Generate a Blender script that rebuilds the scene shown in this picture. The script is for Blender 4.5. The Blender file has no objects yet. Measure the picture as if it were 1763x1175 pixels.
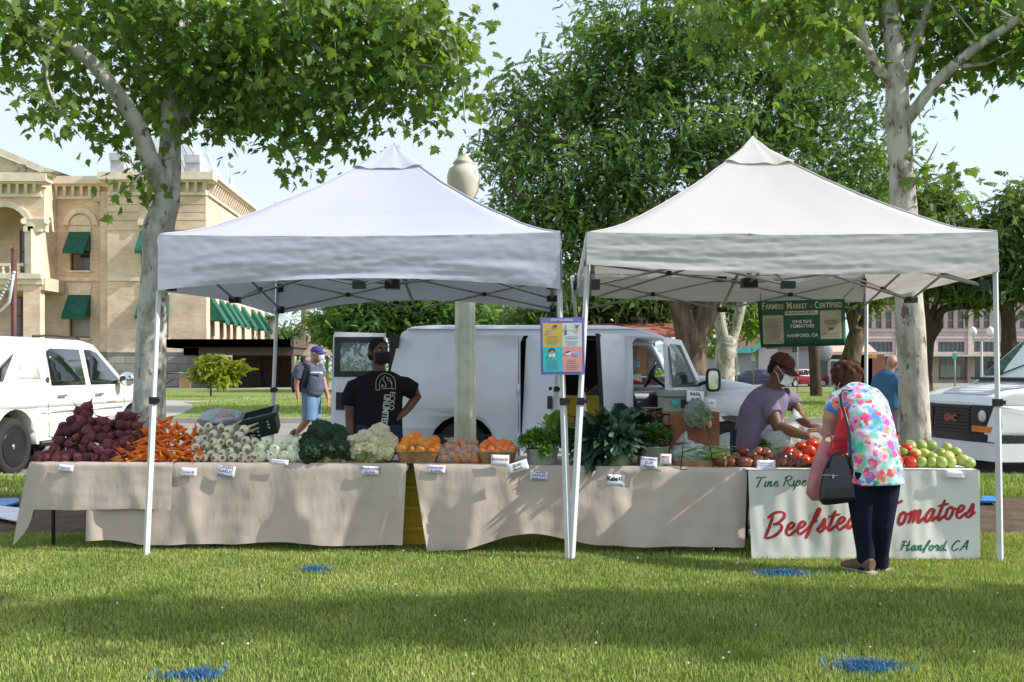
import bpy, bmesh, math, random
import numpy as np
from mathutils import Vector, Matrix, noise as mnoise
from mathutils.geometry import tessellate_polygon
R = math.radians
rng = random.Random(7)
nrg = np.random.default_rng(11)
scene = bpy.context.scene
COL = scene.collection
# ------------------------------------------------------------------ camera, sky, sun, exposure
F, CX, HY, H = 1700.0, 881.5, 638.0, 1.32          # focal length in photo pixels, centre column, horizon row, eye height
cam = bpy.data.cameras.new('camera'); camo = bpy.data.objects.new('camera', cam); COL.objects.link(camo)
camo.location = (0, 0, H); camo.rotation_euler = (R(90), 0, 0)
cam.sensor_width = 36; cam.lens = 36 * F / 1763; cam.shift_y = (HY - 587.5) / 1763
cam.clip_start = .1; cam.clip_end = 3000
scene.camera = camo
SUN_EL, SUN_AZ = 36.0, 10.0                         # sun to the right of the camera and a little behind it
SD = Vector((math.cos(R(SUN_EL)) * math.cos(R(SUN_AZ)), -math.cos(R(SUN_EL)) * math.sin(R(SUN_AZ)), math.sin(R(SUN_EL))))
sl = bpy.data.lights.new('sun', 'SUN'); sl.energy = 2.85; sl.angle = R(.53); sl.color = (1, .955, .89)
so = bpy.data.objects.new('sun', sl); COL.objects.link(so)
so.rotation_euler = SD.to_track_quat('Z', 'Y').to_euler(); so.location = (30, -10, 30)
W = bpy.data.worlds.new('World'); scene.world = W; W.use_nodes = True
nt = W.node_tree; nt.nodes.clear()
def wn(t): return nt.nodes.new(t)
sky = wn('ShaderNodeTexSky'); sky.sky_type = 'NISHITA'; sky.sun_disc = False
sky.sun_elevation = R(SUN_EL); sky.sun_rotation = R(90 + SUN_AZ); sky.air_density = 1.0; sky.dust_density = 1.2; sky.ozone_density = 1.4
tc = wn('ShaderNodeTexCoord'); mp = wn('ShaderNodeMapping'); mp.inputs['Scale'].default_value = (1.0, 1.0, 3.2); mp.inputs['Rotation'].default_value = (.15, .1, .6)
ns = wn('ShaderNodeTexNoise'); ns.inputs['Scale'].default_value = 3.0; ns.inputs['Detail'].default_value = 9; ns.inputs['Roughness'].default_value = .6; ns.inputs['Distortion'].default_value = .4
rp = wn('ShaderNodeValToRGB'); rp.color_ramp.elements[0].position = .36; rp.color_ramp.elements[1].position = .72
rp.color_ramp.elements[0].color = (.76, .76, .76, 1); rp.color_ramp.elements[1].color = (1, 1, 1, 1)
mx = wn('ShaderNodeMixRGB'); mx.inputs['Color2'].default_value = (2.55, 2.9, 3.3, 1)
bg = wn('ShaderNodeBackground'); bg.inputs['Strength'].default_value = .15
ow = wn('ShaderNodeOutputWorld')
L = nt.links.new
L(tc.outputs['Generated'], mp.inputs['Vector']); L(mp.outputs['Vector'], ns.inputs['Vector']); L(ns.outputs['Fac'], rp.inputs['Fac'])
L(rp.outputs['Color'], mx.inputs['Fac']); L(sky.outputs['Color'], mx.inputs['Color1']); L(mx.outputs['Color'], bg.inputs['Color']); L(bg.outputs['Background'], ow.inputs['Surface'])
vs = scene.view_settings; vs.view_transform = 'Standard'; vs.look = 'None'; vs.exposure = 1.13; vs.gamma = 1
scene.display_settings.display_device = 'sRGB'
scene.cycles.max_bounces = 6; scene.cycles.transparent_max_bounces = 12; scene.cycles.diffuse_bounces = 3; scene.cycles.transmission_bounces = 5
scene.cycles.use_denoising = True
scene.cycles.caustics_reflective = False; scene.cycles.caustics_refractive = False

# ------------------------------------------------------------------ helpers
def P(px, py, Y):                                   # a pixel of the photograph at a chosen distance -> a point
    return Vector(((px - CX) / F * Y, Y, H + (HY - py) / F * Y))
def GP(px, Y, z=0.0):
    return Vector(((px - CX) / F * Y, Y, z))
def V(*a): return Vector(a)
def lin(r, g, b):                                   # sRGB 0-255 -> linear
    return tuple(((c / 255) / 12.92 if c / 255 <= .04045 else ((c / 255 + .055) / 1.055) ** 2.4) for c in (r, g, b))

MATS = {}
def M(name, col, rough=.6, var=.12, scale=6, metal=0, bump=0, bscale=40, spec=.4, transl=0, rnd=0, island=0, col2=None, lo=.4, hi=.65, coat=0, coords='Object', stretch=None, detail=5):
    """procedural principled material: noise mottling (towards col2), per-object or per-leaf variation, bump"""
    if name in MATS: return MATS[name]
    m = bpy.data.materials.new(name); m.use_nodes = True; t = m.node_tree; b = t.nodes['Principled BSDF']; out = t.nodes['Material Output']
    n = t.nodes.new; l = t.links.new
    b.inputs['Roughness'].default_value = rough; b.inputs['Metallic'].default_value = metal; b.inputs['Specular IOR Level'].default_value = spec
    if coat: b.inputs['Coat Weight'].default_value = coat; b.inputs['Coat Roughness'].default_value = .05
    c = n('ShaderNodeTexCoord'); vec = c.outputs[coords]
    if stretch:
        mp_ = n('ShaderNodeMapping'); mp_.inputs['Scale'].default_value = stretch; l(vec, mp_.inputs['Vector']); vec = mp_.outputs['Vector']
    nz = n('ShaderNodeTexNoise'); nz.inputs['Scale'].default_value = scale; nz.inputs['Detail'].default_value = detail; nz.inputs['Roughness'].default_value = .6; l(vec, nz.inputs['Vector'])
    rr = n('ShaderNodeValToRGB'); rr.color_ramp.elements[0].position = lo; rr.color_ramp.elements[1].position = hi; l(nz.outputs['Fac'], rr.inputs['Fac'])
    c2 = col2 if col2 else tuple(x * (1 - var * 2) for x in col); c1 = col if col2 else tuple(min(1, x * (1 + var * .6)) for x in col)
    rr.color_ramp.elements[0].color = (*c2, 1); rr.color_ramp.elements[1].color = (*c1, 1)
    cs = rr.outputs['Color']
    for on, typ, sock in ((rnd, 'ShaderNodeObjectInfo', 'Random'), (island, 'ShaderNodeNewGeometry', 'Random Per Island')):
        if on:
            i = n(typ); mr = n('ShaderNodeMapRange'); mr.inputs['To Min'].default_value = 1 - on; mr.inputs['To Max'].default_value = 1 + on
            l(i.outputs[sock], mr.inputs['Value'])
            hs = n('ShaderNodeHueSaturation'); l(mr.outputs['Result'], hs.inputs['Value']); l(cs, hs.inputs['Color'])
            mh = n('ShaderNodeMapRange'); mh.inputs['To Min'].default_value = .5 - on * .045; mh.inputs['To Max'].default_value = .5 + on * .045
            wv = n('ShaderNodeMath'); wv.operation = 'MULTIPLY'; wv.inputs[1].default_value = 7.31; fr = n('ShaderNodeMath'); fr.operation = 'FRACT'
            l(i.outputs[sock], wv.inputs[0]); l(wv.outputs[0], fr.inputs[0]); l(fr.outputs[0], mh.inputs['Value']); l(mh.outputs['Result'], hs.inputs['Hue'])
            cs = hs.outputs['Color']
    l(cs, b.inputs['Base Color'])
    if bump:
        nb = n('ShaderNodeTexNoise'); nb.inputs['Scale'].default_value = bscale; nb.inputs['Detail'].default_value = 4; l(vec, nb.inputs['Vector'])
        bp = n('ShaderNodeBump'); bp.inputs['Strength'].default_value = bump; bp.inputs['Distance'].default_value = .02; l(nb.outputs['Fac'], bp.inputs['Height']); l(bp.outputs['Normal'], b.inputs['Normal'])
    if transl:
        tr = n('ShaderNodeBsdfTranslucent'); mxs = n('ShaderNodeMixShader'); mxs.inputs['Fac'].default_value = transl
        g = n('ShaderNodeMixRGB'); g.blend_type = 'MULTIPLY'; g.inputs['Fac'].default_value = 1; g.inputs['Color2'].default_value = (1.5, 1.5, .6, 1) if col[1] > col[0] * 1.1 and col[1] > col[2] * 1.1 else (1, 1, 1, 1)
        l(cs, g.inputs['Color1']); l(g.outputs['Color'], tr.inputs['Color']); l(b.outputs[0], mxs.inputs[1]); l(tr.outputs[0], mxs.inputs[2]); l(mxs.outputs[0], out.inputs['Surface'])
    MATS[name] = m
    return m
def nodes_of(m): return m.node_tree.nodes, m.node_tree.links.new, m.node_tree.nodes['Principled BSDF']
def glass(name, col, alpha=.25, rough=.03):          # window glass: part clear, part glossy
    if name in MATS: return MATS[name]
    m = bpy.data.materials.new(name); m.use_nodes = True; n, l, b = nodes_of(m)
    b.inputs['Base Color'].default_value = (*col, 1); b.inputs['Roughness'].default_value = rough; b.inputs['Specular IOR Level'].default_value = .7
    tr = n.new('ShaderNodeBsdfTransparent'); tr.inputs['Color'].default_value = (.9, .95, .95, 1); mxs = n.new('ShaderNodeMixShader'); mxs.inputs['Fac'].default_value = alpha
    l(tr.outputs[0], mxs.inputs[1]); l(b.outputs[0], mxs.inputs[2]); l(mxs.outputs[0], n['Material Output'].inputs['Surface'])
    MATS[name] = m; return m

class MB:
    """collects shapes that become ONE mesh"""
    def __init__(s): s.v = []; s.f = []; s.mi = []; s.sm = []
    def add(s, vs, fs, m=0, smooth=False):
        o = len(s.v); s.v.extend(Vector(x) for x in vs)
        for f in fs: s.f.append(tuple(i + o for i in f)); s.mi.append(m); s.sm.append(smooth)
    def box(s, c, d, rot=None, m=0):
        c = Vector(c); hx, hy, hz = d[0] / 2, d[1] / 2, d[2] / 2
        q = [Vector((x, y, z)) for x in (-hx, hx) for y in (-hy, hy) for z in (-hz, hz)]
        if rot is not None: q = [rot @ x for x in q]
        s.add([c + x for x in q], [(0, 1, 3, 2), (4, 6, 7, 5), (0, 4, 5, 1), (2, 3, 7, 6), (0, 2, 6, 4), (1, 5, 7, 3)], m)
    def b2(s, lo, hi, m=0):
        s.box([(a + b) / 2 for a, b in zip(lo, hi)], [abs(b - a) for a, b in zip(lo, hi)], None, m)
    def hexa(s, q, m=0):                            # 8 corners: bottom 4, top 4, both counter-clockwise
        s.add(q, [(3, 2, 1, 0), (4, 5, 6, 7), (0, 1, 5, 4), (1, 2, 6, 5), (2, 3, 7, 6), (3, 0, 4, 7)], m)
    def loft(s, pts, rad, side=None, n=12, m=0, smooth=True, caps=True, power=2.0):
        """rings (elliptic, or squarer with power>2) along a path"""
        pts = [Vector(p) for p in pts]; k = len(pts); rings = []; prev = None
        if not hasattr(rad, '__len__'): rad = [rad] * k
        for i in range(k):
            t = (pts[min(i + 1, k - 1)] - pts[max(i - 1, 0)])
            t = t.normalized() if t.length > 1e-9 else Vector((0, 0, 1))
            if side is not None:
                a = Vector(side[i] if isinstance(side, list) else side)
            else:
                a = prev if prev is not None else (Vector((1, 0, 0)) if abs(t.x) < .8 else Vector((0, 1, 0)))
            a = (a - t * a.dot(t)); a = a.normalized() if a.length > 1e-6 else t.orthogonal().normalized()
            b = t.cross(a); prev = a
            r = rad[i]; rx, ry = (r, r) if not hasattr(r, '__len__') else r
            ring = []
            for j in range(n):
                th = 2 * math.pi * j / n; cs, sn = math.cos(th), math.sin(th)
                e = 2 / power
                ring.append(pts[i] + a * (rx * math.copysign(abs(cs) ** e, cs)) + b * (ry * math.copysign(abs(sn) ** e, sn)))
            rings.append(ring)
        vs = [p for r_ in rings for p in r_]
        fs = [(i * n + j, i * n + (j + 1) % n, (i + 1) * n + (j + 1) % n, (i + 1) * n + j) for i in range(k - 1) for j in range(n)]
        s.add(vs, fs, m, smooth)
        if caps:
            o = len(s.v) - len(vs)
            s.f.append(tuple(o + j for j in reversed(range(n)))); s.mi.append(m); s.sm.append(False)
            s.f.append(tuple(o + (k - 1) * n + j for j in range(n))); s.mi.append(m); s.sm.append(False)
    def tube(s, pts, r, n=8, m=0, caps=True): s.loft(pts, r, None, n, m, True, caps)
    def bar(s, a, b, w, d=None, m=0):               # straight bar of square section
        s.loft([a, b], [(w * .7071, (d or w) * .7071)] * 2, side=None, n=4, m=m, smooth=False)
    def ell(s, c, r, rot=None, nu=12, nv=8, m=0, smooth=True, fn=None):
        c = Vector(c); r = r if hasattr(r, '__len__') else (r, r, r)
        vs = [Vector((0, 0, -1))] + [Vector((math.cos(2 * math.pi * j / nu) * math.sin(math.pi * i / nv), math.sin(2 * math.pi * j / nu) * math.sin(math.pi * i / nv), -math.cos(math.pi * i / nv))) for i in range(1, nv) for j in range(nu)] + [Vector((0, 0, 1))]
        if fn: vs = [fn(x) for x in vs]
        vs = [Vector((x.x * r[0], x.y * r[1], x.z * r[2])) for x in vs]
        if rot is not None: vs = [rot @ x for x in vs]
        fs = [(0, 1 + (j + 1) % nu, 1 + j) for j in range(nu)]
        fs += [(1 + i * nu + j, 1 + i * nu + (j + 1) % nu, 1 + (i + 1) * nu + (j + 1) % nu, 1 + (i + 1) * nu + j) for i in range(nv - 2) for j in range(nu)]
        o = 1 + (nv - 2) * nu; e = len(vs) - 1
        fs += [(o + j, o + (j + 1) % nu, e) for j in range(nu)]
        s.add([c + x for x in vs], fs, m, smooth)
    def lathe(s, prof, n=24, c=(0, 0, 0), m=0, smooth=True, fn=None):
        c = Vector(c); k = len(prof); vs = []
        for r, z in prof:
            for j in range(n):
                th = 2 * math.pi * j / n; rr_ = r * (fn(th, z) if fn else 1)
                vs.append(c + Vector((rr_ * math.cos(th), rr_ * math.sin(th), z)))
        s.add(vs, [(i * n + j, i * n + (j + 1) % n, (i + 1) * n + (j + 1) % n, (i + 1) * n + j) for i in range(k - 1) for j in range(n)], m, smooth)
        o = len(s.v) - len(vs)
        if prof[0][0] > 1e-4: s.f.append(tuple(o + j for j in reversed(range(n)))); s.mi.append(m); s.sm.append(False)
        if prof[-1][0] > 1e-4: s.f.append(tuple(o + (k - 1) * n + j for j in range(n))); s.mi.append(m); s.sm.append(False)
    def grid(s, fn, nu, nv, m=0, smooth=True, flip=False):
        vs = [fn(i / nu, j / nv) for j in range(nv + 1) for i in range(nu + 1)]
        w = nu + 1
        fs = [(j * w + i, j * w + i + 1, (j + 1) * w + i + 1, (j + 1) * w + i) for j in range(nv) for i in range(nu)]
        if flip: fs = [f[::-1] for f in fs]
        s.add(vs, fs, m, smooth)
    def poly(s, pts, holes=(), fn=None, th=0, m=0):
        """flat polygon (2-d) with holes, mapped to 3-d by fn(x, y, t); th: t of the second face (a slab)"""
        loops = [[Vector((p[0], p[1], 0)) for p in pts]] + [[Vector((p[0], p[1], 0)) for p in h] for h in holes]
        tri = tessellate_polygon(loops); flat = [p for lp in loops for p in lp]
        fs = []
        for t in tri:
            a, b, c = (flat[i] for i in t)
            ar = (b - a).cross(c - a).z
            if abs(ar) < 1e-12: continue
            fs.append(t if ar > 0 else t[::-1])
        s.add([fn(p.x, p.y, 0) for p in flat], fs, m)
        if th:
            s.add([fn(p.x, p.y, th) for p in flat], [f[::-1] for f in fs], m)
            for lp in loops:
                k = len(lp)
                for i in range(k):
                    a, b = lp[i], lp[(i + 1) % k]
                    s.add([fn(a.x, a.y, 0), fn(b.x, b.y, 0), fn(b.x, b.y, th), fn(a.x, a.y, th)], [(0, 1, 2, 3)], m)
    def text(s, key, fn, m=0):                      # lettering made beforehand, mapped by fn(x, y)
        vs, fs = TEXTS[key]
        s.add([fn(x, y) for x, y in vs], fs, m)
    def build(s, name, mats, parent=None, origin=None, bevel=0, subsurf=0, remesh=0, smooth_it=0, solid=0, weld=False):
        me = bpy.data.meshes.new(name)
        if parent is not None: org = Vector(parent['_w'])
        elif origin is not None: org = Vector(origin)
        else:
            a = np.array([tuple(x) for x in s.v]); lo, hi = a.min(0), a.max(0); org = Vector(((lo[0] + hi[0]) / 2, (lo[1] + hi[1]) / 2, lo[2]))
        me.from_pydata([tuple(x - org) for x in s.v], [], s.f)
        mats = mats if isinstance(mats, (list, tuple)) else [mats]
        for q in mats: me.materials.append(q)
        me.polygons.foreach_set('material_index', s.mi); me.polygons.foreach_set('use_smooth', s.sm)
        if weld:
            bm = bmesh.new(); bm.from_mesh(me); bmesh.ops.remove_doubles(bm, verts=bm.verts, dist=1e-4); bmesh.ops.recalc_face_normals(bm, faces=bm.faces); bm.to_mesh(me); bm.free()
        me.update()
        o = bpy.data.objects.new(name, me); COL.objects.link(o); o['_w'] = tuple(org)
        if parent is not None: o.parent = parent
        else: o.location = org
        if remesh:
            q = o.modifiers.new('r', 'REMESH'); q.mode = 'VOXEL'; q.voxel_size = remesh; q.use_smooth_shade = True
        if smooth_it:
            q = o.modifiers.new('s', 'SMOOTH'); q.factor = .5; q.iterations = smooth_it
        if solid:
            q = o.modifiers.new('t', 'SOLIDIFY'); q.thickness = solid; q.offset = 0
        if bevel:
            q = o.modifiers.new('b', 'BEVEL'); q.width = bevel; q.segments = 2; q.limit_method = 'ANGLE'
        if subsurf:
            q = o.modifiers.new('u', 'SUBSURF'); q.levels = q.render_levels = subsurf
        return o
def tag(o, label=None, cat=None, group=None, kind=None):
    if label: o['label'] = label
    if cat: o['category'] = cat
    if group: o['group'] = group
    if kind: o['kind'] = kind
    return o
def empty(name, loc, label=None, cat=None, group=None, kind=None):
    o = bpy.data.objects.new(name, None); COL.objects.link(o); o.location = loc; o['_w'] = tuple(loc); o.empty_display_size = .2
    return tag(o, label, cat, group, kind)
def kids(o): return [x for x in bpy.data.objects if x.parent == o]
def dup(o, loc, rot=None, sc=None, label=None, group=None, ch=None):
    c = o.copy(); COL.objects.link(c); c.location = loc
    if rot is not None: c.rotation_euler = rot
    if sc is not None: c.scale = sc if hasattr(sc, '__len__') else (sc, sc, sc)
    if label: c['label'] = label
    if group: c['group'] = group
    def rec(src, dst, lst):
        for k, sub in lst:
            d = k.copy(); COL.objects.link(d); d.parent = dst; rec(k, d, sub)
    if ch is not None: rec(o, c, ch)
    return c
def tree_of(o): return [(k, tree_of(k)) for k in kids(o)]
def npmesh(name, verts, faces, mats, parent=None, origin=(0, 0, 0), smooth=False, mi=None):
    """fast mesh from numpy: verts (n,3); faces: (k,m) array or list of such arrays"""
    me = bpy.data.meshes.new(name)
    fl = faces if isinstance(faces, list) else [faces]
    org = np.array(parent['_w'] if parent is not None else origin, dtype=np.float64)
    me.vertices.add(len(verts)); me.vertices.foreach_set('co', (verts - org).astype(np.float32).ravel())
    tot = sum(f.size for f in fl); npoly = sum(len(f) for f in fl)
    me.loops.add(tot); me.loops.foreach_set('vertex_index', np.concatenate([f.ravel() for f in fl]).astype(np.int32))
    ls = []; st = 0
    for f in fl:
        ls.append(st + np.arange(len(f)) * f.shape[1]); st += f.size
    me.polygons.add(npoly); me.polygons.foreach_set('loop_start', np.concatenate(ls).astype(np.int32))
    me.polygons.foreach_set('loop_total', np.concatenate([np.full(len(f), f.shape[1]) for f in fl]).astype(np.int32))
    if mi is not None: me.polygons.foreach_set('material_index', mi.astype(np.int32))
    if smooth: me.polygons.foreach_set('use_smooth', np.ones(npoly, dtype=bool))
    for q in (mats if isinstance(mats, (list, tuple)) else [mats]): me.materials.append(q)
    me.update(calc_edges=True); me.validate()
    o = bpy.data.objects.new(name, me); COL.objects.link(o); o['_w'] = tuple(org)
    if parent is not None: o.parent = parent
    else: o.location = tuple(org)
    return o
def rot_random(n, tilt=None, down=None):
    """n random rotation matrices (numpy); tilt limits how far local z leans from world z"""
    az = nrg.uniform(0, 2 * np.pi, n); ti = nrg.uniform(0, tilt if tilt else np.pi, n); sp = nrg.uniform(0, 2 * np.pi, n)
    def rz(a):
        m = np.zeros((n, 3, 3)); m[:, 0, 0] = np.cos(a); m[:, 0, 1] = -np.sin(a); m[:, 1, 0] = np.sin(a); m[:, 1, 1] = np.cos(a); m[:, 2, 2] = 1; return m
    def rx(a):
        m = np.zeros((n, 3, 3)); m[:, 1, 1] = np.cos(a); m[:, 1, 2] = -np.sin(a); m[:, 2, 1] = np.sin(a); m[:, 2, 2] = np.cos(a); m[:, 0, 0] = 1; return m
    return rz(az) @ rx(ti) @ rz(sp)
def scatter(name, tv, tf, pos, rot, sc, mats, parent=None, smooth=False):
    """many copies of a small template (a leaf, a spray) as one mesh"""
    n = len(pos); k = len(tv)
    v = np.einsum('nij,kj->nki', rot, tv) * sc[:, None, None] + pos[:, None, :]
    fl = tf if isinstance(tf, list) else [tf]
    out = [(f[None] + (np.arange(n) * k)[:, None, None]).reshape(-1, f.shape[1]) for f in fl]
    return npmesh(name, v.reshape(-1, 3), out, mats, parent, smooth=smooth)

# lettering: every string is turned to a mesh once, before the scene fills up
TEXTS = {}
def make_texts(lst):
    tmp = []
    for key, body, size, bold in lst:
        c = bpy.data.curves.new('lettering', 'FONT'); c.body = body; c.size = size; c.align_x = 'CENTER'; c.align_y = 'CENTER'; c.resolution_u = 2; c.offset = bold; c.space_line = .95
        o = bpy.data.objects.new('lettering', c); COL.objects.link(o); tmp.append((key, o, c))
    bpy.context.view_layer.update(); dg = bpy.context.evaluated_depsgraph_get()
    for key, o, c in tmp:
        me = bpy.data.meshes.new_from_object(o.evaluated_get(dg))
        TEXTS[key] = ([(v.co.x, v.co.y) for v in me.vertices], [tuple(p.vertices) for p in me.polygons])
        bpy.data.meshes.remove(me)
    for key, o, c in tmp: bpy.data.objects.remove(o); bpy.data.curves.remove(c)
make_texts([('fmF', 'F', .085, .002), ('fmM', 'M', .085, .002), ('fmC', 'C', .085, .002), ('fm1', 'ARMERS', .060, .0015), ('fm2', 'ARKET  -', .060, .0015), ('fm3', 'ERTIFIED', .060, .0015), ('grow', 'WE GROW WHAT WE SELL', .026, .0008), ('vrt', 'VINE RIPE\nTOMATOES', .052, .0012), ('hca', 'HANFORD, CA', .052, .0012),
    ('paper', 'State of California\nProducers Certificate\nFarmers Market', .022, .0006), ('stop', 'STOP THE SPREAD', .030, .0008),
    ('lines4', 'keep your distance\nfrom other shoppers\nwear a mask\nwash hands', .011, 0), ('lines3', 'cover your nose\nand mouth when\nyou cough', .011, 0),
    ('ecko', 'ECKO', .058, .0004), ('unl', 'UNLIMITED', .077, .003), ('gmc', 'GMC', .11, .006),
    ('garlic', 'GREEN\nGARLIC\n$2/bunch', .034, .0004), ('caul', 'CAULIFLOWER\n$2.50/lb', .024, .0004), ('orange', 'ORANGES\n$1.50/lb', .028, .0004), ('apri', 'Apricots $3', .027, .0004),
    ('parsley', 'ITALIAN\nPARSLEY\n$2/bunch', .028, .0004), ('kale', 'Kale', .045, .002), ('kalep', '$2', .035, .0004), ('mint', 'SPEARMINT\n$2.00\n/Bunch', .028, .0004), ('mint2', 'MINT\n$1.50', .03, .0004), ('basil', 'BASIL', .042, .0012), ('basil2', '$2.00', .04, .001),
    ('beet', 'Beets $2', .026, .0004), ('carrot', 'Carrots $2', .023, .0004), ('tom', 'Heirloom', .022, .0002), ('tomg', 'Green $2/lb', .022, .0002), ('tilt', '$2.00\nBunch', .032, .0006), ('usca', 'U.S.A.', .026, .001), ('shirtband', 'SWANSEA', .05, .002), ('truck', 'AVALANCHE', .04, .001)])
# ------------------------------------------------------------------ ground
def soil_mat(name, c1, c2, sc, bump=.5, rough=.95): return M(name, c1, rough=rough, scale=sc, col2=c2, lo=.35, hi=.68, bump=bump, bscale=60, spec=.1, detail=8)
m_lawn = soil_mat('lawn_soil', (.10, .15, .03), (.055, .09, .018), 3)
m_far = soil_mat('far_lawn', (.24, .28, .085), (.14, .19, .045), .9)
m_dirt = soil_mat('bare_earth', (.16, .115, .08), (.085, .06, .042), 4, .8)
m_road = soil_mat('asphalt', (.30, .275, .24), (.23, .21, .185), .8, .3, .85)
m_conc = soil_mat('concrete', (.42, .39, .34), (.33, .31, .27), 1.2, .2, .8)
def sheet(name, x0, x1, y0, y1, z, m, kind='structure', nx=1, ny=1, fn=None):
    b = MB(); b.grid(lambda u, v: Vector((x0 + (x1 - x0) * u, y0 + (y1 - y0) * v, z + (fn(u, v) if fn else 0))), nx, ny, smooth=bool(fn))
    return tag(b.build(name, m), kind=kind)
sheet('ground', -900, 900, -300, 1500, -.2, m_far)
def slab(name, x0, x1, y0, y1, z0, z1, m):
    b = MB(); b.b2((x0, y0, z0), (x1, y1, z1)); return tag(b.build(name, m), kind='structure')
slab('lawn', -60, 60, -40, 12.3, -.19, 0, m_lawn)
sheet('road', -120, 120, 12.3, 27.2, -.12, m_road)
slab('kerb', -60, 60, 12.302, 12.48, -.19, .012, m_conc)
slab('far_kerb', -120, 120, 27.05, 27.3, -.19, .015, m_conc)
slab('far_lawn', -150, 150, 27.302, 74, -.19, 0, m_far)
slab('far_street', -150, 150, 74.01, 104, -.19, -.02, m_road)
b = MB()
for x0, x1 in ((-60, -3.2), (2.9, 60)):
    pts = [(x0, 7.75)] + [(x0 + (x1 - x0) * i / 40, 7.7 + .28 * mnoise.noise(Vector((i * .5, x0, 0)))) for i in range(1, 40)] + [(x1, 7.7)]
    pts += [(x1 - (x1 - x0) * i / 40, 10.3 + .35 * mnoise.noise(Vector((i * .6, x0, 7)))) for i in range(0, 41)]
    b.poly(pts, fn=lambda x, y, t: Vector((x, y, .004)))
b.poly([(-3.19, 7.9), (2.89, 7.9), (2.89, 10.2), (-3.19, 10.2)], fn=lambda x, y, t: Vector((x, y, .004)))
tag(b.build('earth_strip', m_dirt), kind='structure')
def ribbon(name, px, w, z, m):                      # a path along ground points
    b = MB(); n = len(px)
    for i in range(n - 1):
        (x0, y0), (x1, y1) = px[i], px[i + 1]
        b.add([(x0, y0 - w[i], z), (x1, y1 - w[i + 1], z), (x1, y1 + w[i + 1], z), (x0, y0 + w[i], z)], [(0, 1, 2, 3)])
    return tag(b.build(name, m), kind='structure')
def gx(px, py):                                     # ground point under a pixel
    Y = F * H / (py - HY); return ((px - CX) / F * Y, Y)
ribbon('garden_path', [gx(200, 690), gx(340, 692), gx(430, 687), gx(560, 683), gx(760, 681)], [.9] * 5, .006, m_conc)
b = MB(); b.poly([gx(*q) for q in [(120, 720), (295, 719), (318, 711), (333, 703), (330, 697), (300, 690), (120, 690)]], fn=lambda x, y, t: Vector((x, y, .012)))
tag(b.build('pavement', m_conc), kind='structure')
ribbon('pergola_path', [gx(150, 669), gx(700, 669)], [3.0, 3.0], .01, m_conc)

# grass blades of the near lawn: one mesh, plus the blue sprayed tufts as marks of their own
m_blade = M('grass_blade', (.355, .40, .13), rough=.6, scale=1.6, col2=(.20, .28, .065), lo=.36, hi=.64, island=.42, transl=.28, spec=.25)
m_straw = M('dry_blade', (.42, .37, .17), rough=.7, scale=2, island=.3, transl=.2)
m_blue = M('blue_paint', (.06, .20, .40), rough=.6, island=.35, transl=.15)
def blades(n, xs, ys, hmin, hmax, wid, lean=.55):
    az = nrg.uniform(0, 2 * np.pi, n); hh = nrg.uniform(hmin, hmax, n); ln = nrg.uniform(.1, lean, n) * hh
    la = nrg.uniform(0, 2 * np.pi, n); w = wid * nrg.uniform(.6, 1.2, n)
    cx, sx = np.cos(az) * w, np.sin(az) * w; dx, dy = np.cos(la) * ln, np.sin(la) * ln
    v = np.zeros((n, 5, 3))
    v[:, 0] = np.stack([xs - cx, ys - sx, np.zeros(n)], 1); v[:, 1] = np.stack([xs + cx, ys + sx, np.zeros(n)], 1)
    v[:, 2] = np.stack([xs + cx * .8 + dx * .35, ys + sx * .8 + dy * .35, hh * .6], 1); v[:, 3] = np.stack([xs - cx * .8 + dx * .35, ys - sx * .8 + dy * .35, hh * .6], 1)
    v[:, 4] = np.stack([xs + dx, ys + dy, hh * .97], 1)
    k = np.arange(n)[:, None] * 5
    return v.reshape(-1, 3), [k + np.array([[0, 1, 2, 3]]), k + np.array([[3, 2, 4]])]
PATCH = [((542, 985), .10, .065), ((1347, 992), .17, .075), ((338, 1168), .12, .07), ((1492, 1153), .15, .085)]
PATCH = [(gx(*p), rx, ry) for p, rx, ry in PATCH]
def lawn_points(n, y0, y1, ex):
    ys = np.sqrt(nrg.uniform(0, 1, n) * (y1 ** 2 - y0 ** 2) + y0 ** 2); xs = nrg.uniform(-1, 1, n) * (.525 * ys + ex)
    return xs, ys
def in_patch(xs, ys, q, edge=0):
    (cx, cy), rx, ry = q; d = ((xs - cx) / rx) ** 2 + ((ys - cy) / ry) ** 2
    return d < 1 + edge
N = 390000
xs, ys = lawn_points(N, 3.7, 7.95, 1.5)
cl = np.array([mnoise.noise(Vector((x * 2.3, y * 2.3, 0))) + .6 * mnoise.noise(Vector((x * 7, y * 7, 3))) for x, y in zip(xs[::10], ys[::10])]).repeat(10)[:N]
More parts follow.
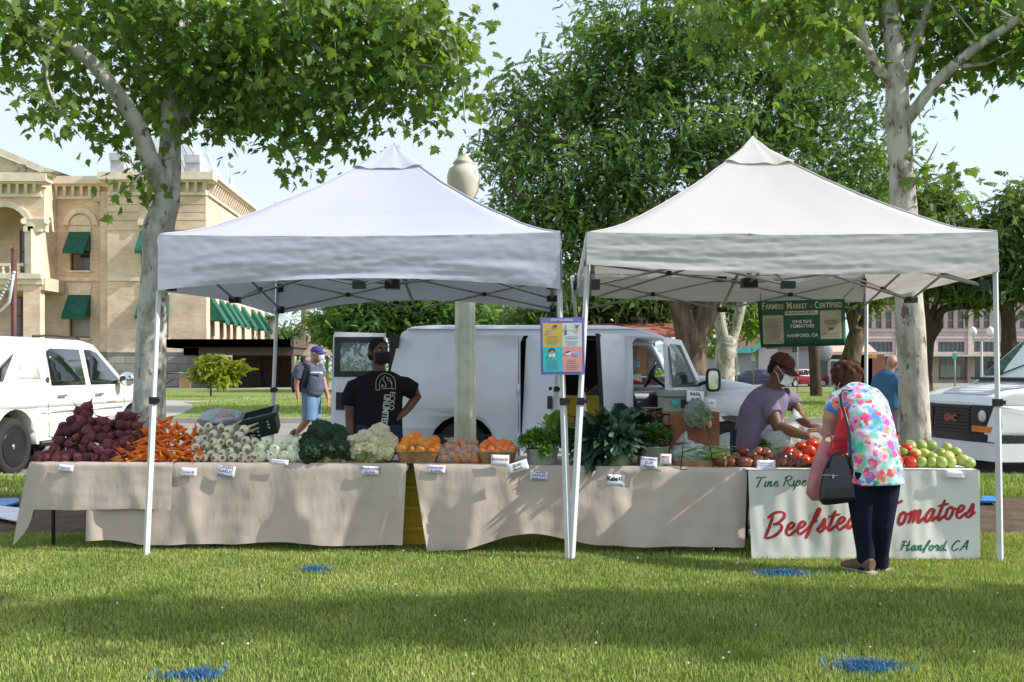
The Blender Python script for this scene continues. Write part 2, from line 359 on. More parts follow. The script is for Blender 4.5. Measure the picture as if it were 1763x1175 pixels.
# clumps: neighbours share a tuft offset so that the sward is uneven
hs = .021 + .013 * np.clip(cl + .3, -0.4, 1.2)
keep = (cl > -.75) & (nrg.uniform(0, 1, N) < np.clip((8.15 - ys) / .35, .12, 1))
blue = np.zeros(N, bool)
for q in PATCH: blue |= in_patch(xs, ys, q, nrg.uniform(-.9, .2, N))
g = keep & ~blue
gi = np.where(g)[0]; dry = nrg.uniform(0, 1, len(gi)) < .07
def lawn_obj(name, idx, m, wid, hmul=1.0):
    v, f = blades(len(idx), xs[idx], ys[idx], 0, 1, wid)
    # heights were unit: rescale by local height
    hv = (hs[idx] * nrg.uniform(.6, 1.25, len(idx)) * hmul).repeat(5)
    base = np.stack([xs[idx], ys[idx], np.zeros(len(idx))], 1).repeat(5, 0)
    d = v - base; d2 = d.copy(); tall = d[:, 2] > 1e-6
    hh = d.reshape(-1, 5, 3)[:, 4, 2].repeat(5); ok = hh > 1e-4
    d2[:, 2] = np.where(ok, d[:, 2] / np.maximum(hh, 1e-4) * hv, 0)
    lat = np.where(tall[:, None], d[:, :2], d[:, :2]); sc = (hv / np.maximum(hh, 1e-4))[:, None]
    bladew = d.reshape(-1, 5, 3)[:, 1, :2].repeat(5, 0)
    pos = np.tile(np.array([-1, 1, .8, -.8, 0.]), len(idx))[:, None]
    lean_part = lat - bladew * pos
    d2[:, :2] = bladew * pos + np.clip(lean_part * sc, -.05, .05)
    return npmesh(name, base + d2, f, m)
go = tag(lawn_obj('grass', gi[~dry], m_blade, .0028), 'green lawn grass in front of the stall tables', 'grass', kind='stuff')
tag(lawn_obj('dry_grass', gi[dry], m_straw, .0024, .9), 'scattered straw coloured blades in the lawn', 'grass', kind='stuff')
names = ['small blue spray paint mark on the grass below the garlic table', 'blue spray paint mark on the grass left of the woman in the floral top', 'blue spray paint mark at the lower left edge of the lawn', 'blue spray paint mark at the lower right edge of the lawn']
for q, lb in zip(PATCH, names):
    (cx_, cy_), rx, ry = q; n = int(26000 * rx * ry * math.pi)
    a = nrg.uniform(0, 2 * np.pi, n); r = np.minimum(np.abs(nrg.normal(0, .6, n)), 1.45); r *= 1 + .2 * np.sin(a * 3 + rx * 90)
    px_, py_ = cx_ + np.cos(a) * r * rx, cy_ + np.sin(a) * r * ry
    v, f = blades(n, px_, py_, .02, .05, .003, .8)
    tag(npmesh('paint_mark', v, f, m_blue, origin=(cx_, cy_, 0)), lb, 'paint mark', 'blue paint marks on the lawn')
# coarse blades on the verge behind the tables
n = 40000
vx = nrg.uniform(-8.5, 8.5, n); vy = nrg.uniform(10.25, 12.28, n)
v, f = blades(n, vx, vy, .03, .075, .006)
tag(npmesh('verge_grass', v, f, m_blade), 'grass on the verge beside the parked vehicles', 'grass', kind='stuff')
n = 60000
vy = np.sqrt(nrg.uniform(0, 1, n) * (50 ** 2 - 27.4 ** 2) + 27.4 ** 2); vx = nrg.uniform(-.6, .6, n) * vy
ok = (vy < 40) | (nrg.uniform(0, 1, n) < .5)
ok &= ~((vx < -9) & (vy > 27.3) & (vx > -22) & (vy < 46) & (vx / vy * F + CX < 345))
v, f = blades(ok.sum(), vx[ok], vy[ok], .03, .08, .016)
tag(npmesh('park_grass', v, f, m_blade), 'park lawn grass across the street', 'grass', kind='stuff')
# clover heads
b = MB()
for _ in range(60):
    y = math.sqrt(rng.uniform(4.1 ** 2, 7.0 ** 2)); x = rng.uniform(-1, 1) * .53 * y
    if _ % 3: x = rng.uniform(-.3, 1) * .53 * y
    b.ell((x, y, rng.uniform(.045, .065)), .0055 * rng.uniform(.6, 1.1), nu=7, nv=5)
tag(b.build('clover_flowers', M('clover_white', (.75, .72, .66), island=.15)), 'small white clover heads dotted over the lawn', 'clover', kind='stuff')
# ------------------------------------------------------------------ trees
def plane_bark():
    m = M('plane_bark', (.50, .48, .42), rough=.85, scale=7, col2=(.30, .29, .24), lo=.42, hi=.56, bump=.5, bscale=30, spec=.15, stretch=(1, 1, .45))
    n, l, b = nodes_of(m)
    v = n.new('ShaderNodeTexNoise'); v.inputs['Scale'].default_value = 13; v.inputs['Detail'].default_value = 3; c = n.new('ShaderNodeTexCoord'); mp_ = n.new('ShaderNodeMapping'); mp_.inputs['Scale'].default_value = (1, 1, .5); mp_.inputs['Location'].default_value = (3, 1, 7)
    l(c.outputs['Object'], mp_.inputs['Vector']); l(mp_.outputs['Vector'], v.inputs['Vector'])
    r = n.new('ShaderNodeValToRGB'); r.color_ramp.elements[0].position = .60; r.color_ramp.elements[1].position = .66; l(v.outputs['Fac'], r.inputs['Fac'])
    old = b.inputs['Base Color'].links[0].from_socket; x = n.new('ShaderNodeMixRGB'); x.inputs['Color2'].default_value = (.17, .13, .10, 1)
    l(r.outputs['Color'], x.inputs['Fac']); l(old, x.inputs['Color1']); l(x.outputs['Color'], b.inputs['Base Color'])
    return m
m_plane = plane_bark()
m_bark = M('brown_bark', (.20, .15, .11), rough=.9, scale=5, col2=(.09, .065, .05), bump=1, bscale=18, stretch=(1, 1, .25), spec=.1)
m_darkbark = M('dark_bark', (.085, .06, .045), rough=.9, scale=6, bump=1, bscale=18, stretch=(1, 1, .25), spec=.1)
m_palm = M('palm_bark', (.30, .25, .20), rough=.9, scale=6, bump=1, bscale=10, stretch=(1, 1, 3))
m_lplane = M('plane_leaf', (.155, .24, .055), rough=.5, scale=.8, col2=(.105, .18, .04), island=.36, transl=.5, spec=.3)
m_lash = M('ash_leaf', (.155, .255, .08), rough=.5, scale=.35, col2=(.09, .17, .052), lo=.42, hi=.6, island=.38, transl=.42, spec=.3)
m_lfar = M('far_leaf', (.15, .225, .07), rough=.55, scale=.3, col2=(.095, .155, .05), lo=.42, hi=.6, island=.35, transl=.35, spec=.3)
m_lyel = M('yellow_leaf', (.30, .34, .035), rough=.55, scale=.8, island=.3, transl=.35)
# a lobed plane-tree leaf (unit length, stalk at the origin, hanging along -z when used)
def plane_leaf():
    o = [(0, 0), (.30, -.06), (.20, .10), (.52, .16), (.36, .30), (.50, .52), (.26, .46), (.22, .62), (.0, 1.0)]
    r = [(x, y) for x, y in o]; l_ = [(-x, y) for x, y in o[1:-1]]
    v = [(0, .28, .0)] + [(x, y, -.22 * abs(x) - .12 * y * y) for x, y in r] + [(x, y, -.22 * abs(x) - .12 * y * y) for x, y in reversed(l_)]
    n = len(v) - 1
    return np.array(v), np.array([(0, 1 + i, 1 + (i + 1) % n) for i in range(n)])
LEAF_V, LEAF_F = plane_leaf()
def spray(nl=9, ll=.32, lw=.10):                   # pinnate spray: leaflets along a drooping stem
    v, f = [], []
    for i in range(nl):
        t = i / (nl - 1); s = 1 if i % 2 else -1; a = s * (.75 - .5 * t) if i < nl - 1 else 0
        bx, by, bz = 0, t * .8, -.18 * t * t; d = (math.sin(a), math.cos(a)); nn = (-d[1], d[0]); z = -.10 * ll
        k = len(v); L_ = ll * (1 - .25 * abs(t - .45))
        v += [(bx, by, bz), (bx + d[0] * L_ * .45 + nn[0] * lw, by + d[1] * L_ * .45 + nn[1] * lw, bz + z * .3), (bx + d[0] * L_, by + d[1] * L_, bz + z * 2), (bx + d[0] * L_ * .45 - nn[0] * lw, by + d[1] * L_ * .45 - nn[1] * lw, bz + z * .3)]
        f.append((k, k + 1, k + 2, k + 3))
    return np.array(v), np.array(f)
SPRAY_V, SPRAY_F = spray()
def blob_points(blobs, Y, per):
    """points inside ellipsoids given as (px, py, rx_px, ry_px, depth offset, depth radius, amount)"""
    out = []
    for (px, py, rx, ry, dy, dr, k) in blobs:
        n = int(per * k); c = P(px, py, Y + dy); s = (Y + dy) / F
        d = nrg.normal(size=(n, 3)); d /= np.linalg.norm(d, axis=1)[:, None]; r = nrg.uniform(0, 1, n) ** (1 / 2.4)
        out.append(np.array(c) + d * r[:, None] * np.array([rx * s, dr, ry * s]))
    return np.concatenate(out)
def clustered(pts, per, spread):
    k = len(pts); c = pts.repeat(per, 0); return c + nrg.normal(size=c.shape) * np.array(spread)
def limb(mb, pts, r, n=10, m=0, knob=.0, seed=0):
    """smooth tapered limb through the points (Catmull-Rom) with an uneven surface"""
    q = [Vector(p) for p in pts]; rr_ = r; out, rad = [], []
    for i in range(len(q) - 1):
        a, b_, c, d = q[max(i - 1, 0)], q[i], q[i + 1], q[min(i + 2, len(q) - 1)]
        for s in range(6):
            t = s / 6
            out.append(.5 * ((2 * b_) + (c - a) * t + (2 * a - 5 * b_ + 4 * c - d) * t * t + (3 * b_ - a - 3 * c + d) * t ** 3))
            e = rr_[i] + (rr_[i + 1] - rr_[i]) * t
            rad.append(e * (1 + knob * mnoise.noise(Vector((seed * 3.1, len(out) * .35, i * .2)))))
    out.append(q[-1]); rad.append(rr_[-1])
    mb.loft(out, rad, None, n, m)
def tree(name, Y, trunk, limbs, label, group, bark, leaf, kind, cat='tree', blobs=(), per=1, lsize=.16, cl=8, spread=(.16, .16, .13), n=14, twigs=0):
    base = trunk[0][0]; e = empty(name, (base[0], base[1], 0), label, cat, group)
    b = MB(); limb(b, [p for p, r in trunk], [r for p, r in trunk], n, 0, .12, Y); b.ell(trunk[-1][0], trunk[-1][1] * (.98 if trunk[-1][1] > .1 else .5))
    b.build('trunk', bark, e)
    if limbs or twigs:
        b = MB()
        for i, l_ in enumerate(limbs): limb(b, [p for p, r in l_], [r for p, r in l_], 9, 0, .1, i)
        pts = blob_points(blobs, Y, per) if len(blobs) else None
        if twigs and pts is not None:               # thin twigs running into the crown from the nearest limb
            nod = [p for l_ in limbs + [trunk] for p, r in l_ if r < trunk[0][1] * .8] or [trunk[-1][0]]
            for i in range(twigs):
                q = Vector(pts[rng.randrange(len(pts))]); s = min(nod, key=lambda p: (p - q).length); mid = (s + q) / 2 + Vector((rng.uniform(-.2, .2), rng.uniform(-.2, .2), rng.uniform(0, .3)))
                limb(b, [s, mid, q], [.014 * lsize / .16, .009 * lsize / .16, .003 * lsize / .16], 5)
        b.build('limbs', bark, e)
    elif len(blobs): pts = blob_points(blobs, Y, per)
    if len(blobs):
        pos = clustered(pts, cl, spread); k = len(pos)
        if kind == 'lobed':
            # leaves hang: local +y points down and outwards
            az = nrg.uniform(0, 2 * np.pi, k); dn = nrg.uniform(.15, 1.35, k); ro = nrg.uniform(-.7, .7, k)
            y = np.stack([np.cos(az) * np.cos(dn), np.sin(az) * np.cos(dn), -np.sin(dn)], 1)
            up = np.array([0, 0, 1.0]) + nrg.normal(size=(k, 3)) * .35
            x = np.cross(y, up); x /= np.linalg.norm(x, axis=1)[:, None]; z = np.cross(x, y)
            x2 = x * np.cos(ro)[:, None] + z * np.sin(ro)[:, None]; z = np.cross(x2, y)
            rot = np.stack([x2, y, z], 2)
            scatter('crown', LEAF_V, LEAF_F, pos, rot, lsize * nrg.uniform(.6, 1.25, k), leaf, e)
        else:
            az = nrg.uniform(0, 2 * np.pi, k); dn = nrg.uniform(-.5, 1.1, k); ro = nrg.uniform(-.8, .8, k)
            y = np.stack([np.cos(az) * np.cos(dn), np.sin(az) * np.cos(dn), -np.sin(dn)], 1)
            up = np.array([0, 0, 1.0]) + nrg.normal(size=(k, 3)) * .3
            x = np.cross(y, up); x /= np.linalg.norm(x, axis=1)[:, None]; z = np.cross(x, y)
            x2 = x * np.cos(ro)[:, None] + z * np.sin(ro)[:, None]; z = np.cross(x2, y)
            scatter('crown', SPRAY_V, SPRAY_F, pos, np.stack([x2, y, z], 2), lsize * nrg.uniform(.6, 1.3, k), leaf, e)
    return e
def ln(Y, *a): return [(P(px, py, Y + dy), r) for px, py, dy, r in a]
# left plane tree
YL = 10.6; s = F / YL
tr = [(GP(256, YL, -.05), .25)] + ln(YL, (256, 740, 0, .172), (260, 600, 0, .152), (267, 470, 0, .14), (273, 395, 0, .165), (287, 345, 0, .135), (292, 270, 0, .118), (297, 180, .1, .11), (301, 90, .2, .095), (306, 0, .3, .085), (310, -150, .4, .08), (318, -330, .4, .05))
lm = [ln(YL, (285, 330, 0, .12), (262, 285, -.2, .105), (240, 225, -.35, .09), (215, 180, -.5, .08), (160, 110, -.7, .072), (95, 60, -.9, .064), (30, 15, -1.1, .05), (-60, -60, -1.3, .03)),
      ln(YL, (302, 215, 0, .09), (325, 175, .1, .08), (345, 130, .1, .07), (400, 80, .1, .055), (500, 40, 0, .045), (620, 30, -.2, .035), (740, 60, -.4, .02), (790, 130, -.5, .012), (800, 210, -.5, .006)),
      ln(YL, (300, 60, .2, .07), (350, -10, .8, .055), (450, -80, 1.4, .04), (600, -120, 1.6, .02)),
      ln(YL, (298, 90, .2, .07), (250, 0, .9, .05), (150, -90, 1.5, .03), (40, -150, 1.8, .02)),
      ln(YL, (400, 80, .1, .04), (440, 160, -.2, .025), (485, 230, -.3, .014), (520, 300, -.3, .006)),
      ln(YL, (500, 40, 0, .03), (580, 120, -.3, .018), (620, 200, -.4, .008)),
      ln(YL, (95, 60, -.9, .03), (80, 130, -1, .015), (100, 190, -1, .006)), ln(YL, (262, 285, -.2, .03), (243, 300, -.4, .012), (228, 320, -.5, .006))]
bl = [(60, 30, 80, 60, -.9, .6, 20), (75, 185, 45, 28, -.9, .25, 5), (40, 90, 45, 40, -.8, .4, 5), (200, 30, 120, 80, 1.0, 1.0, 44), (150, 130, 70, 70, .3, .6, 13), (240, 160, 70, 60, .6, .6, 15), (330, 60, 130, 90, .4, 1.5, 62), (400, 150, 80, 60, .2, 1.2, 26), (310, 150, 80, 60, .1, .7, 16),
      (470, 70, 130, 90, .2, 1.4, 60), (490, 175, 75, 45, -.2, .8, 14), (600, 60, 120, 80, 0, 1.2, 46), (560, 200, 70, 50, -.3, .6, 10), (700, 60, 100, 70, -.2, .9, 30), (650, 150, 80, 60, -.3, .7, 16), (760, 100, 50, 60, -.4, .5, 10), (735, 170, 55, 35, -.4, .5, 7), (793, 160, 20, 34, -.5, .3, 3), (786, 196, 12, 14, -.5, .15, 1),
      (490, 235, 55, 25, -.3, .3, 5), (515, 282, 22, 30, -.3, .2, 3), (615, 222, 30, 32, -.4, .25, 4.5), (225, 235, 30, 30, .2, .3, 2.6), (235, 310, 24, 24, -.4, .2, 2.6), (318, 318, 10, 16, .1, .1, .5), (370, 215, 50, 30, 0, .5, 5),
      (300, -120, 330, 130, .3, 2.4, 60), (620, -90, 180, 90, .2, 1.6, 26), (20, -80, 180, 90, 0, 1.6, 20)]
tree('plane_tree', YL, tr, lm, 'mottled grey plane tree with one low left limb, behind the beets', 'plane trees along the verge', m_plane, m_lplane, 'lobed', blobs=bl, per=.95, lsize=.118, cl=22, spread=(.21, .21, .16), twigs=110)
# right plane tree
YR = 10.6
tr = [(GP(1578, YR, -.05), .24)] + ln(YR, (1576, 770, 0, .158), (1572, 650, 0, .147), (1564, 500, 0, .14), (1556, 360, 0, .135), (1549, 250, 0, .13), (1545, 200, 0, .135), (1544, 140, 0, .115), (1538, 60, .1, .10), (1530, -20, .2, .09), (1520, -200, .4, .06), (1515, -400, .5, .03))
lm = [ln(YR, (1552, 215, 0, .07), (1575, 190, -.1, .065), (1605, 150, -.2, .06), (1640, 115, -.3, .055), (1690, 75, -.4, .048), (1750, 35, -.5, .04), (1830, -20, -.6, .025)),
      ln(YR, (1545, 140, 0, .085), (1572, 80, .1, .07), (1600, 10, .2, .06), (1640, -120, .3, .04), (1700, -250, .3, .02)),
      ln(YR, (1542, 150, 0, .055), (1510, 115, -.2, .05), (1490, 70, -.3, .045), (1465, 0, -.5, .04), (1400, -100, -.8, .02)),
      ln(YR, (1500, 90, -.3, .03), (1420, 30, -.8, .02), (1330, 0, -1.2, .012), (1240, -5, -1.5, .006)), ln(YR, (1556, 330, 0, .02), (1590, 290, -.2, .012), (1615, 245, -.3, .005)), ln(YR, (1640, 115, -.3, .03), (1700, 110, -.3, .015))]
bl = [(1650, 20, 110, 60, .3, 1.0, 32), (1700, 90, 80, 40, .1, .6, 13), (1580, 60, 90, 80, 1.0, .8, 15), (1640, 90, 70, 30, .6, .5, 6), (1480, 20, 90, 60, .7, .9, 17), (1400, 20, 80, 50, -.7, .8, 16), (1310, 20, 90, 36, -1.1, .7, 14), (1235, 20, 60, 28, -1.4, .5, 6), (1440, 100, 70, 50, .3, .5, 6), (1380, 70, 70, 40, -.8, .5, 7), (1750, 60, 60, 50, -.2, .6, 12), (1800, 20, 100, 70, -.2, 1, 20),
      (1510, 150, 50, 40, .5, .4, 3), (1597, 280, 22, 34, -.2, .3, 1.6), (1610, 330, 22, 30, -.2, .3, 1.5), (1620, 245, 16, 22, -.3, .2, .7), (1590, 120, 20, 30, .4, .3, 1.5), (1530, -130, 300, 120, .2, 2.2, 50), (1760, -110, 160, 90, 0, 1.5, 22), (1260, -70, 120, 60, -1.2, 1, 12)]
tree('plane_tree', YR, tr, lm, 'straight mottled plane tree rising behind the right canopy and the green tomatoes', 'plane trees along the verge', m_plane, m_lplane, 'lobed', blobs=bl, per=1.0, lsize=.115, cl=21, spread=(.21, .21, .16), twigs=90)
# plane trees of the same row outside the picture to the right: they shade the lawn
for (x, y, hh, rx, ry, rz, am) in ((13.6, 3.75, 7.0, 4.8, .42, 1.2, 170), (17.6, 2.45, 12.0, 5.0, .40, 1.4, 160), (12.0, 11.4, 9.6, 2.5, 1.25, 1.5, 260)):
    t_ = [(V(x, y, -.05), .24), (V(x, y, 2), .18), (V(x + .1, y, 4), .15), (V(x, y, hh), .08)]
    e = empty('plane_tree', (x, y, 0), 'plane tree of the row standing further along the lawn', 'tree', 'plane trees beside the lawn')
    b = MB(); limb(b, [p for p, r in t_], [r for p, r in t_], 12, 0, .1, x); b.build('trunk', m_plane, e)
    d = nrg.normal(size=(am, 3)); d /= np.linalg.norm(d, axis=1)[:, None]; pts = np.array(V(x, y, hh - .4)) + d * (nrg.uniform(0, 1, am) ** .45)[:, None] * np.array([rx, ry, rz])
    pos = clustered(pts, 12, (.3, .12, .2)); scatter('crown', LEAF_V, LEAF_F, pos, rot_random(len(pos)), .24 * nrg.uniform(.7, 1.2, len(pos)), m_lplane, e)
# big ash tree in the park
YA = 31.0
tr = [(GP(1192, YA, -.05), .62)] + ln(YA, (1192, 690, 0, .5), (1192, 620, 0, .45), (1192, 580, 0, .50))
lm = [ln(YA, (1188, 596, 0, .36), (1176, 545, 0, .36), (1162, 500, 0, .34), (1130, 420, .3, .28), (1080, 320, .5, .2), (1020, 200, .6, .12)),
      ln(YA, (1197, 598, 0, .36), (1213, 545, 0, .36), (1232, 490, 0, .34), (1270, 400, .3, .28), (1300, 280, .3, .2), (1330, 150, 0, .12)),
      ln(YA, (1170, 535, 0, .25), (1195, 495, .2, .2), (1200, 400, .4, .18), (1190, 250, 0, .12)), ln(YA, (1130, 420, .3, .16), (1040, 390, -.5, .1), (960, 360, -1, .06), (890, 340, -1.2, .03)), ln(YA, (1080, 320, .5, .12), (980, 250, -.8, .07), (890, 210, -1, .03)), ln(YA, (1270, 400, .3, .16), (1370, 330, -.6, .1), (1460, 300, -1, .05))]
bl = [(900, 330, 75, 70, -.5, 1.4, 16), (880, 260, 55, 55, -.4, 1, 9), (935, 215, 75, 65, -.2, 1.6, 17), (880, 165, 40, 30, 0, .8, 4), (985, 140, 75, 60, 0, 1.8, 17), (1070, 65, 85, 65, 0, 2, 20), (1080, 180, 120, 90, .2, 2.6, 40), (1010, 300, 110, 90, -.4, 2.6, 36), (960, 400, 100, 60, -.4, 2, 22), (880, 400, 55, 40, -.4, 1.2, 8), (1150, 290, 130, 100, -.4, 3, 40),
      (1180, 110, 120, 100, .2, 3, 36), (1240, 30, 120, 90, 0, 3, 28), (1330, 130, 110, 100, 0, 2.6, 28), (1280, 230, 120, 80, -.6, 2.6, 28), (1400, 230, 100, 90, -.2, 2.2, 24), (1470, 320, 80, 75, -.3, 1.8, 18), (1430, 120, 90, 90, .3, 2, 18), (1510, 250, 50, 70, .2, 1.3, 9), (1380, 330, 90, 60, -.6, 1.8, 14), (1090, 400, 110, 60, -.4, 2.4, 24), (980, 470, 70, 35, -.5, 1.4, 9), (1150, 470, 120, 30, .4, 2, 14), (1300, 450, 140, 50, .6, 2, 20), (1140, -60, 200, 70, 0, 3, 24), (1290, 500, 60, 16, 1.5, 1, 3)]
tree('ash_tree', YA, tr, lm, 'big dense ash tree with forked brown trunk behind the cargo van', 'park trees', m_bark, m_lash, 'spray', blobs=bl, per=2.0, lsize=.32, cl=28, spread=(.50, .50, .24), twigs=190)
# pale plane tree beyond the van, dark trunked trees to the right, trees behind the left canopy
tr = [(GP(1246, 36, -.05), .42)] + ln(36, (1246, 690, 0, .37), (1247, 640, 0, .36), (1249, 610, 0, .37), (1252, 592, 0, .36))
tree('plane_tree', 36, tr, [ln(36, (1249, 600, 0, .25), (1242, 565, 0, .22), (1236, 520, 0, .2), (1225, 440, .3, .12)), ln(36, (1254, 600, 0, .24), (1266, 565, 0, .2), (1278, 520, 0, .18), (1295, 450, .3, .12))], 'pale forked plane tree trunk beyond the open van door', 'park trees', m_plane, m_lplane, 'lobed', blobs=[(1250, 430, 120, 60, 1, 2, 14), (1300, 545, 26, 40, 1, .8, 6), (1225, 560, 16, 50, 2.5, 1, 4)], per=3, lsize=.34, cl=9, spread=(.3, .3, .25), twigs=10)
tr = [(GP(1590, 40, -.05), .36)] + ln(40, (1590, 640, 0, .34), (1596, 590, 0, .3), (1610, 560, 0, .3))
tree('park_tree', 40, tr, [ln(40, (1608, 565, 0, .2), (1622, 535, 0, .17), (1650, 528, -.2, .15), (1690, 527, -.4, .13), (1712, 518, -.5, .10), (1740, 500, -.6, .06)), ln(40, (1606, 565, 0, .2), (1594, 535, 0, .16), (1592, 505, .1, .14), (1580, 470, .2, .1)), ln(40, (1600, 550, 0, .13), (1612, 520, 0, .12), (1618, 480, .2, .1), (1630, 430, .3, .06))],
     'dark branching tree with one long level limb, beside the right plane trunk', 'park trees', m_darkbark, m_lfar, 'spray', blobs=[(1600, 400, 70, 50, 0, 2, 20), (1660, 440, 70, 55, 0, 2, 20), (1640, 490, 80, 26, 0, 1.4, 10), (1700, 510, 40, 20, -.4, 1, 4), (1590, 490, 40, 22, 0, 1, 5), (1570, 350, 60, 50, .4, 1.6, 14), (1620, 350, 40, 34, 0, 1, 7)], per=5.5, lsize=.45, cl=10, spread=(.4, .4, .25), twigs=30)
tr = [(GP(1738, 38, -.05), .36)] + ln(38, (1738, 640, 0, .3), (1736, 560, 0, .27), (1732, 520, 0, .26))
tree('park_tree', 38, tr, [ln(38, (1733, 525, 0, .17), (1722, 490, 0, .14), (1715, 450, 0, .1), (1700, 400, 0, .05)), ln(38, (1734, 530, 0, .18), (1752, 500, 0, .15), (1770, 470, 0, .1), (1790, 420, 0, .05))], 'feathery tree with dark trunk at the right edge above the parked white van', 'park trees', m_darkbark, m_lfar, 'spray',
     blobs=[(1740, 420, 50, 50, 0, 1.5, 14), (1760, 350, 40, 40, 0, 1.3, 8), (1715, 390, 34, 24, 0, 1, 4), (1750, 490, 60, 30, 0, 1.4, 10), (1830, 420, 70, 90, 0, 2, 24)], per=5.5, lsize=.45, cl=10, spread=(.42, .42, .22), twigs=26)
tr = [(GP(1405, 51, -.05), .34)] + ln(51, (1405, 670, 0, .30), (1402, 620, 0, .27), (1398, 560, 0, .25), (1396, 490, 0, .2))
tree('park_tree', 51, tr, [ln(51, (1397, 500, 0, .16), (1380, 450, 0, .1))], 'thin dark tree trunk between the two bending people', 'park trees', m_darkbark, m_lfar, 'spray', blobs=[(1400, 465, 80, 45, 0, 3, 30)], per=6, lsize=.55, cl=10, spread=(.5, .5, .3), twigs=16)
tr = [(GP(1466, 58, -.05), .62)] + ln(58, (1462, 640, 0, .6), (1468, 605, 0, .55), (1476, 575, 0, .5))
tree('park_tree', 58, tr, [ln(58, (1478, 580, 0, .35), (1492, 540, 0, .25), (1500, 500, 0, .16)), ln(58, (1474, 580, 0, .35), (1466, 545, 0, .28), (1455, 500, 0, .2))], 'grey barked tree standing beside the kiosk', 'park trees', m_bark, m_lfar, 'spray', blobs=[(1480, 500, 60, 30, 0, 3, 24), (1420, 520, 40, 20, 0, 2, 8)], per=6, lsize=.6, cl=10, spread=(.6, .6, .35), twigs=20)
# background trees behind the left canopy and between the canopies
tr = [(GP(700, 62, -.05), .6)] + ln(62, (700, 640, 0, .5), (700, 560, 0, .4), (700, 500, 0, .25))
tree('park_tree', 62, tr, [], 'broad olive green tree behind the roof of the cargo van', 'park trees', m_bark, m_lash, 'spray', blobs=[(640, 545, 70, 34, 0, 4, 44), (740, 540, 70, 40, 0, 4, 50), (580, 560, 36, 26, 0, 3, 16), (820, 545, 80, 34, 0, 4, 44), (690, 500, 90, 40, 0, 4, 40)], per=6, lsize=.6, cl=11, spread=(.7, .7, .4), twigs=40)
tr = [(GP(1000, 56, -.05), .6)] + ln(56, (1000, 640, 0, .5), (1000, 560, 0, .4), (1000, 500, 0, .25))
tree('park_tree', 56, tr, [], 'leafy bright green tree behind the red roof', 'park trees', m_bark, m_lfar, 'spray', blobs=[(1010, 520, 60, 34, 0, 3, 30), (1080, 515, 60, 34, 0, 3, 32), (930, 545, 50, 30, 0, 3, 22), (1135, 525, 36, 34, 0, 2.5, 16), (1230, 510, 60, 40, 4, 3, 26), (1290, 540, 30, 30, 4, 2, 9)], per=6, lsize=.55, cl=11, spread=(.6, .6, .35), twigs=30)
tr = [(GP(480, 130, -.05), .8)] + ln(130, (480, 640, 0, .5), (480, 580, 0, .3))
tree('park_tree', 130, tr, [], 'far light green tree beyond the pergola roof', 'park trees', m_bark, m_lfar, 'spray', blobs=[(500, 585, 30, 16, 0, 5, 26), (470, 590, 20, 10, 0, 4, 12), (545, 580, 30, 22, 0, 4, 20)], per=4, lsize=1.3, cl=8, spread=(.9, .9, .5), twigs=8)
# palms
def palm(px, Y, top, r, label, crown=True):
    e = empty('palm_tree', GP(px, Y), label, 'palm', 'palms beside the courthouse'); b = MB()
    limb(b, [GP(px, Y, -.05), P(px, 600, Y), P(px + 1, top, Y)], [r * 1.2, r, r * .9], 12, 0, .1); b.build('trunk', m_palm, e)
    if crown:
        b = MB(); c = P(px + 1, top, Y)
        for i in range(34):
            a = rng.uniform(0, 6.28); up = rng.uniform(-.6, 1.2); L_ = rng.uniform(1.6, 2.6); d = Vector((math.cos(a), math.sin(a), 0)); sd = Vector((-d.y, d.x, 0))
            for j in range(12):
                t = j / 12; p = c + d * L_ * t * .9 + Vector((0, 0, up * L_ * t - 1.5 * t * t * L_ * .6))
                for s_ in (-1, 1): b.add([p, p + d * .1, p + sd * s_ * .55 * (1 - t * .6) + d * .35 + Vector((0, 0, -.25))], [(0, 1, 2)])
        b.build('crown', m_lfar, e)
palm(526, 100, 505, .52, 'thick palm trunk rising between the pergola and the van door')
palm(466, 120, 545, .5, 'small palm at the far corner of the courthouse')
pts = np.stack([nrg.uniform(-130, 150, 2600), nrg.uniform(150, 165, 2600), np.zeros(2600)], 1)
pts[:, 2] = nrg.uniform(0, 1, 2600) * np.array([3.2 + 2.2 * mnoise.noise(Vector((x * .09, 0, 0))) + 1.2 * mnoise.noise(Vector((x * .3, 4, 0))) for x in pts[:, 0]])
pos = clustered(pts, 6, (.9, .9, .5)); tag(scatter('far_treeline', SPRAY_V, SPRAY_F, pos, rot_random(len(pos)), 1.0 * nrg.uniform(.6, 1.2, len(pos)), m_lash), 'far hazy line of trees along the horizon', 'trees', kind='stuff')
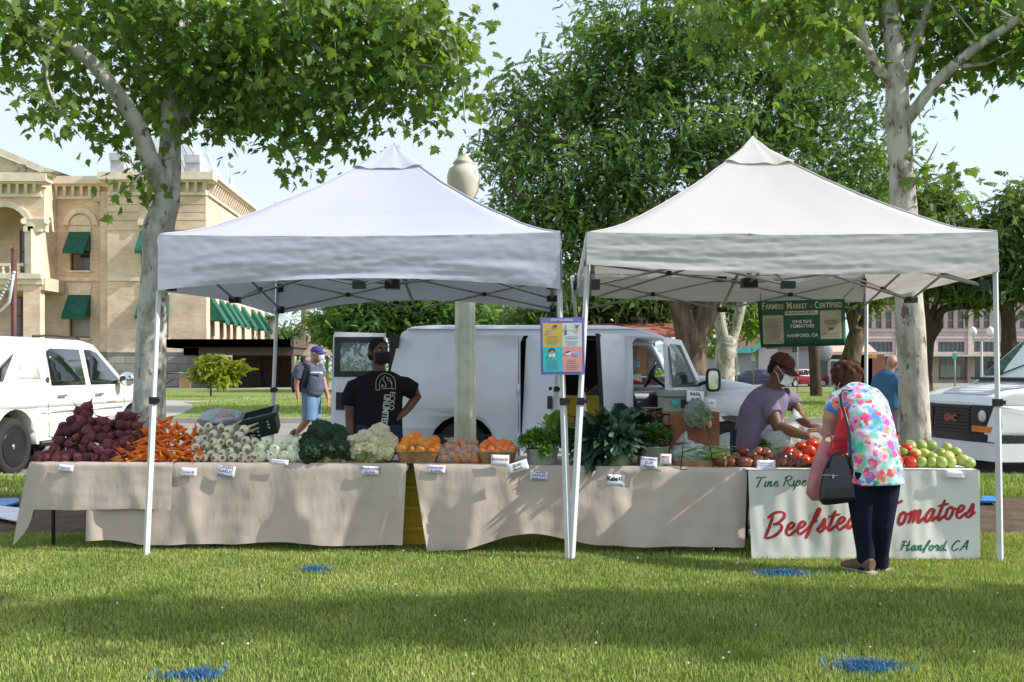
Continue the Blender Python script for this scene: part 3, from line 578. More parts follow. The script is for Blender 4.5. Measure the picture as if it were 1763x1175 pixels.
# ------------------------------------------------------------------ courthouse
def brick_mat(name, c1, c2, mortar, bw, bh, rough=.9, msize=.012):
    m = M(name, c1, rough=rough, spec=.15); n, l, b = nodes_of(m)
    c = n.new('ShaderNodeTexCoord'); sep = n.new('ShaderNodeSeparateXYZ'); l(c.outputs['Object'], sep.inputs[0])
    ad = n.new('ShaderNodeMath'); ad.operation = 'ADD'; l(sep.outputs['X'], ad.inputs[0]); l(sep.outputs['Y'], ad.inputs[1])
    cb = n.new('ShaderNodeCombineXYZ'); l(ad.outputs[0], cb.inputs['X']); l(sep.outputs['Z'], cb.inputs['Y'])
    br = n.new('ShaderNodeTexBrick'); br.inputs['Scale'].default_value = 1; br.inputs['Brick Width'].default_value = bw; br.inputs['Row Height'].default_value = bh; br.inputs['Mortar Size'].default_value = msize; br.inputs['Bias'].default_value = -.1
    br.inputs['Color1'].default_value = (*c1, 1); br.inputs['Color2'].default_value = (*c2, 1); br.inputs['Mortar'].default_value = (*mortar, 1); l(cb.outputs[0], br.inputs['Vector'])
    nz = n.new('ShaderNodeTexNoise'); nz.inputs['Scale'].default_value = .5; nz.inputs['Detail'].default_value = 8; l(c.outputs['Object'], nz.inputs['Vector'])
    mr = n.new('ShaderNodeMapRange'); mr.inputs['From Min'].default_value = .3; mr.inputs['From Max'].default_value = .7; mr.inputs['To Min'].default_value = .72; mr.inputs['To Max'].default_value = 1.12; l(nz.outputs['Fac'], mr.inputs['Value'])
    mu = n.new('ShaderNodeMixRGB'); mu.blend_type = 'MULTIPLY'; mu.inputs['Fac'].default_value = 1; l(br.outputs['Color'], mu.inputs['Color1']); l(mr.outputs['Result'], mu.inputs['Color2'])
    l(mu.outputs['Color'], b.inputs['Base Color'])
    bp = n.new('ShaderNodeBump'); bp.inputs['Strength'].default_value = .6; bp.inputs['Distance'].default_value = .03; bp.invert = True; l(br.outputs['Fac'], bp.inputs['Height']); l(bp.outputs['Normal'], b.inputs['Normal'])
    return m
m_brick = brick_mat('buff_brick', (.84, .64, .46), (.72, .53, .37), (.80, .64, .48), .5, .16)
m_trim = M('cream_trim', (.82, .69, .53), rough=.8, var=.08, scale=2)
m_granite = brick_mat('granite', (.40, .37, .33), (.31, .29, .265), (.2, .19, .17), 1.7, .62, .9, .03)
m_awn = M('green_canvas', (.018, .13, .085), rough=.85, var=.15, scale=3)
m_wframe = M('brown_sash', (.16, .07, .05), rough=.6)
m_wglass = M('dark_pane', (.045, .055, .065), rough=.06, spec=.9)
m_wblind = M('blind_pane', (.36, .33, .28), rough=.25, spec=.8)
m_zinc = M('zinc_roof', (.50, .52, .56), rough=.55, var=.1, scale=1)
m_droof = M('dark_roof', (.08, .07, .065), rough=.9)
YP, YW, YO = 80.0, 82.0, 78.4                        # pavilion, recessed wall, porch
ch = empty('courthouse', GP(250, YP), 'two storey buff brick courthouse with green window awnings and cream cornice', 'building')
def S(Y): return Y / F
def arc(cx, cy, r, a0=180, a1=360, n=14): return [(cx + r * math.cos(R(a0 + (a1 - a0) * i / n)), cy + r * math.sin(R(a0 + (a1 - a0) * i / n))) for i in range(n + 1)]
def rect(x0, y0, x1, y1): return [(x0, y0), (x1, y0), (x1, y1), (x0, y1)]
def onto(Y): return lambda x, y, t: P(x, y, Y) + Vector((0, t, 0))
b = MB()
b.poly(rect(72, 318, 190, 618), [rect(121, 408, 155, 466), rect(119, 492, 155, 582)], onto(YW), .5)
# pavilion: body plus proud courses of brick with grooves between them
b.poly(rect(185, 336, 355.5, 606), [rect(243, 402, 290, 466), rect(243, 492, 290, 582)], onto(YP), .5)
for y0, y1 in ((341, 352), (354.5, 365), (367.5, 379), (381.5, 396)):
    b.b2(tuple(P(184.5, y1, YP - .07)), tuple(P(240, y0, YP) - V(0, .003, 0))); b.b2(tuple(P(292, y1, YP - .07)), tuple(P(355, y0, YP) - V(0, .003, 0)))
b.b2(tuple(P(186, 606, YP + .5)), tuple(P(190, 338, YW + .5)))
# side wall running back
X0 = P(355, 0, YP).x; ZC = P(0, 303, YP).z
def side(d, z, o=0): return Vector((X0 - .054 * d + o, YP + d, z))
def sd_of(px): return (X0 * F - (px - CX) * YP) / ((px - CX) + .054 * F)
zt, zb_ = P(0, 338, YP).z, P(0, 606, YP).z
SW = []
for px in (361, 377, 389, 400, 415, 432, 443, 450): SW.append(sd_of(px) + .2)
z1, z0 = P(0, 512, YP).z, P(0, 585, YP).z; u1, u0 = P(0, 402, YP).z, P(0, 466, YP).z
hl = []
for d in SW: hl += [[(d, z0), (d + 1.25, z0), (d + 1.25, z1), (d, z1)], [(d, u0), (d + 1.25, u0), (d + 1.25, u1), (d, u1)]]
hl = [h for h in hl if h[1][0] < 23.6]
b.poly([(.5, zb_), (24, zb_), (24, zt), (.5, zt)], hl, lambda x, y, t: side(x, y, -t - .002), .5)
b.b2((X0 - 9, YP + 23, 0), (X0 - 1.8, YP + 24, zt))
b.b2((X0 - 9.4, YP + .6, zt - .3), (X0 - .6, YP + 22.9, zt - .05))       # flat behind the cornice
# porch: pier, block above the arch and return
b.poly([(-160, 322), (76, 322), (76, 398)] + [(51, 398)] + arc(6, 398, 45, 0, -180, 16) + [(-160, 398)], (), onto(YO), .8)
b.b2(tuple(P(40, 585, YO)), tuple(P(77, 487, YO + .8))); b.b2(tuple(P(-160, 585, YO)), tuple(P(-120, 487, YO + .8)))
b.poly(rect(-160, 478, 78, 500), (), onto(YO + .05), 3.3)
b.b2(tuple(P(70, 478, YO + .8)), tuple(P(76, 322, YW + .3)))
b.b2(tuple(P(-160, 470, YO + 3.2)), tuple(P(72, 330, YO + 3.5))); b.b2(tuple(P(-160, 600, YO + 3.2)), tuple(P(72, 500, YO + 3.5)))
b.b2(tuple(P(-160, 340, YO + .9)), tuple(P(72, 322, YO + 3.1)))
b.build('wall', m_brick, ch)
b = MB()                                            # rusticated base
b.poly(rect(72, 604, 186, 668), (), onto(YW - .12), .6); b.poly(rect(185, 606, 357, 668), (), onto(YP - .15), .6)
b.poly([(.4, -.05), (24.2, -.05), (24.2, zb_ + .05), (.4, zb_ + .05)], (), lambda x, y, t: side(x, y, .14 - t), .6)
b.poly(rect(-160, 585, 77, 668), (), onto(YO - .1), .6)
b.build('stone_base', m_granite, ch)
b = MB()                                            # cornice with brackets, belts, arches, column, pediment
def corn(px0, px1, y, Y, ov=1.0, br=14.5):
    s = Y / F
    b.b2(tuple(P(px0 - ov / s * .9, y + 8, Y - ov)), tuple(P(px1 + ov / s * .9, y, Y + .2))); b.b2(tuple(P(px0 - ov / s * .7, y + 12, Y - ov * .75)), tuple(P(px1 + ov / s * .7, y + 8.2, Y + .2)))
    b.b2(tuple(P(px0 - 2, y + 35, Y - .22)), tuple(P(px1 + 2, y + 31, Y + .1))); b.b2(tuple(P(px0, y + 31.2, Y - .06)), tuple(P(px1, y + 12.2, Y + .1)))
    x = px0 + 3
    while x < px1 - 3:
        b.hexa([P(x, y + 30, Y - .25), P(x + 5.5, y + 30, Y - .25), P(x + 5.5, y + 30, Y - .07), P(x, y + 30, Y - .07), P(x, y + 12.4, Y - .7), P(x + 5.5, y + 12.4, Y - .7), P(x + 5.5, y + 12.4, Y - .07), P(x, y + 12.4, Y - .07)]); x += br
corn(76, 178, 308, YW); corn(186, 355, 301, YP); corn(-150, 72, 304, YO)
def sidebox(d0, d1, za, zc, o0, o1): b.hexa([side(d0, za, o0), side(d0, za, o1), side(d1, za, o1), side(d1, za, o0), side(d0, zc, o0), side(d0, zc, o1), side(d1, zc, o1), side(d1, zc, o0)])
zz = lambda y: P(0, y, YP).z
sidebox(.21, 24.5, zz(309), zz(301.2), -.2, 1.0); sidebox(.21, 24.5, zz(313), zz(309.2), -.2, .75); sidebox(.11, 24.3, zz(336), zz(332), -.1, .22)
d = .8
while d < 24: b.hexa([side(d, zz(331), .003), side(d, zz(331), .25), side(d + .28, zz(331), .25), side(d + .28, zz(331), .003), side(d, zz(313.3), .003), side(d, zz(313.3), .65), side(d + .28, zz(313.3), .65), side(d + .28, zz(313.3), .003)]); d += .72
for px0, px1, Y in ((78, 184, YW), (184.4, 240, YP), (292, 356, YP)):
    b.b2(tuple(P(px0, 484, Y - .12)), tuple(P(px1, 478, Y - .004)))
b.b2(tuple(P(78, 606, YW - .2)), tuple(P(184, 601, YW - .004))); b.b2(tuple(P(184, 607, YP - .22)), tuple(P(357, 601, YP - .004)))
for cx, cy, r, Y in ((138, 388, 30, YW), (266, 388, 30, YP - .08), (6, 398, 52, YO)):
    w = 9 if r < 40 else 10
    b.poly(arc(cx, cy, r, 180, 360) + arc(cx, cy, r - w, 360, 180), (), onto(Y - .2), .19)
    if r < 40: b.poly(arc(cx, cy, r - w - 3, 180, 360), (), onto(Y - .06), .055); b.b2(tuple(P(cx - 19, 407, Y - .1)), tuple(P(cx + 19, 390, Y - .004)))
for x0, x1, Y in ((117, 157, YW), (241, 292, YP)): b.poly([(x0 + 2, 508), (x1 - 2, 508), (x1 + 1, 489), (x0 - 1, 489)], (), onto(Y - .09), .086); b.b2(tuple(P(x0, 586, Y - .2)), tuple(P(x1, 582.5, Y - .004))); b.b2(tuple(P(x0, 469, Y - .2)), tuple(P(x1, 466.2, Y - .004)))
b.loft([P(60, 475, YO + .3), P(60, 396, YO + .3)], [(.82, .6)] * 2, V(1, 0, 0), 4, smooth=False); b.b2(tuple(P(40, 399, YO - .2)), tuple(P(82, 393, YO + .8)))
b.hexa([P(45, 398, YO - .05), P(77, 398, YO - .05), P(77, 398, YO + .7), P(45, 398, YO + .7), P(39, 377, YO - .25), P(83, 377, YO - .25), P(83, 377, YO + .8), P(39, 377, YO + .8)])
for cx in (41, 81): b.loft([P(cx, 381, YO - .3), P(cx, 381, YO + .7)], [.24, .24], None, 10)
b.b2(tuple(P(-160, 458, YO - .1)), tuple(P(42, 454, YO + .2))); b.b2(tuple(P(-160, 480, YO - .35)), tuple(P(84, 474, YO + 1))); b.b2(tuple(P(-160, 490, YO - .15)), tuple(P(80, 480.2, YO + .6)))
x = -150
while x < 40:
    b.lathe([(.1, 0), (.19, .18), (.1, .4), (.17, .6), (.1, .75)], 8, P(x, 474, YO + .05)); x += 13
# pediment: raking cornice and carved tympanum
b.poly([(-160, 303), (-160, 297), (88, 297), (88, 303)], (), onto(YO - .8), .9)
b.poly([(-30, 243), (-30, 254), (70, 296), (96, 296)], (), onto(YO - .95), 1.1); b.poly([(-30, 243), (-160, 296), (-132, 296), (-30, 254)], (), onto(YO - .95), 1.1)
b.poly([(-30, 256), (68, 296), (-128, 296)], (), onto(YO - .1), .3)
for i in range(26):
    x = rng.uniform(-100, 52); y = rng.uniform(max(262, 296 - (68 - x) * .36 if x > -30 else 275), 293)
    b.ell(P(x, y, YO - .12), (rng.uniform(.12, .35), .12, rng.uniform(.1, .25)), nu=8, nv=5)
b.build('cornice', m_trim, ch)
b = MB(); b.poly([(70, 286), (128, 305), (70, 305)], (), onto(YW + 1), 6); b.build('dark_roof', m_droof, ch)
b = MB()                                            # zinc roofs and turrets
def pyr(x0, x1, yb, yt, Y, dep, apex=None):
    s = Y / F; A, B_ = P(x0, yb, Y), P(x1, yb, Y); c = P(apex if apex else (x0 + x1) / 2, yt, Y + dep / 2)
    b.add([A, B_, B_ + V(0, dep, 0), A + V(0, dep, 0), c], [(0, 1, 4), (1, 2, 4), (2, 3, 4), (3, 0, 4), (3, 2, 1, 0)])
    return c
b.b2(tuple(P(190, 302, YP + .5)), tuple(P(226, 275, YP + 2))); b.b2(tuple(P(188, 276, YP + .3)), tuple(P(228, 272, YP + 2.2)))
b.b2(tuple(P(318, 302, YP + .5)), tuple(P(354, 279, YP + 2))); b.b2(tuple(P(316, 280, YP + .3)), tuple(P(356, 275, YP + 2.2)))
c = pyr(216, 357, 302, 188, YP + 3, 7, 287)
for i in range(9): b.tube([P(216 + i * 17.6, 302, YP + 2.98), c], .035, 4)
c = pyr(336, 372, 302, 256, YP + 5, 2.4); b.tube([c - V(0, 0, .2), c + V(0, 0, 1.1)], .05, 5); b.ell(c + V(0, 0, .5), .16); b.ell(c + V(0, 0, .8), .1)
b.build('turret_roof', m_zinc, ch)
b = MB()
def side_pt(px, py):
    d = sd_of(px); Y = YP + d; return Vector((X0 - .054 * d, Y, H + (HY - py) / F * Y))
c = side_pt(398, 322); b.lathe([(.7, -1.2), (0, 1.2), (.06, 1.25), (.06, 2.0)], 4, c, smooth=False); b.ell(c + V(0, 0, 2.0), .3)
p = [side_pt(412, 376), side_pt(455, 378)]
b.hexa([p[0] - V(.2, 0, 0), p[1] - V(.2, 0, 0), p[1] - V(5, 0, 0), p[0] - V(5, 0, 0)] + [p[0] + V(-1.5, 0, 1.7), p[1] + V(-1.5, 0, 1.7), p[1] + V(-3.5, 0, 1.7), p[0] + V(-3.5, 0, 1.7)])
b.build('wing_roof', m_zinc, ch)
def window(pts3, inward, name='window', blind=False):
    """a sash set in an opening: corners bl, br, tr, tl; inward vector"""
    bl_, br_, tr_, tl_ = pts3; nx = (br_ - bl_); w = nx.length; nx.normalize(); hgt = (tl_ - bl_).length; f_ = MB(); o = bl_ + inward
    def bx(u0, u1, v0, v1, dd): 
        q = [o + nx * u0 + V(0, 0, v0), o + nx * u1 + V(0, 0, v0)]; i_ = inward.normalized() * dd
        f_.hexa([q[0], q[1], q[1] + i_, q[0] + i_] + [x + V(0, 0, v1 - v0) for x in (q[0], q[1], q[1] + i_, q[0] + i_)])
    fr = .11
    bx(0, w, 0, fr, .12); bx(0, w, hgt - fr, hgt, .12); bx(0, fr, fr, hgt - fr, .12); bx(w - fr, w, fr, hgt - fr, .12); bx(fr, w - fr, hgt * .5 - .06, hgt * .5 + .06, .1)
    fo = f_.build(name, m_wframe, ch); i_ = inward.normalized() * .05; g = MB()
    a = [o + i_ + nx * .05 + V(0, 0, .05), o + i_ + nx * (w - .05) + V(0, 0, .05)]; j = inward.normalized() * .02
    g.hexa([a[0], a[1], a[1] + j, a[0] + j] + [x + V(0, 0, hgt - .1) for x in (a[0], a[1], a[1] + j, a[0] + j)])
    g.build('pane', m_wblind if blind else m_wglass, fo)
def awning(A, B_, out, drop, scal=True):
    """A, B: top corners on the wall; out: outward vector; drop: height"""
    w = MB(); n = 12; dz = V(0, 0, -drop); C_, D_ = A + out + dz, B_ + out + dz
    w.add([A, B_, D_, C_], [(0, 1, 2, 3)]); w.add([A, C_, A + dz], [(0, 1, 2)]); w.add([B_, D_, B_ + dz], [(2, 1, 0)])
    for i in range(n):
        p0, p1 = C_.lerp(D_, i / n), C_.lerp(D_, (i + 1) / n); w.add([p0, p1, p1 + V(0, 0, -.22), (p0 + p1) / 2 + V(0, 0, -.34), p0 + V(0, 0, -.22)], [(0, 1, 2, 3, 4)])
    w.build('awning', m_awn, ch, solid=.03)
for x0, y0, x1, y1, Y, bd in ((121, 408, 155, 466, YW, 0), (119, 492, 155, 582, YW, 1), (243, 402, 290, 466, YP, 0), (243, 492, 290, 582, YP, 1)):
    window([P(x0, y1, Y), P(x1, y1, Y), P(x1, y0, Y), P(x0, y0, Y)], V(0, .28, 0), blind=bd)
    top = 398 if y0 < 450 else 508
    awning(P(x0 - 1, top, Y - .02), P(x1 + 1, top, Y - .02), V(0, -1.3, 0), (36 if y0 < 450 else 37) * S(Y))
for d in SW:
    if d > 22.2: continue
    window([side(d, z0), side(d + 1.25, z0), side(d + 1.25, z1), side(d, z1)], V(-.3, 0, 0)); window([side(d, u0), side(d + 1.25, u0), side(d + 1.25, u1), side(d, u1)], V(-.3, 0, 0))
    awning(side(d - .1, z1 + .1, .02), side(d + 1.35, z1 + .1, .02), V(1.25, 0, 0), 1.95)
window([P(28, 578, YO + 3.2), P(40, 578, YO + 3.2), P(40, 512, YO + 3.2), P(28, 512, YO + 3.2)], V(0, -.1, 0))
window([P(36, 470, YO + 3.2), P(50, 470, YO + 3.2), P(50, 398, YO + 3.2), P(36, 398, YO + 3.2)], V(0, -.1, 0))

# ------------------------------------------------------------------ pergola, shrub, fence piece
m_dwood = M('dark_timber', (.11, .08, .065), rough=.85, scale=3, bump=.4, bscale=20)
m_lwood = M('weathered_timber', (.28, .22, .17), rough=.9, scale=3)
YG = 72
e = empty('pergola', GP(450, YG), 'dark timber pergola with slatted flat roof beside the courthouse', 'pergola')
b = MB(); b.b2(tuple(P(316, 612, YG)), tuple(P(505, 598, YG + .35))); b.b2(tuple(P(330, 612, YG + 8)), tuple(P(590, 598, YG + 8.3))); b.hexa([P(316, 612, YG), P(342, 612, YG), P(342, 612, YG + .3), P(330, 612, YG + .3), P(316, 599, YG), P(342, 599, YG), P(342, 599, YG + .3), P(330, 599, YG + .3)])
b.b2(tuple(P(505.2, 611, YG + .02)), tuple(P(513, 598, YG + 9)))
b.build('beam', m_dwood, e)
b = MB(); x = 338
while x < 512: b.b2(tuple(P(x, 597.8, YG - .6)), tuple(P(x + 3, 590.5, YG + 9))); x += 6.0
b.b2(tuple(P(336, 590.3, YG + .1)), tuple(P(514, 588.2, YG + .5))); b.b2(tuple(P(336, 590.3, YG + 3.1)), tuple(P(514, 588.2, YG + 3.5))); b.b2(tuple(P(336, 590.3, YG + 6.1)), tuple(P(514, 588.2, YG + 6.5)))
b.build('slat_roof', m_dwood, e)
for px, dy in ((341, .1), (504, .1), (398, 8), (341, 8), (504, 8), (460, 8), (430, 8), (480, 8)):
    b = MB(); b.b2((P(px - 2.4, 0, YG).x, YG + dy, 0), (P(px + 2.4, 0, YG).x, YG + dy + .22, P(0, 612, YG).z - .003)); b.build('post', m_dwood if px != 504 else m_lwood, e)
b = MB(); b.b2(tuple(P(400, 668, YG + 8.32)), tuple(P(508, 612, YG + 8.5))); b.build('back_screen', m_dwood, e)
e = empty('pergola', GP(540, YG + 4), 'weathered brown pergola with tiled slope behind the walking man', 'pergola')
b = MB(); b.hexa([P(512, 613, YG + 3), P(600, 613, YG + 3), P(600, 613, YG + 8), P(512, 613, YG + 8), P(512, 590, YG + 5), P(590, 600, YG + 5), P(590, 600, YG + 6), P(512, 590, YG + 6)]); b.build('roof', m_lwood, e)
for px in (503, 521, 545, 556, 566, 585):
    b = MB(); b.b2((P(px - 2, 0, YG).x, YG + 4, 0), (P(px + 2, 0, YG).x, YG + 4.25, 2.4)); b.build('post', m_lwood, e)
tr = [(GP(363, 50, -.02), .05)] + ln(50, (363, 665, 0, .05), (365, 650, 0, .04))
tree('small_tree', 50, tr, [ln(50, (365, 655, 0, .03), (355, 635, 0, .015)), ln(50, (365, 650, 0, .03), (385, 636, 0, .015), (430, 631, 0, .006))], 'small yellow green tree on the lawn before the pergola', None, m_bark, m_lyel, 'spray', blobs=[(362, 635, 24, 16, 0, .7, 14), (385, 642, 20, 18, 0, .7, 12), (372, 622, 18, 8, 0, .4, 4), (410, 632, 26, 3, 0, .15, 2.5), (345, 650, 12, 8, 0, .3, 2)], per=6, lsize=.42, cl=8, spread=(.16, .16, .12), twigs=8)
e = empty('stair_railing', GP(298, 70), 'black handrail with wooden gate panels at the courthouse side', 'railing')
b = MB(); b.tube([P(283, 668, 70), P(283, 624, 70)], .06, 6); b.tube([P(283, 643, 70), P(312, 643, 70)], .05, 6); b.tube([P(283, 663, 70), P(312, 645, 70)], .05, 6); b.build('rail', m_dwood, e)
b = MB(); b.b2(tuple(P(308, 668, 70)), tuple(P(329, 652, 70.1))); b.build('gate_panel', M('gate_wood', (.36, .22, .10), rough=.8), e)
# rusty pole with a light garland at the far left
b = MB(); b.tube([GP(24, 22, -.15), P(24, 432, 22)], .062, 12); b.ell(P(24, 431, 22), .066); e = b.build('light_pole', M('rusty_red', (.12, .04, .03), rough=.6)); tag(e, 'tall rust red pole at the left edge in front of the courthouse', 'pole')
b = MB(); b.tube([P(24, 470, 21.9), P(16, 520, 21.9), P(0, 538, 21.9), P(-40, 545, 21.9)], .035, 7)
for i in range(20):
    t = i / 20; q = P(24 - 60 * t, 470 + 75 * math.sin(t * 1.57), 21.9); b.ell(q, .045, nu=6, nv=4)
tag(b.build('garland', M('silver', (.5, .5, .5), rough=.4)), 'silver light garland hanging from the rust red pole', 'garland')

# ------------------------------------------------------------------ buildings across the street on the right
m_pink = M('pink_plaster', (.56, .42, .38), rough=.85, var=.06, scale=.6)
m_pinkd = M('pink_band', (.62, .50, .46), rough=.85, var=.05)
m_teal = M('teal_fascia', (.08, .40, .36), rough=.6)
m_shop = M('shop_glass', (.06, .07, .08), rough=.08, spec=.8)
m_greyw = M('grey_wall', (.33, .33, .33), rough=.85, var=.06)
m_tile = M('brown_shingle', (.20, .12, .08), rough=.9, scale=6, bump=.5, bscale=30)
m_rbrick = brick_mat('red_brick', (.30, .10, .065), (.22, .075, .05), (.33, .25, .2), .24, .085)
m_redroof = M('red_tile', (.38, .11, .07), rough=.8, scale=8, bump=.5)
m_white = M('white_paint', (.78, .78, .76), rough=.5, var=.04)
YB = 110
e = empty('shop_building', GP(1620, YB), 'pink two storey shop row with tall upper windows and pale canopy', 'building')
b = MB(); ups = []
for x in list(range(1492, 1960, 1)):
    pass
x = 1490
groups = []
while x < 1960:
    for k in range(3): ups.append((x + k * 17, x + k * 17 + 11))
    groups.append((x - 5, x + 50)); x += 62
cl_ = [(g0 + 6, g1 - 3) for g0, g1 in groups]
b.poly(rect(1478, 517, 1990, 614), [rect(a, 535, c, 566) for a, c in ups] + [rect(a, 589, c, 606) for a, c in cl_], onto(YB), .6)
for g0, g1 in groups: b.b2(tuple(P(g0 - 5, 662, YB)), tuple(P(g0 + 3, 614, YB + .6)))
b.b2(tuple(P(1478, 660, YB + .6)), tuple(P(1990, 650, YB + .9)))
b.build('wall', m_pink, e)
b = MB(); b.b2(tuple(P(1470, 519, YB - .9)), tuple(P(1990, 512, YB + 2))); b.b2(tuple(P(1476, 571, YB - .15)), tuple(P(1990, 568, YB - .004))); b.b2(tuple(P(1476, 583, YB - .12)), tuple(P(1990, 580, YB - .004)))
for g0, g1 in groups: b.b2(tuple(P(g0 - 4, 614, YB - .2)), tuple(P(g0 + 2, 521, YB - .004)))
b.build('trim', m_pinkd, e)
b = MB(); b.b2(tuple(P(1560, 511.8, YB - 1.1)), tuple(P(1990, 508, YB + 3))); b.hexa([P(1560, 508, YB - .5), P(1990, 508, YB - .5), P(1990, 508, YB + 6), P(1560, 508, YB + 6), P(1580, 498, YB + 2), P(1990, 498, YB + 2), P(1990, 498, YB + 5), P(1580, 498, YB + 5)]); b.build('roof', M('green_grey_roof', (.16, .22, .2), rough=.8), e)
b = MB(); b.b2(tuple(P(1478, 614, YB - 2.4)), tuple(P(1990, 611.5, YB - .005))); b.build('canopy', M('pale_canopy', (.5, .56, .52), rough=.6), e)
for a, c in ups:
    f_ = MB(); f_.b2(tuple(P(a, 566, YB + .25)), tuple(P(c, 535, YB + .35))); f_.b2(tuple(P(a, 552, YB + .15)), tuple(P(c, 551, YB + .2)))
    fo = f_.build('window', M('white_sash', (.5, .52, .52), rough=.5), e)
    g = MB(); g.b2(tuple(P(a + 2, 564.5, YB + .2)), tuple(P(c - 2, 552.2, YB + .249))); g.b2(tuple(P(a + 2, 550.5, YB + .2)), tuple(P(c - 2, 537, YB + .249))); g.build('pane', m_shop, fo)
for a, c in cl_:
    f_ = MB(); f_.b2(tuple(P(a, 606, YB + .3)), tuple(P(c, 589, YB + .36)))
    n = 6
    for k in range(1, n): f_.b2(tuple(P(a + (c - a) * k / n - .5, 606, YB + .2)), tuple(P(a + (c - a) * k / n + .5, 589, YB + .3)))
    f_.build('clerestory', M('blue_grey_pane', (.10, .125, .14), rough=.15, spec=.7), e)
for i, (g0, g1) in enumerate(groups):
    f_ = MB(); f_.b2(tuple(P(g0 + 3, 652, YB + .3)), tuple(P(g1 + 2, 614.2, YB + .4))); fo = f_.build('shop_window', m_shop, e)
    f_ = MB()
    for k in range(4): f_.b2(tuple(P(g0 + 3 + k * 17, 652, YB + .22)), tuple(P(g0 + 5 + k * 17, 614.2, YB + .298)))
    if i % 2 == 0: f_.b2(tuple(P(g0 + 10, 650, YB + .24)), tuple(P(g0 + 44, 628, YB + .29)))
    f_.build('mullion', M('shop_frame', (.35, .34, .32), rough=.5), fo)
b = MB(); b.b2(tuple(P(1478, 660, YB + 14)), tuple(P(1990, 520, YB + 15))); b.build('rear_wall', m_pink, e)
# grey building with teal fascia
YK = 92
e = empty('grey_building', GP(1280, YK), 'grey building with brown shingle gable and teal fascia', 'building')
b = MB(); b.b2(tuple(P(1215, 664, YK)), tuple(P(1302, 604, YK + 8))); b.b2(tuple(P(1306, 664, YK - .3)), tuple(P(1316, 596, YK + .3))); b.b2(tuple(P(1316.5, 664, YK + 2)), tuple(P(1420, 600, YK + 8))); b.build('wall', m_greyw, e)
b = MB(); b.hexa([P(1215, 603, YK - .6), P(1298, 603, YK - .6), P(1298, 603, YK + 9), P(1215, 603, YK + 9), P(1250, 560, YK + 4), P(1345, 520, YK + 4), P(1345, 520, YK + 5), P(1250, 560, YK + 5)]); b.add([P(1298, 601, YK - .58), P(1345, 572, YK - .2), P(1345, 520, YK + 4)], [(0, 1, 2)]); b.b2(tuple(P(1316, 599, YK + 1.5)), tuple(P(1425, 590, YK + 9))); b.build('roof', m_tile, e)
b = MB(); b.b2(tuple(P(1214, 608, YK - .75)), tuple(P(1296, 598, YK - .62))); b.hexa([P(1296, 608, YK - .78), P(1340, 581, YK - .78), P(1340, 581, YK - .6), P(1296, 608, YK - .6), P(1296, 598, YK - .78), P(1340, 570, YK - .78), P(1340, 570, YK - .6), P(1296, 598, YK - .6)]); b.build('fascia', m_teal, e)
# red roofed brick building behind the van
YD = 52
e = empty('brick_building', GP(1080, YD), 'red brick building with red roof seen through the van door window', 'building')
b = MB(); b.b2((P(980, 0, YD).x, YD, -.1), (P(1128, 0, YD).x, YD + 8, P(0, 578, YD).z)); b.build('wall', m_rbrick, e)
b = MB(); b.hexa([P(972, 578, YD - .8), P(1172, 578, YD - .8), P(1172, 578, YD + 9), P(972, 578, YD + 9), P(985, 557, YD + 2), P(1160, 557, YD + 2), P(1160, 557, YD + 6), P(985, 557, YD + 6)]); b.b2(tuple(P(970, 581, YD - .9)), tuple(P(1215, 576, YD - .81))); b.build('roof', m_redroof, e)
b = MB(); b.b2(tuple(P(1090, 558, YD + 3)), tuple(P(1105, 551, YD + 3.6))); b.b2(tuple(P(1086, 551, YD + 2.9)), tuple(P(1109, 547, YD + 3.7))); b.build('roof_vent', m_white, e)
for px in (1165, 1208): 
    b = MB(); b.b2((P(px - 4, 0, YD).x, YD - .6, 0), (P(px + 4, 0, YD).x, YD - .3, P(0, 580.8, YD).z)); b.build('post', M('green_post', (.03, .07, .05), rough=.6), e)
for px in (1090, 1150 - 30): 
    b = MB(); b.b2(tuple(P(px - 4, 660, YD - .06)), tuple(P(px + 5, 595, YD - .004))); f_ = b.build('window', m_shop, e)
b = MB(); b.b2(tuple(P(1096, 633, YD - .05)), tuple(P(1102, 622, YD - .004))); b.build('notice', M('notice_blue', (.12, .25, .5)), e)
# kiosk with tan awning
YQ = 82
e = empty('kiosk', GP(1460, YQ), 'small green kiosk under a pinkish tan awning roof', 'kiosk')
b = MB(); b.hexa([P(1412, 606, YQ - 2), P(1510, 606, YQ - 2), P(1510, 606, YQ + 4), P(1412, 606, YQ + 4), P(1436, 586, YQ + .5), P(1488, 586, YQ + .5), P(1488, 586, YQ + 1.5), P(1436, 586, YQ + 1.5)]); b.b2(tuple(P(1412, 611, YQ - 2)), tuple(P(1510, 606.1, YQ - 1.9))); b.build('awning', M('tan_canvas', (.62, .43, .33), rough=.85), e)
b = MB(); b.b2(tuple(P(1424, 664, YQ)), tuple(P(1480, 611, YQ + 3))); b.build('booth', M('green_booth', (.06, .10, .085), rough=.6), e)
b = MB(); b.b2(tuple(P(1481, 664, YQ)), tuple(P(1500, 611, YQ + 3))); b.build('brick_pier', m_rbrick, e)
b = MB(); b.b2(tuple(P(1495, 617, YQ - .4)), tuple(P(1509, 610, YQ - .3))); b.build('hanging_sign', M('orange_sign', (.7, .35, .05)), e)
b = MB(); b.ell(P(1421, 607, YQ - 2.5), (.6, .25, .75), Matrix.Rotation(R(20), 3, 'Y')); b.tube([P(1421, 607, YQ - 2.2), P(1425, 617, YQ - 1.6)], .06, 6); tag(b.build('satellite_dish', M('dish_grey', (.25, .26, .27))), 'grey satellite dish in front of the kiosk awning', 'dish')
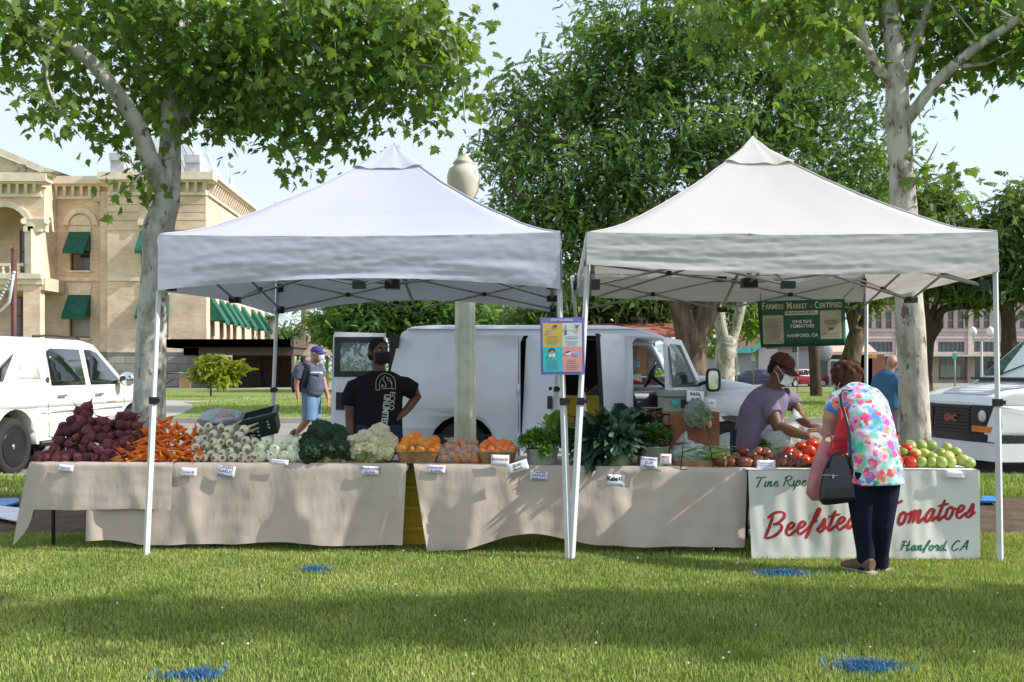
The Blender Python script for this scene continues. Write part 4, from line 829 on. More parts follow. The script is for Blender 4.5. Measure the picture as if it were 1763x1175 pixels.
b = MB(); b.b2((P(1425, 0, 80).x, 79.4, 0), (P(1441, 0, 80).x, 80, 2.2)); b.b2((P(1427, 0, 80).x, 79.3, .1), (P(1439, 0, 80).x, 79.39, 2.05), 1); tag(b.build('notice_board', [M('pale_frame', (.5, .5, .46)), M('board_dark', (.05, .045, .04))]), 'pale framed dark notice board beside the kiosk', 'board')
# lamp standards, road signs
def globe_lamp(px, Y, top, n, label):
    e = empty('street_lamp', GP(px, Y), label, 'street lamp', 'small globe lamps along the far street'); zt_ = P(px, top, Y).z; c = GP(px, Y)
    b = MB(); b.lathe([(.28, 0), (.22, .5), (.12, .6), (.09, zt_ - .9)], 10, c)
    if n == 2: b.tube([c + V(-.75, 0, zt_ - .75), c + V(-.5, 0, zt_ - 1.15), c + V(.5, 0, zt_ - 1.15), c + V(.75, 0, zt_ - .75)], .06, 6); b.tube([c + V(0, 0, zt_ - 1.3), c + V(0, 0, zt_ - .8)], .05, 6)
    b.build('post', M('lamp_grey', (.4, .42, .4), rough=.6), e)
    for dx in ((-.75, .75) if n == 2 else (0,)):
        g = MB(); g.lathe([(.12, -.72), (.3, -.5), (.33, -.25), (.2, 0), (.05, .12)], 12, c + V(dx, 0, zt_)); g.build('globe', M('globe_white', (.8, .78, .74), rough=.3), e)
globe_lamp(1690, 85, 565, 2, 'twin globe street lamp before the pink shop row'); globe_lamp(1471, 78, 597, 1, 'single white globe lamp beside the kiosk awning')
b = MB(); b.tube([GP(1644, 70), P(1644, 605, 70)], .05, 6); b.b2(tuple(P(1640, 618, 69.9)), tuple(P(1647, 608, 69.94)), 1); tag(b.build('street_sign', [M('lamp_grey', (.4, .42, .4)), m_teal]), 'small teal sign on a thin post before the pink shop row', 'sign')
b = MB(); b.tube([GP(1297, 60), P(1297, 612, 60)], .035, 6); b.b2(tuple(P(1294, 622, 59.9)), tuple(P(1300, 613, 59.93)), 1); tag(b.build('parking_sign', [M('lamp_grey', (.4, .42, .4)), m_white]), 'small white parking sign on a post before the grey building', 'sign')
b = MB(); b.tube([GP(1268, 55), P(1268, 570, 55)], .035, 6); b.b2(tuple(P(1257, 615, 54.9)), tuple(P(1267, 592, 54.93)), 1)
for yy in (596, 600, 604, 610): b.b2(tuple(P(1259, yy + 2, 54.86)), tuple(P(1265, yy, 54.897)), 2)
tag(b.build('banner_sign', [M('lamp_grey', (.4, .42, .4)), M('sign_black', (.02, .02, .022)), m_white]), 'black and white banner on a post beside the pale forked trunk', 'sign')
b = MB(); b.tube([GP(1373, 62), P(1373, 590, 62)], .035, 6); b.b2(tuple(P(1364, 607, 61.9)), tuple(P(1373, 596, 61.93)), 1); tag(b.build('banner_sign', [M('lamp_grey', (.4, .42, .4)), M('sign_green', (.03, .08, .06))]), 'dark green banner on a post above the maroon cap', 'sign')
# bicycles parked by the pier
b = MB()
for dx in (0, 1.0): 
    c = GP(1512, 75) + V(dx, 0, .34)
    for j in range(16): 
        a0, a1 = j / 16 * 6.283, (j + 1) / 16 * 6.283; b.tube([c + V(.33 * math.cos(a0), 0, .33 * math.sin(a0)), c + V(.33 * math.cos(a1), 0, .33 * math.sin(a1))], .022, 5, caps=False)
c = GP(1512, 75); b.tube([c + V(0, 0, .34), c + V(.35, 0, .8), c + V(.8, 0, .85), c + V(1, 0, .34)], .025, 5); b.tube([c + V(.35, 0, .8), c + V(.45, 0, .34), c + V(.8, 0, .85)], .025, 5); b.tube([c + V(.75, 0, 1.05), c + V(.9, 0, 1.05)], .02, 5); b.ell(c + V(.33, 0, .9), (.13, .06, .04))
tag(b.build('bicycle', M('bike_black', (.03, .03, .035))), 'dark bicycle parked beside the kiosk', 'bicycle')
# ------------------------------------------------------------------ canopies
def fabric(name, col, transl=.22, sc=1.2, col2=None, bump=.12):
    m = M(name, col, rough=.75, scale=sc, var=.03, col2=col2, lo=.25, hi=.5, bump=bump * 1.3, bscale=6, stretch=(.4, .4, 2.4), transl=transl, spec=.15); return m
m_cw = fabric('canopy_cloth', (.60, .605, .70), .26); m_cw2 = fabric('canopy_cloth_warm', (.645, .62, .62), .26, .9, (.60, .56, .51))
m_steel = M('white_steel', (.62, .64, .65), rough=.38, var=.05, spec=.5)
m_greysteel = M('grey_steel', (.42, .44, .45), rough=.4, metal=.4)
m_blk = M('black_plastic', (.015, .015, .016), rough=.45)
PROF = [(0, 0), (.167, .075), (.333, .225), (.51, .40), (.66, .56), (.80, .724), (.92, .87), (1, 1)]
def prof(t):
    for (a, x), (b_, y) in zip(PROF, PROF[1:]):
        if t <= b_: return x + (y - x) * (t - a) / (b_ - a)
    return 1
def canopy(label, FL, FR, D, peak, vb, m_c, legs, seed, arch):
    """FL, FR eave corners; D depth vector; vb(u) height of the front valance hem; legs: feet and heads of the four legs"""
    cor = [FL, FR, FR + D, FL + D]; cen = sum(cor, Vector()) / 4; e = empty('canopy_tent', (cen.x, cen.y, 0), label, 'canopy', 'market canopies')
    def ring(t, lift=0, wob=0, n=20):
        out = []; hr = peak.z - FL.z
        for i in range(4):
            a, b_ = cor[i], cor[(i + 1) % 4]
            for j in range(n):
                u = j / n; p = a.lerp(b_, u); q = p.lerp(Vector((peak.x, peak.y, p.z)), t)
                sag = -.045 * math.sin(math.pi * u) * math.sin(math.pi * min(1, t * 1.1)) - (.02 * math.sin(math.pi * u) if t < .02 else 0)
                nz = .016 * mnoise.noise(Vector((q.x * 2.2 + seed, q.y * 2.2, t * 3))) * (1 - t) + .006 * mnoise.noise(Vector((q.x * 9, q.y * 9, seed)))
                w = wob * (math.sin(u * math.pi * 2 * 2.5 + i) * .010 + .007 * math.sin(u * 23 + i))
                out.append(q + V(0, 0, hr * prof(t) + sag + nz + lift + w))
        return out
    b = MB(); ts = [0, .03, .08, .14, .2, .27, .34, .42, .5, .58, .66, .74, .82, .9, .96, .995]; rs = [ring(t) for t in ts]; n = 80
    b.add([p for r in rs for p in r], [(i * n + j, i * n + (j + 1) % n, (i + 1) * n + (j + 1) % n, (i + 1) * n + j) for i in range(len(ts) - 1) for j in range(n)], 0, True)
    for j in range(0, 80, 20): b.tube([r[j] + V(0, 0, .003) for r in rs], .0055, 5)
    b.build('roof_cover', m_c, e)
    b = MB(); ts = [.80, .83, .87, .92, .96, .993]; rs = [ring(t, .022, .8 if t < .81 else .2) for t in ts]
    b.add([p for r in rs for p in r], [(i * n + j, i * n + (j + 1) % n, (i + 1) * n + (j + 1) % n, (i + 1) * n + j) for i in range(len(ts) - 1) for j in range(n)], 0, True)
    b.add([p for p in rs[-1]] + [peak + V(0, 0, .02)], [(j, (j + 1) % n, n) for j in range(n)], 0, True)
    b.build('vent_cap', m_c, e)
    for i in range(4):
        a, c = cor[i], cor[(i + 1) % 4]; t_ = (c - a).normalized(); o = Vector((t_.y, -t_.x, 0))
        def vf(u, v, a=a, c=c, o=o, i=i):
            p = a.lerp(c, u); hem = vb(u) if i == 0 else (vb(1) if i == 1 else vb(1 - u) if i == 2 else vb(0)) + arch * math.sin(math.pi * u) * (0 if i == 0 else .8)
            z = p.z - .02 * math.sin(math.pi * u) + (hem - p.z) * v
            ed = min(1, u * 9, (1 - u) * 9)
            f_ = (.020 * mnoise.noise(Vector((u * 2.0 + i * 7 + seed, v * 4.2 + .5 * math.sin(u * 3), seed))) + .010 * mnoise.noise(Vector((u * 6 + i, v * 9 + u * 3, seed + 4)))) * (.25 + .75 * v) * ed + .012 * v + .004 * mnoise.noise(Vector((u * 40, v * 12, i)))
            return p + o * (.006 + f_) + V(0, 0, z - p.z)
        b = MB(); b.grid(vf, 110, 22, flip=True); b.build('valance', m_c, e)
    for foot, head in legs:
        b = MB(); d = (head - foot); kz = foot + d * .50; b.bar(foot, kz, .034); b.bar(kz - d * .02, head, .027)
        lg = b.build('leg', m_steel, e)
        b = MB(); b.box(kz, (.052, .052, .05)); b.box(kz + V(.03, -.012, 0), (.035, .018, .028)); b.build('leg_lock', m_blk, lg)
        b = MB(); b.box(foot + V(0, 0, .004), (.09, .09, .008)); b.build('foot_plate', m_greysteel, lg)
        b = MB(); b.box(head - V(0, 0, .10) + (Vector((cen.x, cen.y, head.z)) - head).normalized() * .05, (.05, .05, .08)); b.build('corner_bracket', m_blk, lg)
    # scissor trusses and hub
    top = [Vector((c.x, c.y, c.z - .06)) + (Vector((cen.x, cen.y, 0)) - Vector((c.x, c.y, 0))) * .045 for c in cor]
    def xbars(b, A, B_, dz):
        b.bar(A, B_ - V(0, 0, dz), .022, .014); b.bar(A - V(0, 0, dz), B_, .022, .014)
    class JN:
        def box(s, c, d): q_ = MB(); q_.box(c, d); q_.build('joint', m_blk, e)
    jn = JN()
    mids = []
    for i in range(4):
        A, C_ = top[i], top[(i + 1) % 4]; m_ = (A + C_) / 2; mids.append(m_); b = MB(); xbars(b, A, m_, .30); xbars(b, m_, C_, .30); b.build('truss', m_greysteel, e)
        for q in ((A + m_) / 2 - V(0, 0, .15), (m_ + C_) / 2 - V(0, 0, .15)): jn.box(q, (.04, .04, .04))
        for q in (m_, m_ - V(0, 0, .30)): jn.box(q, (.09, .07, .05))
        jn.box(A - V(0, 0, .30), (.06, .06, .07))
    hub = Vector((cen.x, cen.y, FL.z + .05)); b = MB()
    for m_ in mids: b.bar(m_ - V(0, 0, .3), hub, .022, .014); b.bar(m_, hub - V(0, 0, .28), .022, .014); jn.box((m_ + hub) / 2 - V(0, 0, .14), (.04, .04, .04))
    b.build('centre_truss', m_greysteel, e); b = MB(); b.bar(hub - V(0, 0, .3), Vector((peak.x, peak.y, peak.z - .03)), .03); b.build('centre_pole', m_greysteel, e)
    jn.box(hub, (.1, .1, .07)); jn.box(hub - V(0, 0, .28), (.12, .12, .08))
    return e
FL, FR = P(273, 405, 7.05), P(964, 400, 6.92); D = Vector((.139, 2.947, 0))
canopy('blueish white canopy with deep arched valance, over the root vegetables', FL, FR, D, P(678, 250, 8.47), lambda u: 1.885 + .105 * math.sin(math.pi * u) ** .8, m_cw,
       [(GP(252, 7.05), P(277, 425, 7.10)), (GP(979, 6.86), P(961, 422, 6.96)), (GP(463, 10.0), P(479, 480, 9.98)), (GP(952, 9.9), P(964, 475, 9.86))], 3.7, .07)
FL2, FR2 = P(1010, 400, 6.88), P(1716, 400, 6.78)
canopy('warm white canopy with narrower straight valance, over the tomato table', FL2, FR2, D, P(1297, 238, 8.30), lambda u: 2.055 - .06 * u - .02 * math.sin(math.pi * u), m_cw2,
       [(GP(984, 6.86), P(1014, 420, 6.93)), (GP(1722, 6.82), P(1713, 420, 6.82)), (GP(1020, 9.85), P(985, 475, 9.83)), (GP(1490, 9.75), P(1492, 470, 9.73))], 9.1, .02)
# hanging green market sign
m_sgreen = M('banner_green', (.012, .10, .055), rough=.5, var=.15, scale=3); m_cream = M('cream_letter', (.62, .56, .40), rough=.7); m_wletter = M('white_letter', (.75, .77, .75), rough=.7)
m_paper = M('aged_paper', (.50, .46, .36), rough=.8, var=.12, scale=4); m_inkg = M('grey_ink', (.14, .14, .13), rough=.8)
YS = 9.55
def sign_pt(x, y, o=0):                              # x, y in photo pixels of an upright sign; tilted about its centre
    a = R(1.6); cx, cy = 1382, 557; dx, dy = x - cx, y - cy
    return P(cx + dx * math.cos(a) - dy * -math.sin(a), cy - dx * math.sin(a) + dy * math.cos(a), YS) + V(0, -o + .012 * math.sin((x - 1310) / 40.), 0)
e = empty('market_sign', sign_pt(1382, 597), 'green hanging banner reading farmers market certified', 'sign')
b = MB(); b.grid(lambda u, v: sign_pt(1309 + 146 * u - 4 * v * (u < .03), 597 - 80 * v), 24, 6); b.build('banner', m_sgreen, e, solid=.006)
for q_ in ((1313, 591), (1412, 585)): b = MB(); b.grid(lambda u, v: sign_pt(q_[0] + 36 * u, q_[1] - 49 * v, .006), 4, 2); b.build('certificate', m_paper, e)
b = MB(); b.grid(lambda u, v: sign_pt(1352 + 57 * u, 542.5 - 7 * v, .006), 6, 1); b.build('slogan_strip', M('strip_white', (.66, .64, .56), rough=.7), e)
k = F / YS
for wd in ((('fmF', 1312, 1317, 0), ('fm1', 1318.5, 1350, -1)), (('fmM', 1355.5, 1364, 0), ('fm2', 1365.5, 1398, -1)), (('fmC', 1403.5, 1410, 0), ('fm3', 1411.5, 1450, -1))):
    b = MB()
    for key, x0, x1, dy in wd: w0 = 2 * max(q_[0] for q_ in TEXTS[key][0]); b.text(key, lambda x, y: sign_pt((x0 + x1) / 2 + x * (x1 - x0) / w0, 526.5 - dy - y * k * 1.12, .008))
    b.build('heading', m_cream, e)
b = MB(); b.text('vrt', lambda x, y: sign_pt(1381 + x * k * .86, 558 - y * k * .86, .008)); b.build('lettering', m_wletter, e); b = MB(); b.text('hca', lambda x, y: sign_pt(1381 + x * k * .86, 578 - y * k * .86, .008)); b.build('lettering', m_wletter, e)
b = MB(); b.text('grow', lambda x, y: sign_pt(1380.5 + x * k * .92, 539 - y * k, .009)); b.text('paper', lambda x, y: sign_pt(1430.5 + x * k * .72, 556 - y * k * .8, .009))
for yy in range(548, 588, 3): b.grid(lambda u, v: sign_pt(1317 + (26 + 4 * math.sin(yy)) * u, yy + .8 * v, .009), 3, 1)
for yy in (575, 578, 581): b.grid(lambda u, v: sign_pt(1416 + 28 * u, yy + .8 * v, .009), 3, 1)
b.grid(lambda u, v: sign_pt(1426 + 9 * u, 570 - 4 * v, .009), 2, 1); b.build('small_print', m_inkg, e)
b = MB(); b.tube([sign_pt(1311, 519), P(1309, 506, YS + .2)], .004, 5); b.tube([sign_pt(1453, 515), P(1470, 495, YS + .2)], .004, 5); b.build('cord', m_blk, e)
# poster on the two front legs
YPo = 6.80
def post(x, y, o=0):
    a = R(-.6); return P(969 + (x - 969) * math.cos(a) - (y - 596) * math.sin(a), 596 + (x - 969) * math.sin(a) + (y - 596) * math.cos(a), YPo) + V(0, -o, 0)
e = empty('poster', post(969, 646), 'purple bordered poster headed stop the spread fixed to the canopy legs', 'poster')
def pr(b, x0, y0, x1, y1, o, m=0): b.add([post(x0, y1, o), post(x1, y1, o), post(x1, y0, o), post(x0, y0, o)], [(0, 1, 2, 3)], m)
b = MB(); b.hexa([post(930.5, 645.5, 0), post(1006.5, 645.5, 0), post(1006.5, 645.5, -.006), post(930.5, 645.5, -.006), post(930.5, 547, 0), post(1006.5, 547, 0), post(1006.5, 547, -.006), post(930.5, 547, -.006)]); b.build('board', M('poster_purple', (.20, .17, .52), rough=.5), e)
for nm, c, q in (('yellow_panel', (.62, .44, .10), (934.5, 556.5, 968, 597.5)), ('white_panel', (.62, .66, .68), (968.2, 556.5, 1002, 597.5)), ('teal_panel', (.05, .48, .54), (934.5, 597.7, 968, 640.5)), ('pink_panel', (.70, .32, .32), (968.2, 597.7, 1002, 640.5))):
    b = MB(); pr(b, *q, .002); b.build(nm, M(nm, c, rough=.5, var=.03), e)
kp = F / YPo; b = MB(); b.text('stop', lambda x, y: post(968 + x * kp * .62, 551.5 - y * kp * .72, .003)); b.build('heading', m_wletter, e)
b = MB()
for cx_, y0, n_ in ((951, 579, 2), (951, 586, 3), (985, 580, 2), (985, 588, 3), (951, 620, 2), (951, 626, 4), (985, 620, 3), (985, 630, 3)):
    for i in range(n_):
        w = 12 * (1 - .35 * rng.random()); x = cx_ - w
        while x < cx_ + w - 1: l_ = rng.uniform(1.5, 4); pr(b, x, y0 + i * 3, min(x + l_, cx_ + w), y0 + i * 3 + .9, .004); x += l_ + .8
b.build('small_print', M('poster_ink', (.18, .14, .14), rough=.7), e)
def disc(b, cx_, cy_, rx, ry, o, m=0, rot=0, n=14):
    pts = [(rx * math.cos(6.2832 * i / n), ry * math.sin(6.2832 * i / n)) for i in range(n)]; pts = [(cx_ + x * math.cos(rot) - y * math.sin(rot), cy_ + x * math.sin(rot) + y * math.cos(rot)) for x, y in pts]
    b.add([post(x, y, o) for x, y in reversed(pts)], [tuple(range(n))], m)
b = MB()                                            # pictograms: soap and face, two people apart, coughing face, two masks
disc(b, 945, 574, 6, 1.6, .004, 1, -.12); disc(b, 946, 569, 2.4, 3.4, .005, 2); disc(b, 956, 563, 4, 3.8, .004, 3); disc(b, 956, 562, 3, 1.8, .005, 4)
disc(b, 974, 561.5, 1.3, 1.7, .004, 3); disc(b, 974, 566, 1.7, 3.2, .005, 1); pr(b, 972.4, 569, 973.9, 577, .004, 5); pr(b, 974.4, 569, 975.9, 577, .004, 5); pr(b, 977, 569, 990, 569.5, .004, 5)
disc(b, 993.5, 563, 2.2, 3.2, .004, 6); disc(b, 990.5, 561, .8, 2.6, .005, 6, -.6); disc(b, 996.5, 561, .8, 2.6, .005, 6, .6); disc(b, 994, 569, 2.4, 2.6, .005, 1); pr(b, 993, 571, 993.8, 577, .004, 3)
disc(b, 950, 604, 5.5, 4.5, .004, 5); disc(b, 950, 607, 3.6, 4.2, .005, 3); disc(b, 947, 612, 2.6, 3.5, .006, 7); disc(b, 953, 612, 2.6, 3.5, .006, 7); disc(b, 961, 606, 1.2, 4, .004, 8)
disc(b, 978, 609, 5.5, 3.2, .004, 7, -.15); disc(b, 977.5, 606.5, 5, 1.2, .005, 5, -.25); disc(b, 992, 610, 5.4, 3.6, .004, 7, .2); disc(b, 992, 610, 4.6, 3, .005, 8, .2)
b.build('pictogram', [M('pg_none', (.5, .5, .5)), M('pg_pink', (.75, .25, .3)), M('pg_aqua', (.1, .5, .65)), M('pg_skin', (.55, .28, .16)), M('pg_hair', (.12, .05, .03)), M('pg_navy', (.03, .04, .08)), M('pg_green', (.02, .3, .1)), M('pg_white', (.75, .75, .75)), M('pg_sky', (.2, .45, .75))], e)

# ------------------------------------------------------------------ tables and cloths
def YF(px): return 7.28 - (px - 50) * .00021
def ZT(px): return .640 - .018 * min(1, max(0, (px - 700) / 585))
m_cloth = M('beige_linen', (.56, .46, .40), rough=.9, scale=2.2, var=.04, bump=.5, bscale=8, spec=.1, transl=.05, stretch=(1, 1, .4))
m_ttop = M('table_plastic', (.55, .55, .53), rough=.5, var=.05)
DEP = .74
for px0, px1, lb in ((62, 330, 'folding table at the left end under the beets'), (335, 702, 'folding table under the garlic, onions and broccoli'), (722, 1284, 'folding table under the apricots, parsley and kale'), (1292, 1684, 'grey topped folding table under the tomatoes behind the lettered banner')):
    Y0, Y1 = YF(px0) + .03, YF(px1) + .03; A, B_ = GP(px0, Y0), GP(px1, Y1); z = min(ZT(px0), ZT(px1)) - .012
    e = empty('folding_table', (A + B_) / 2 + V(0, DEP / 2, 0), lb, 'table', 'folding stall tables'); b = MB()
    q = [A, B_, B_ + V(.03, DEP, 0), A + V(.03, DEP, 0)]; b.hexa([p + V(0, 0, z - .04) for p in q] + [p + V(0, 0, z) for p in q]); b.build('tabletop', m_ttop, e, bevel=.008)
    for s_ in (.08, .92):
        for dd in (.08, DEP - .08):
            p = A.lerp(B_, s_) + V(0, dd, 0); b = MB(); b.tube([p, p + V(0, 0, z - .041)], .014, 8); b.build('leg', M('leg_dark', (.06, .06, .065), rough=.5, metal=.3), e)
def drape(name, label, px0, px1, hem, y_out, mat_, cat='tablecloth', group=None, flare=lambda u, v: 0, folds=1.0, seed=0, back=True, nu=150, nv=26, tight=False, side_hem=None):
    def base(u): px = px0 + (px1 - px0) * u; return GP(px, YF(px) + y_out, ZT(px))
    def fr(u, v):
        p = base(u); x = p.x; z1 = hem(u); 
        w = v ** .75
        f_ = folds * w * (.040 * mnoise.noise(Vector((x * 2.6 + seed, v * .8, seed))) + .034 * mnoise.noise(Vector((x * 5.5 + seed * 2 + v * .9, v * .7, 1.3))) + .030 * max(0, math.sin(x * 5.3 + seed + .7 * v + 1.5 * mnoise.noise(Vector((x, 0, seed))))) ** 6 + .018 * max(0, math.sin(x * 8.1 + seed - .9 * v)) ** 8) + folds * .005 * mnoise.noise(Vector((x * 7, v * 6, seed)))
        rd = .012 * (1 - min(1, v * 14)) ** 2
        return Vector((x + flare(u, v), p.y - f_ - .012 * v + rd, p.z + .004 + (z1 - p.z) * v))
    b = MB(); b.grid(fr, nu, nv, flip=True)
    if back:
        b.grid(lambda u, v: base(u) + V(.03 * v, .012 + (DEP - .0) * v, .004 + .003 * mnoise.noise(Vector((u * 20, v * 5, seed)))), 40, 8)
        b.grid(lambda u, v: base(u) + V(.03, .012 + DEP + .01 * v, .004 - .25 * v), 40, 4)
    if side_hem:
        def sd(u, v):                               # u along the depth, v down
            p = base(0) + V(.03 * u, .012 + DEP * u, .004); q = fr(0, v) if u == 0 else None
            if q is not None: return q
            z1 = side_hem(u); return Vector((p.x - (.10 * v * (1 - u) ** 2 + .03 * v) + .02 * v * math.sin(u * 9), p.y, p.z + (z1 - p.z) * v))
        b.grid(sd, 16, nv)
    return tag(b.build(name, mat_, weld=True), label, cat, group)
drape('tablecloth', 'long beige cloth under the garlic and broccoli, its lower half reaching left', 152, 700, lambda u: .045 + .005 * math.sin(u * 21) + .022 * max(0, math.sin(u * 11 - 5)), 0.012, m_cloth, group='beige tablecloths', seed=2.1, flare=lambda u, v: -.03 * v * u)
drape('tablecloth', 'short beige cloth on the left end table with a pointed corner hanging down', 50, 297, lambda u: (.30 - .27 * max(0, 1 - u / .085)) - .006 * math.sin(u * 6), -.022, m_cloth, group='beige tablecloths', seed=5.5, flare=lambda u, v: -.11 * v * max(0, 1 - u / .12) + .03 * v * (u < .12) * math.sin(u * 40), folds=.7, side_hem=lambda u: .03 + .25 * min(1, u * 3))
drape('tablecloth', 'beige cloth under the apricots and kale with an arched hem', 712, 1286, lambda u: .005 + .10 * math.exp(-((u - .345) / .13) ** 2) + .055 * min(1, u * 2.2), 0.0, m_cloth, group='beige tablecloths', seed=8.2, flare=lambda u, v: .10 * v * max(0, 1 - u / .2) - .02 * v * u, folds=1.25)
# lettered banner
m_ban = M('white_banner', (.80, .79, .735), rough=.6, scale=1.5, var=.04, bump=.1, bscale=9, spec=.25, transl=.08)
BY = lambda px: 6.93 - (px - 1288) * .00006
def ban(px, py, o=0):
    u = (px - 1288) / 400; v = (py - 810) / 152
    Y = BY(px) - .035 - .02 * v + .014 * mnoise.noise(Vector((u * 9, v * 1.2, 3))) * (.3 + v) + .008 * mnoise.noise(Vector((u * 22, v * 2, 9))) + .006 * math.sin(u * 30) * (1 - v)
    return P(px + 6 * v * (1 - u) - 1.5 * (1 - v) * u, py, Y) + V(0, -o, 0)
e = empty('banner', GP(1490, 6.92), 'white stall banner lettered beefsteak tomatoes in red script', 'banner')
b = MB(); b.grid(lambda u, v: ban(1288 + 400 * u, 810 + 153 * v), 110, 30, flip=True); b.grid(lambda u, v: ban(1288 + 400 * u, 810) + V(0, .02 + .5 * v, .002), 30, 3); b.build('sheet', m_ban, e, weld=True)
# brush-script strokes: every letter is a set of strokes in a unit cell (x right, y up, x-height 1)
GL = {'B': (1.6, [[(.35, 1.75), (.2, .9), (.0, 0)], [(-.1, 1.55), (.5, 1.95), (1.15, 1.9), (1.3, 1.5), (.9, 1.1), (.45, .98)], [(.5, 1.0), (1.1, .95), (1.25, .55), (.8, .08), (.2, -.05), (-.12, .08)]]),
 'e': (.92, [[(.1, .42), (.5, .55), (.66, .8), (.5, .98), (.25, .85), (.12, .4), (.22, .08), (.48, 0), (.95, .38)]]),
 'f': (.85, [[(.0, .35), (.4, .8), (.72, 1.5), (.78, 1.85), (.62, 1.8), (.42, 1.2), (.2, .2), (.02, -.45)], [(.12, .78), (.75, .92)]]),
 's': (.8, [[(-.05, .1), (.3, .55), (.48, 1.0), (.56, .6), (.5, .12), (.22, -.02), (.05, .12)], [(.5, .12), (.85, .35)]]),
 't': (.72, [[(.5, 1.6), (.3, .8), (.18, .2), (.3, 0), (.72, .35)], [(-.05, 1.12), (.95, 1.24)]]),
 'a': (1.02, [[(.68, .9), (.42, .95), (.12, .5), (.1, .1), (.3, 0), (.55, .35), (.74, .95)], [(.74, .95), (.62, .3), (.72, .02), (1.05, .35)]]),
 'k': (1.0, [[(.45, 1.8), (.2, .8), (.05, 0)], [(.8, 1.0), (.3, .55), (.55, .2), (.75, 0), (1.0, .3)]]),
 'T': (1.35, [[(.75, 1.75), (.55, .9), (.35, .1), (.2, 0)], [(-.1, 1.55), (.2, 1.8), (.9, 1.72), (1.5, 1.9)]]),
 'o': (.95, [[(.5, .98), (.2, .8), (.1, .3), (.28, .0), (.55, .15), (.68, .6), (.5, .98), (.62, .75), (.98, .8)]]),
 'm': (1.45, [[(.0, .6), (.2, .95), (.18, .5), (.08, 0)], [(.12, .4), (.45, .95), (.56, .85), (.45, 0)], [(.5, .4), (.85, .95), (.96, .85), (.86, .2), (1.0, 0), (1.42, .4)]]),
 'n': (1.05, [[(.0, .6), (.2, .95), (.18, .5), (.08, 0)], [(.12, .4), (.5, .95), (.62, .82), (.5, .15), (.66, 0), (1.05, .4)]]),
 'i': (.55, [[(.15, .75), (.28, .95), (.15, .2), (.25, 0), (.55, .35)]]),
 'r': (.75, [[(.0, .5), (.22, 1.05), (.3, .85), (.58, .9), (.42, .3), (.5, 0), (.78, .35)]]),
 'R': (1.45, [[(.4, 1.7), (.2, .8), (.02, 0)], [(-.05, 1.45), (.6, 1.9), (1.15, 1.75), (1.05, 1.25), (.45, .95)], [(.5, .98), (.85, .4), (1.1, 0), (1.45, .25)]]),
 'p': (1.0, [[(.25, 1.0), (.1, .2), (-.1, -.75)], [(.2, .7), (.5, 1.0), (.7, .75), (.55, .2), (.25, .05), (.15, .2)], [(.5, .15), (1.0, .4)]]),
 'H': (1.6, [[(.35, 1.7), (.2, .8), (.0, 0)], [(1.2, 1.8), (1.02, .9), (.9, .05), (1.1, 0), (1.5, .35)], [(-.15, .95), (.5, .9), (1.3, 1.05)], [(-.1, 1.5), (.35, 1.75), (.8, 1.6)]]),
 'd': (1.05, [[(.66, .85), (.4, .95), (.12, .5), (.12, .1), (.32, 0), (.58, .4), (.95, 1.8)], [(.95, 1.8), (.68, .4), (.74, .02), (1.08, .35)]]),
 ',': (.6, [[(.15, .12), (.1, -.15)]]), 'C': (1.5, [[(1.2, 1.5), (1.05, 1.8), (.6, 1.6), (.15, .8), (.2, .15), (.6, 0), (1.2, .4)]]),
 'A': (1.5, [[(-.1, 0), (.3, .5), (1.0, 1.85), (1.0, .9), (1.08, 0)], [(.2, .65), (1.25, .72)]]), ' ': (.7, [])}
def script(b, txt, px, py, xh, slope, wid, slant=.22, sp=1.0):
    """strokes with a broad brush, laid on the banner; px,py start of the baseline, xh x-height in pixels"""
    x = 0
    for ch in txt:
        adv, st = GL[ch]
        for s_ in st:
            pts = [Vector((x + q[0] * xh * sp + slant * q[1] * xh, q[1] * xh)) for q in s_]; out = []
            for i in range(len(pts) - 1):
                a, p0, p1, d = pts[max(i - 1, 0)], pts[i], pts[i + 1], pts[min(i + 2, len(pts) - 1)]
                for k_ in range(7):
                    t = k_ / 7; out.append(.5 * ((2 * p0) + (p1 - a) * t + (2 * a - 5 * p0 + 4 * p1 - d) * t * t + (3 * p0 - a - 3 * p1 + d) * t ** 3))
            out.append(pts[-1]); L_, R_ = [], []
            for i, q in enumerate(out):
                t = out[min(i + 1, len(out) - 1)] - out[max(i - 1, 0)]
                if t.length < 1e-6: t = Vector((1, 0))
                t.normalize(); nn = Vector((-t.y, t.x)); ang = abs(t.x * .5 + t.y * .87); e_ = min(1, .45 + i / 4, .45 + (len(out) - 1 - i) / 4)
                h_ = wid * (.42 + .58 * ang) * e_; L_.append(q + nn * h_); R_.append(q - nn * h_)
            k_ = len(out); f2 = lambda q: ban(px + q.x, py - q.y - slope * q.x, .002)
            b.add([f2(q) for q in R_] + [f2(q) for q in L_], [(i, i + 1, k_ + i + 1, k_ + i) for i in range(k_ - 1)])
        x += adv * xh * sp
    return x
m_red = M('script_red', (.42, .025, .03), rough=.6); m_sgr = M('script_green', (.01, .17, .10), rough=.6)
b = MB(); script(b, 'Beefsteak', 1313, 926, 21, .11, 2.9, sp=1.0); b.build('red_lettering', m_red, e); b = MB(); script(b, 'Tomatoes', 1516, 907, 21.5, .11, 2.9, sp=.92); b.build('red_lettering', m_red, e)
b = MB(); script(b, 'Tine Ripe', 1299, 839, 9.2, .03, 1.2, sp=1.15); b.build('green_lettering', m_sgr, e); b = MB(); script(b, 'Hanford,', 1549, 948, 9.3, 0, 1.35, sp=1.15); b.build('green_lettering', m_sgr, e); b = MB(); script(b, 'CA', 1636, 948, 9.3, 0, 1.35, sp=1.15); b.build('green_lettering', m_sgr, e)
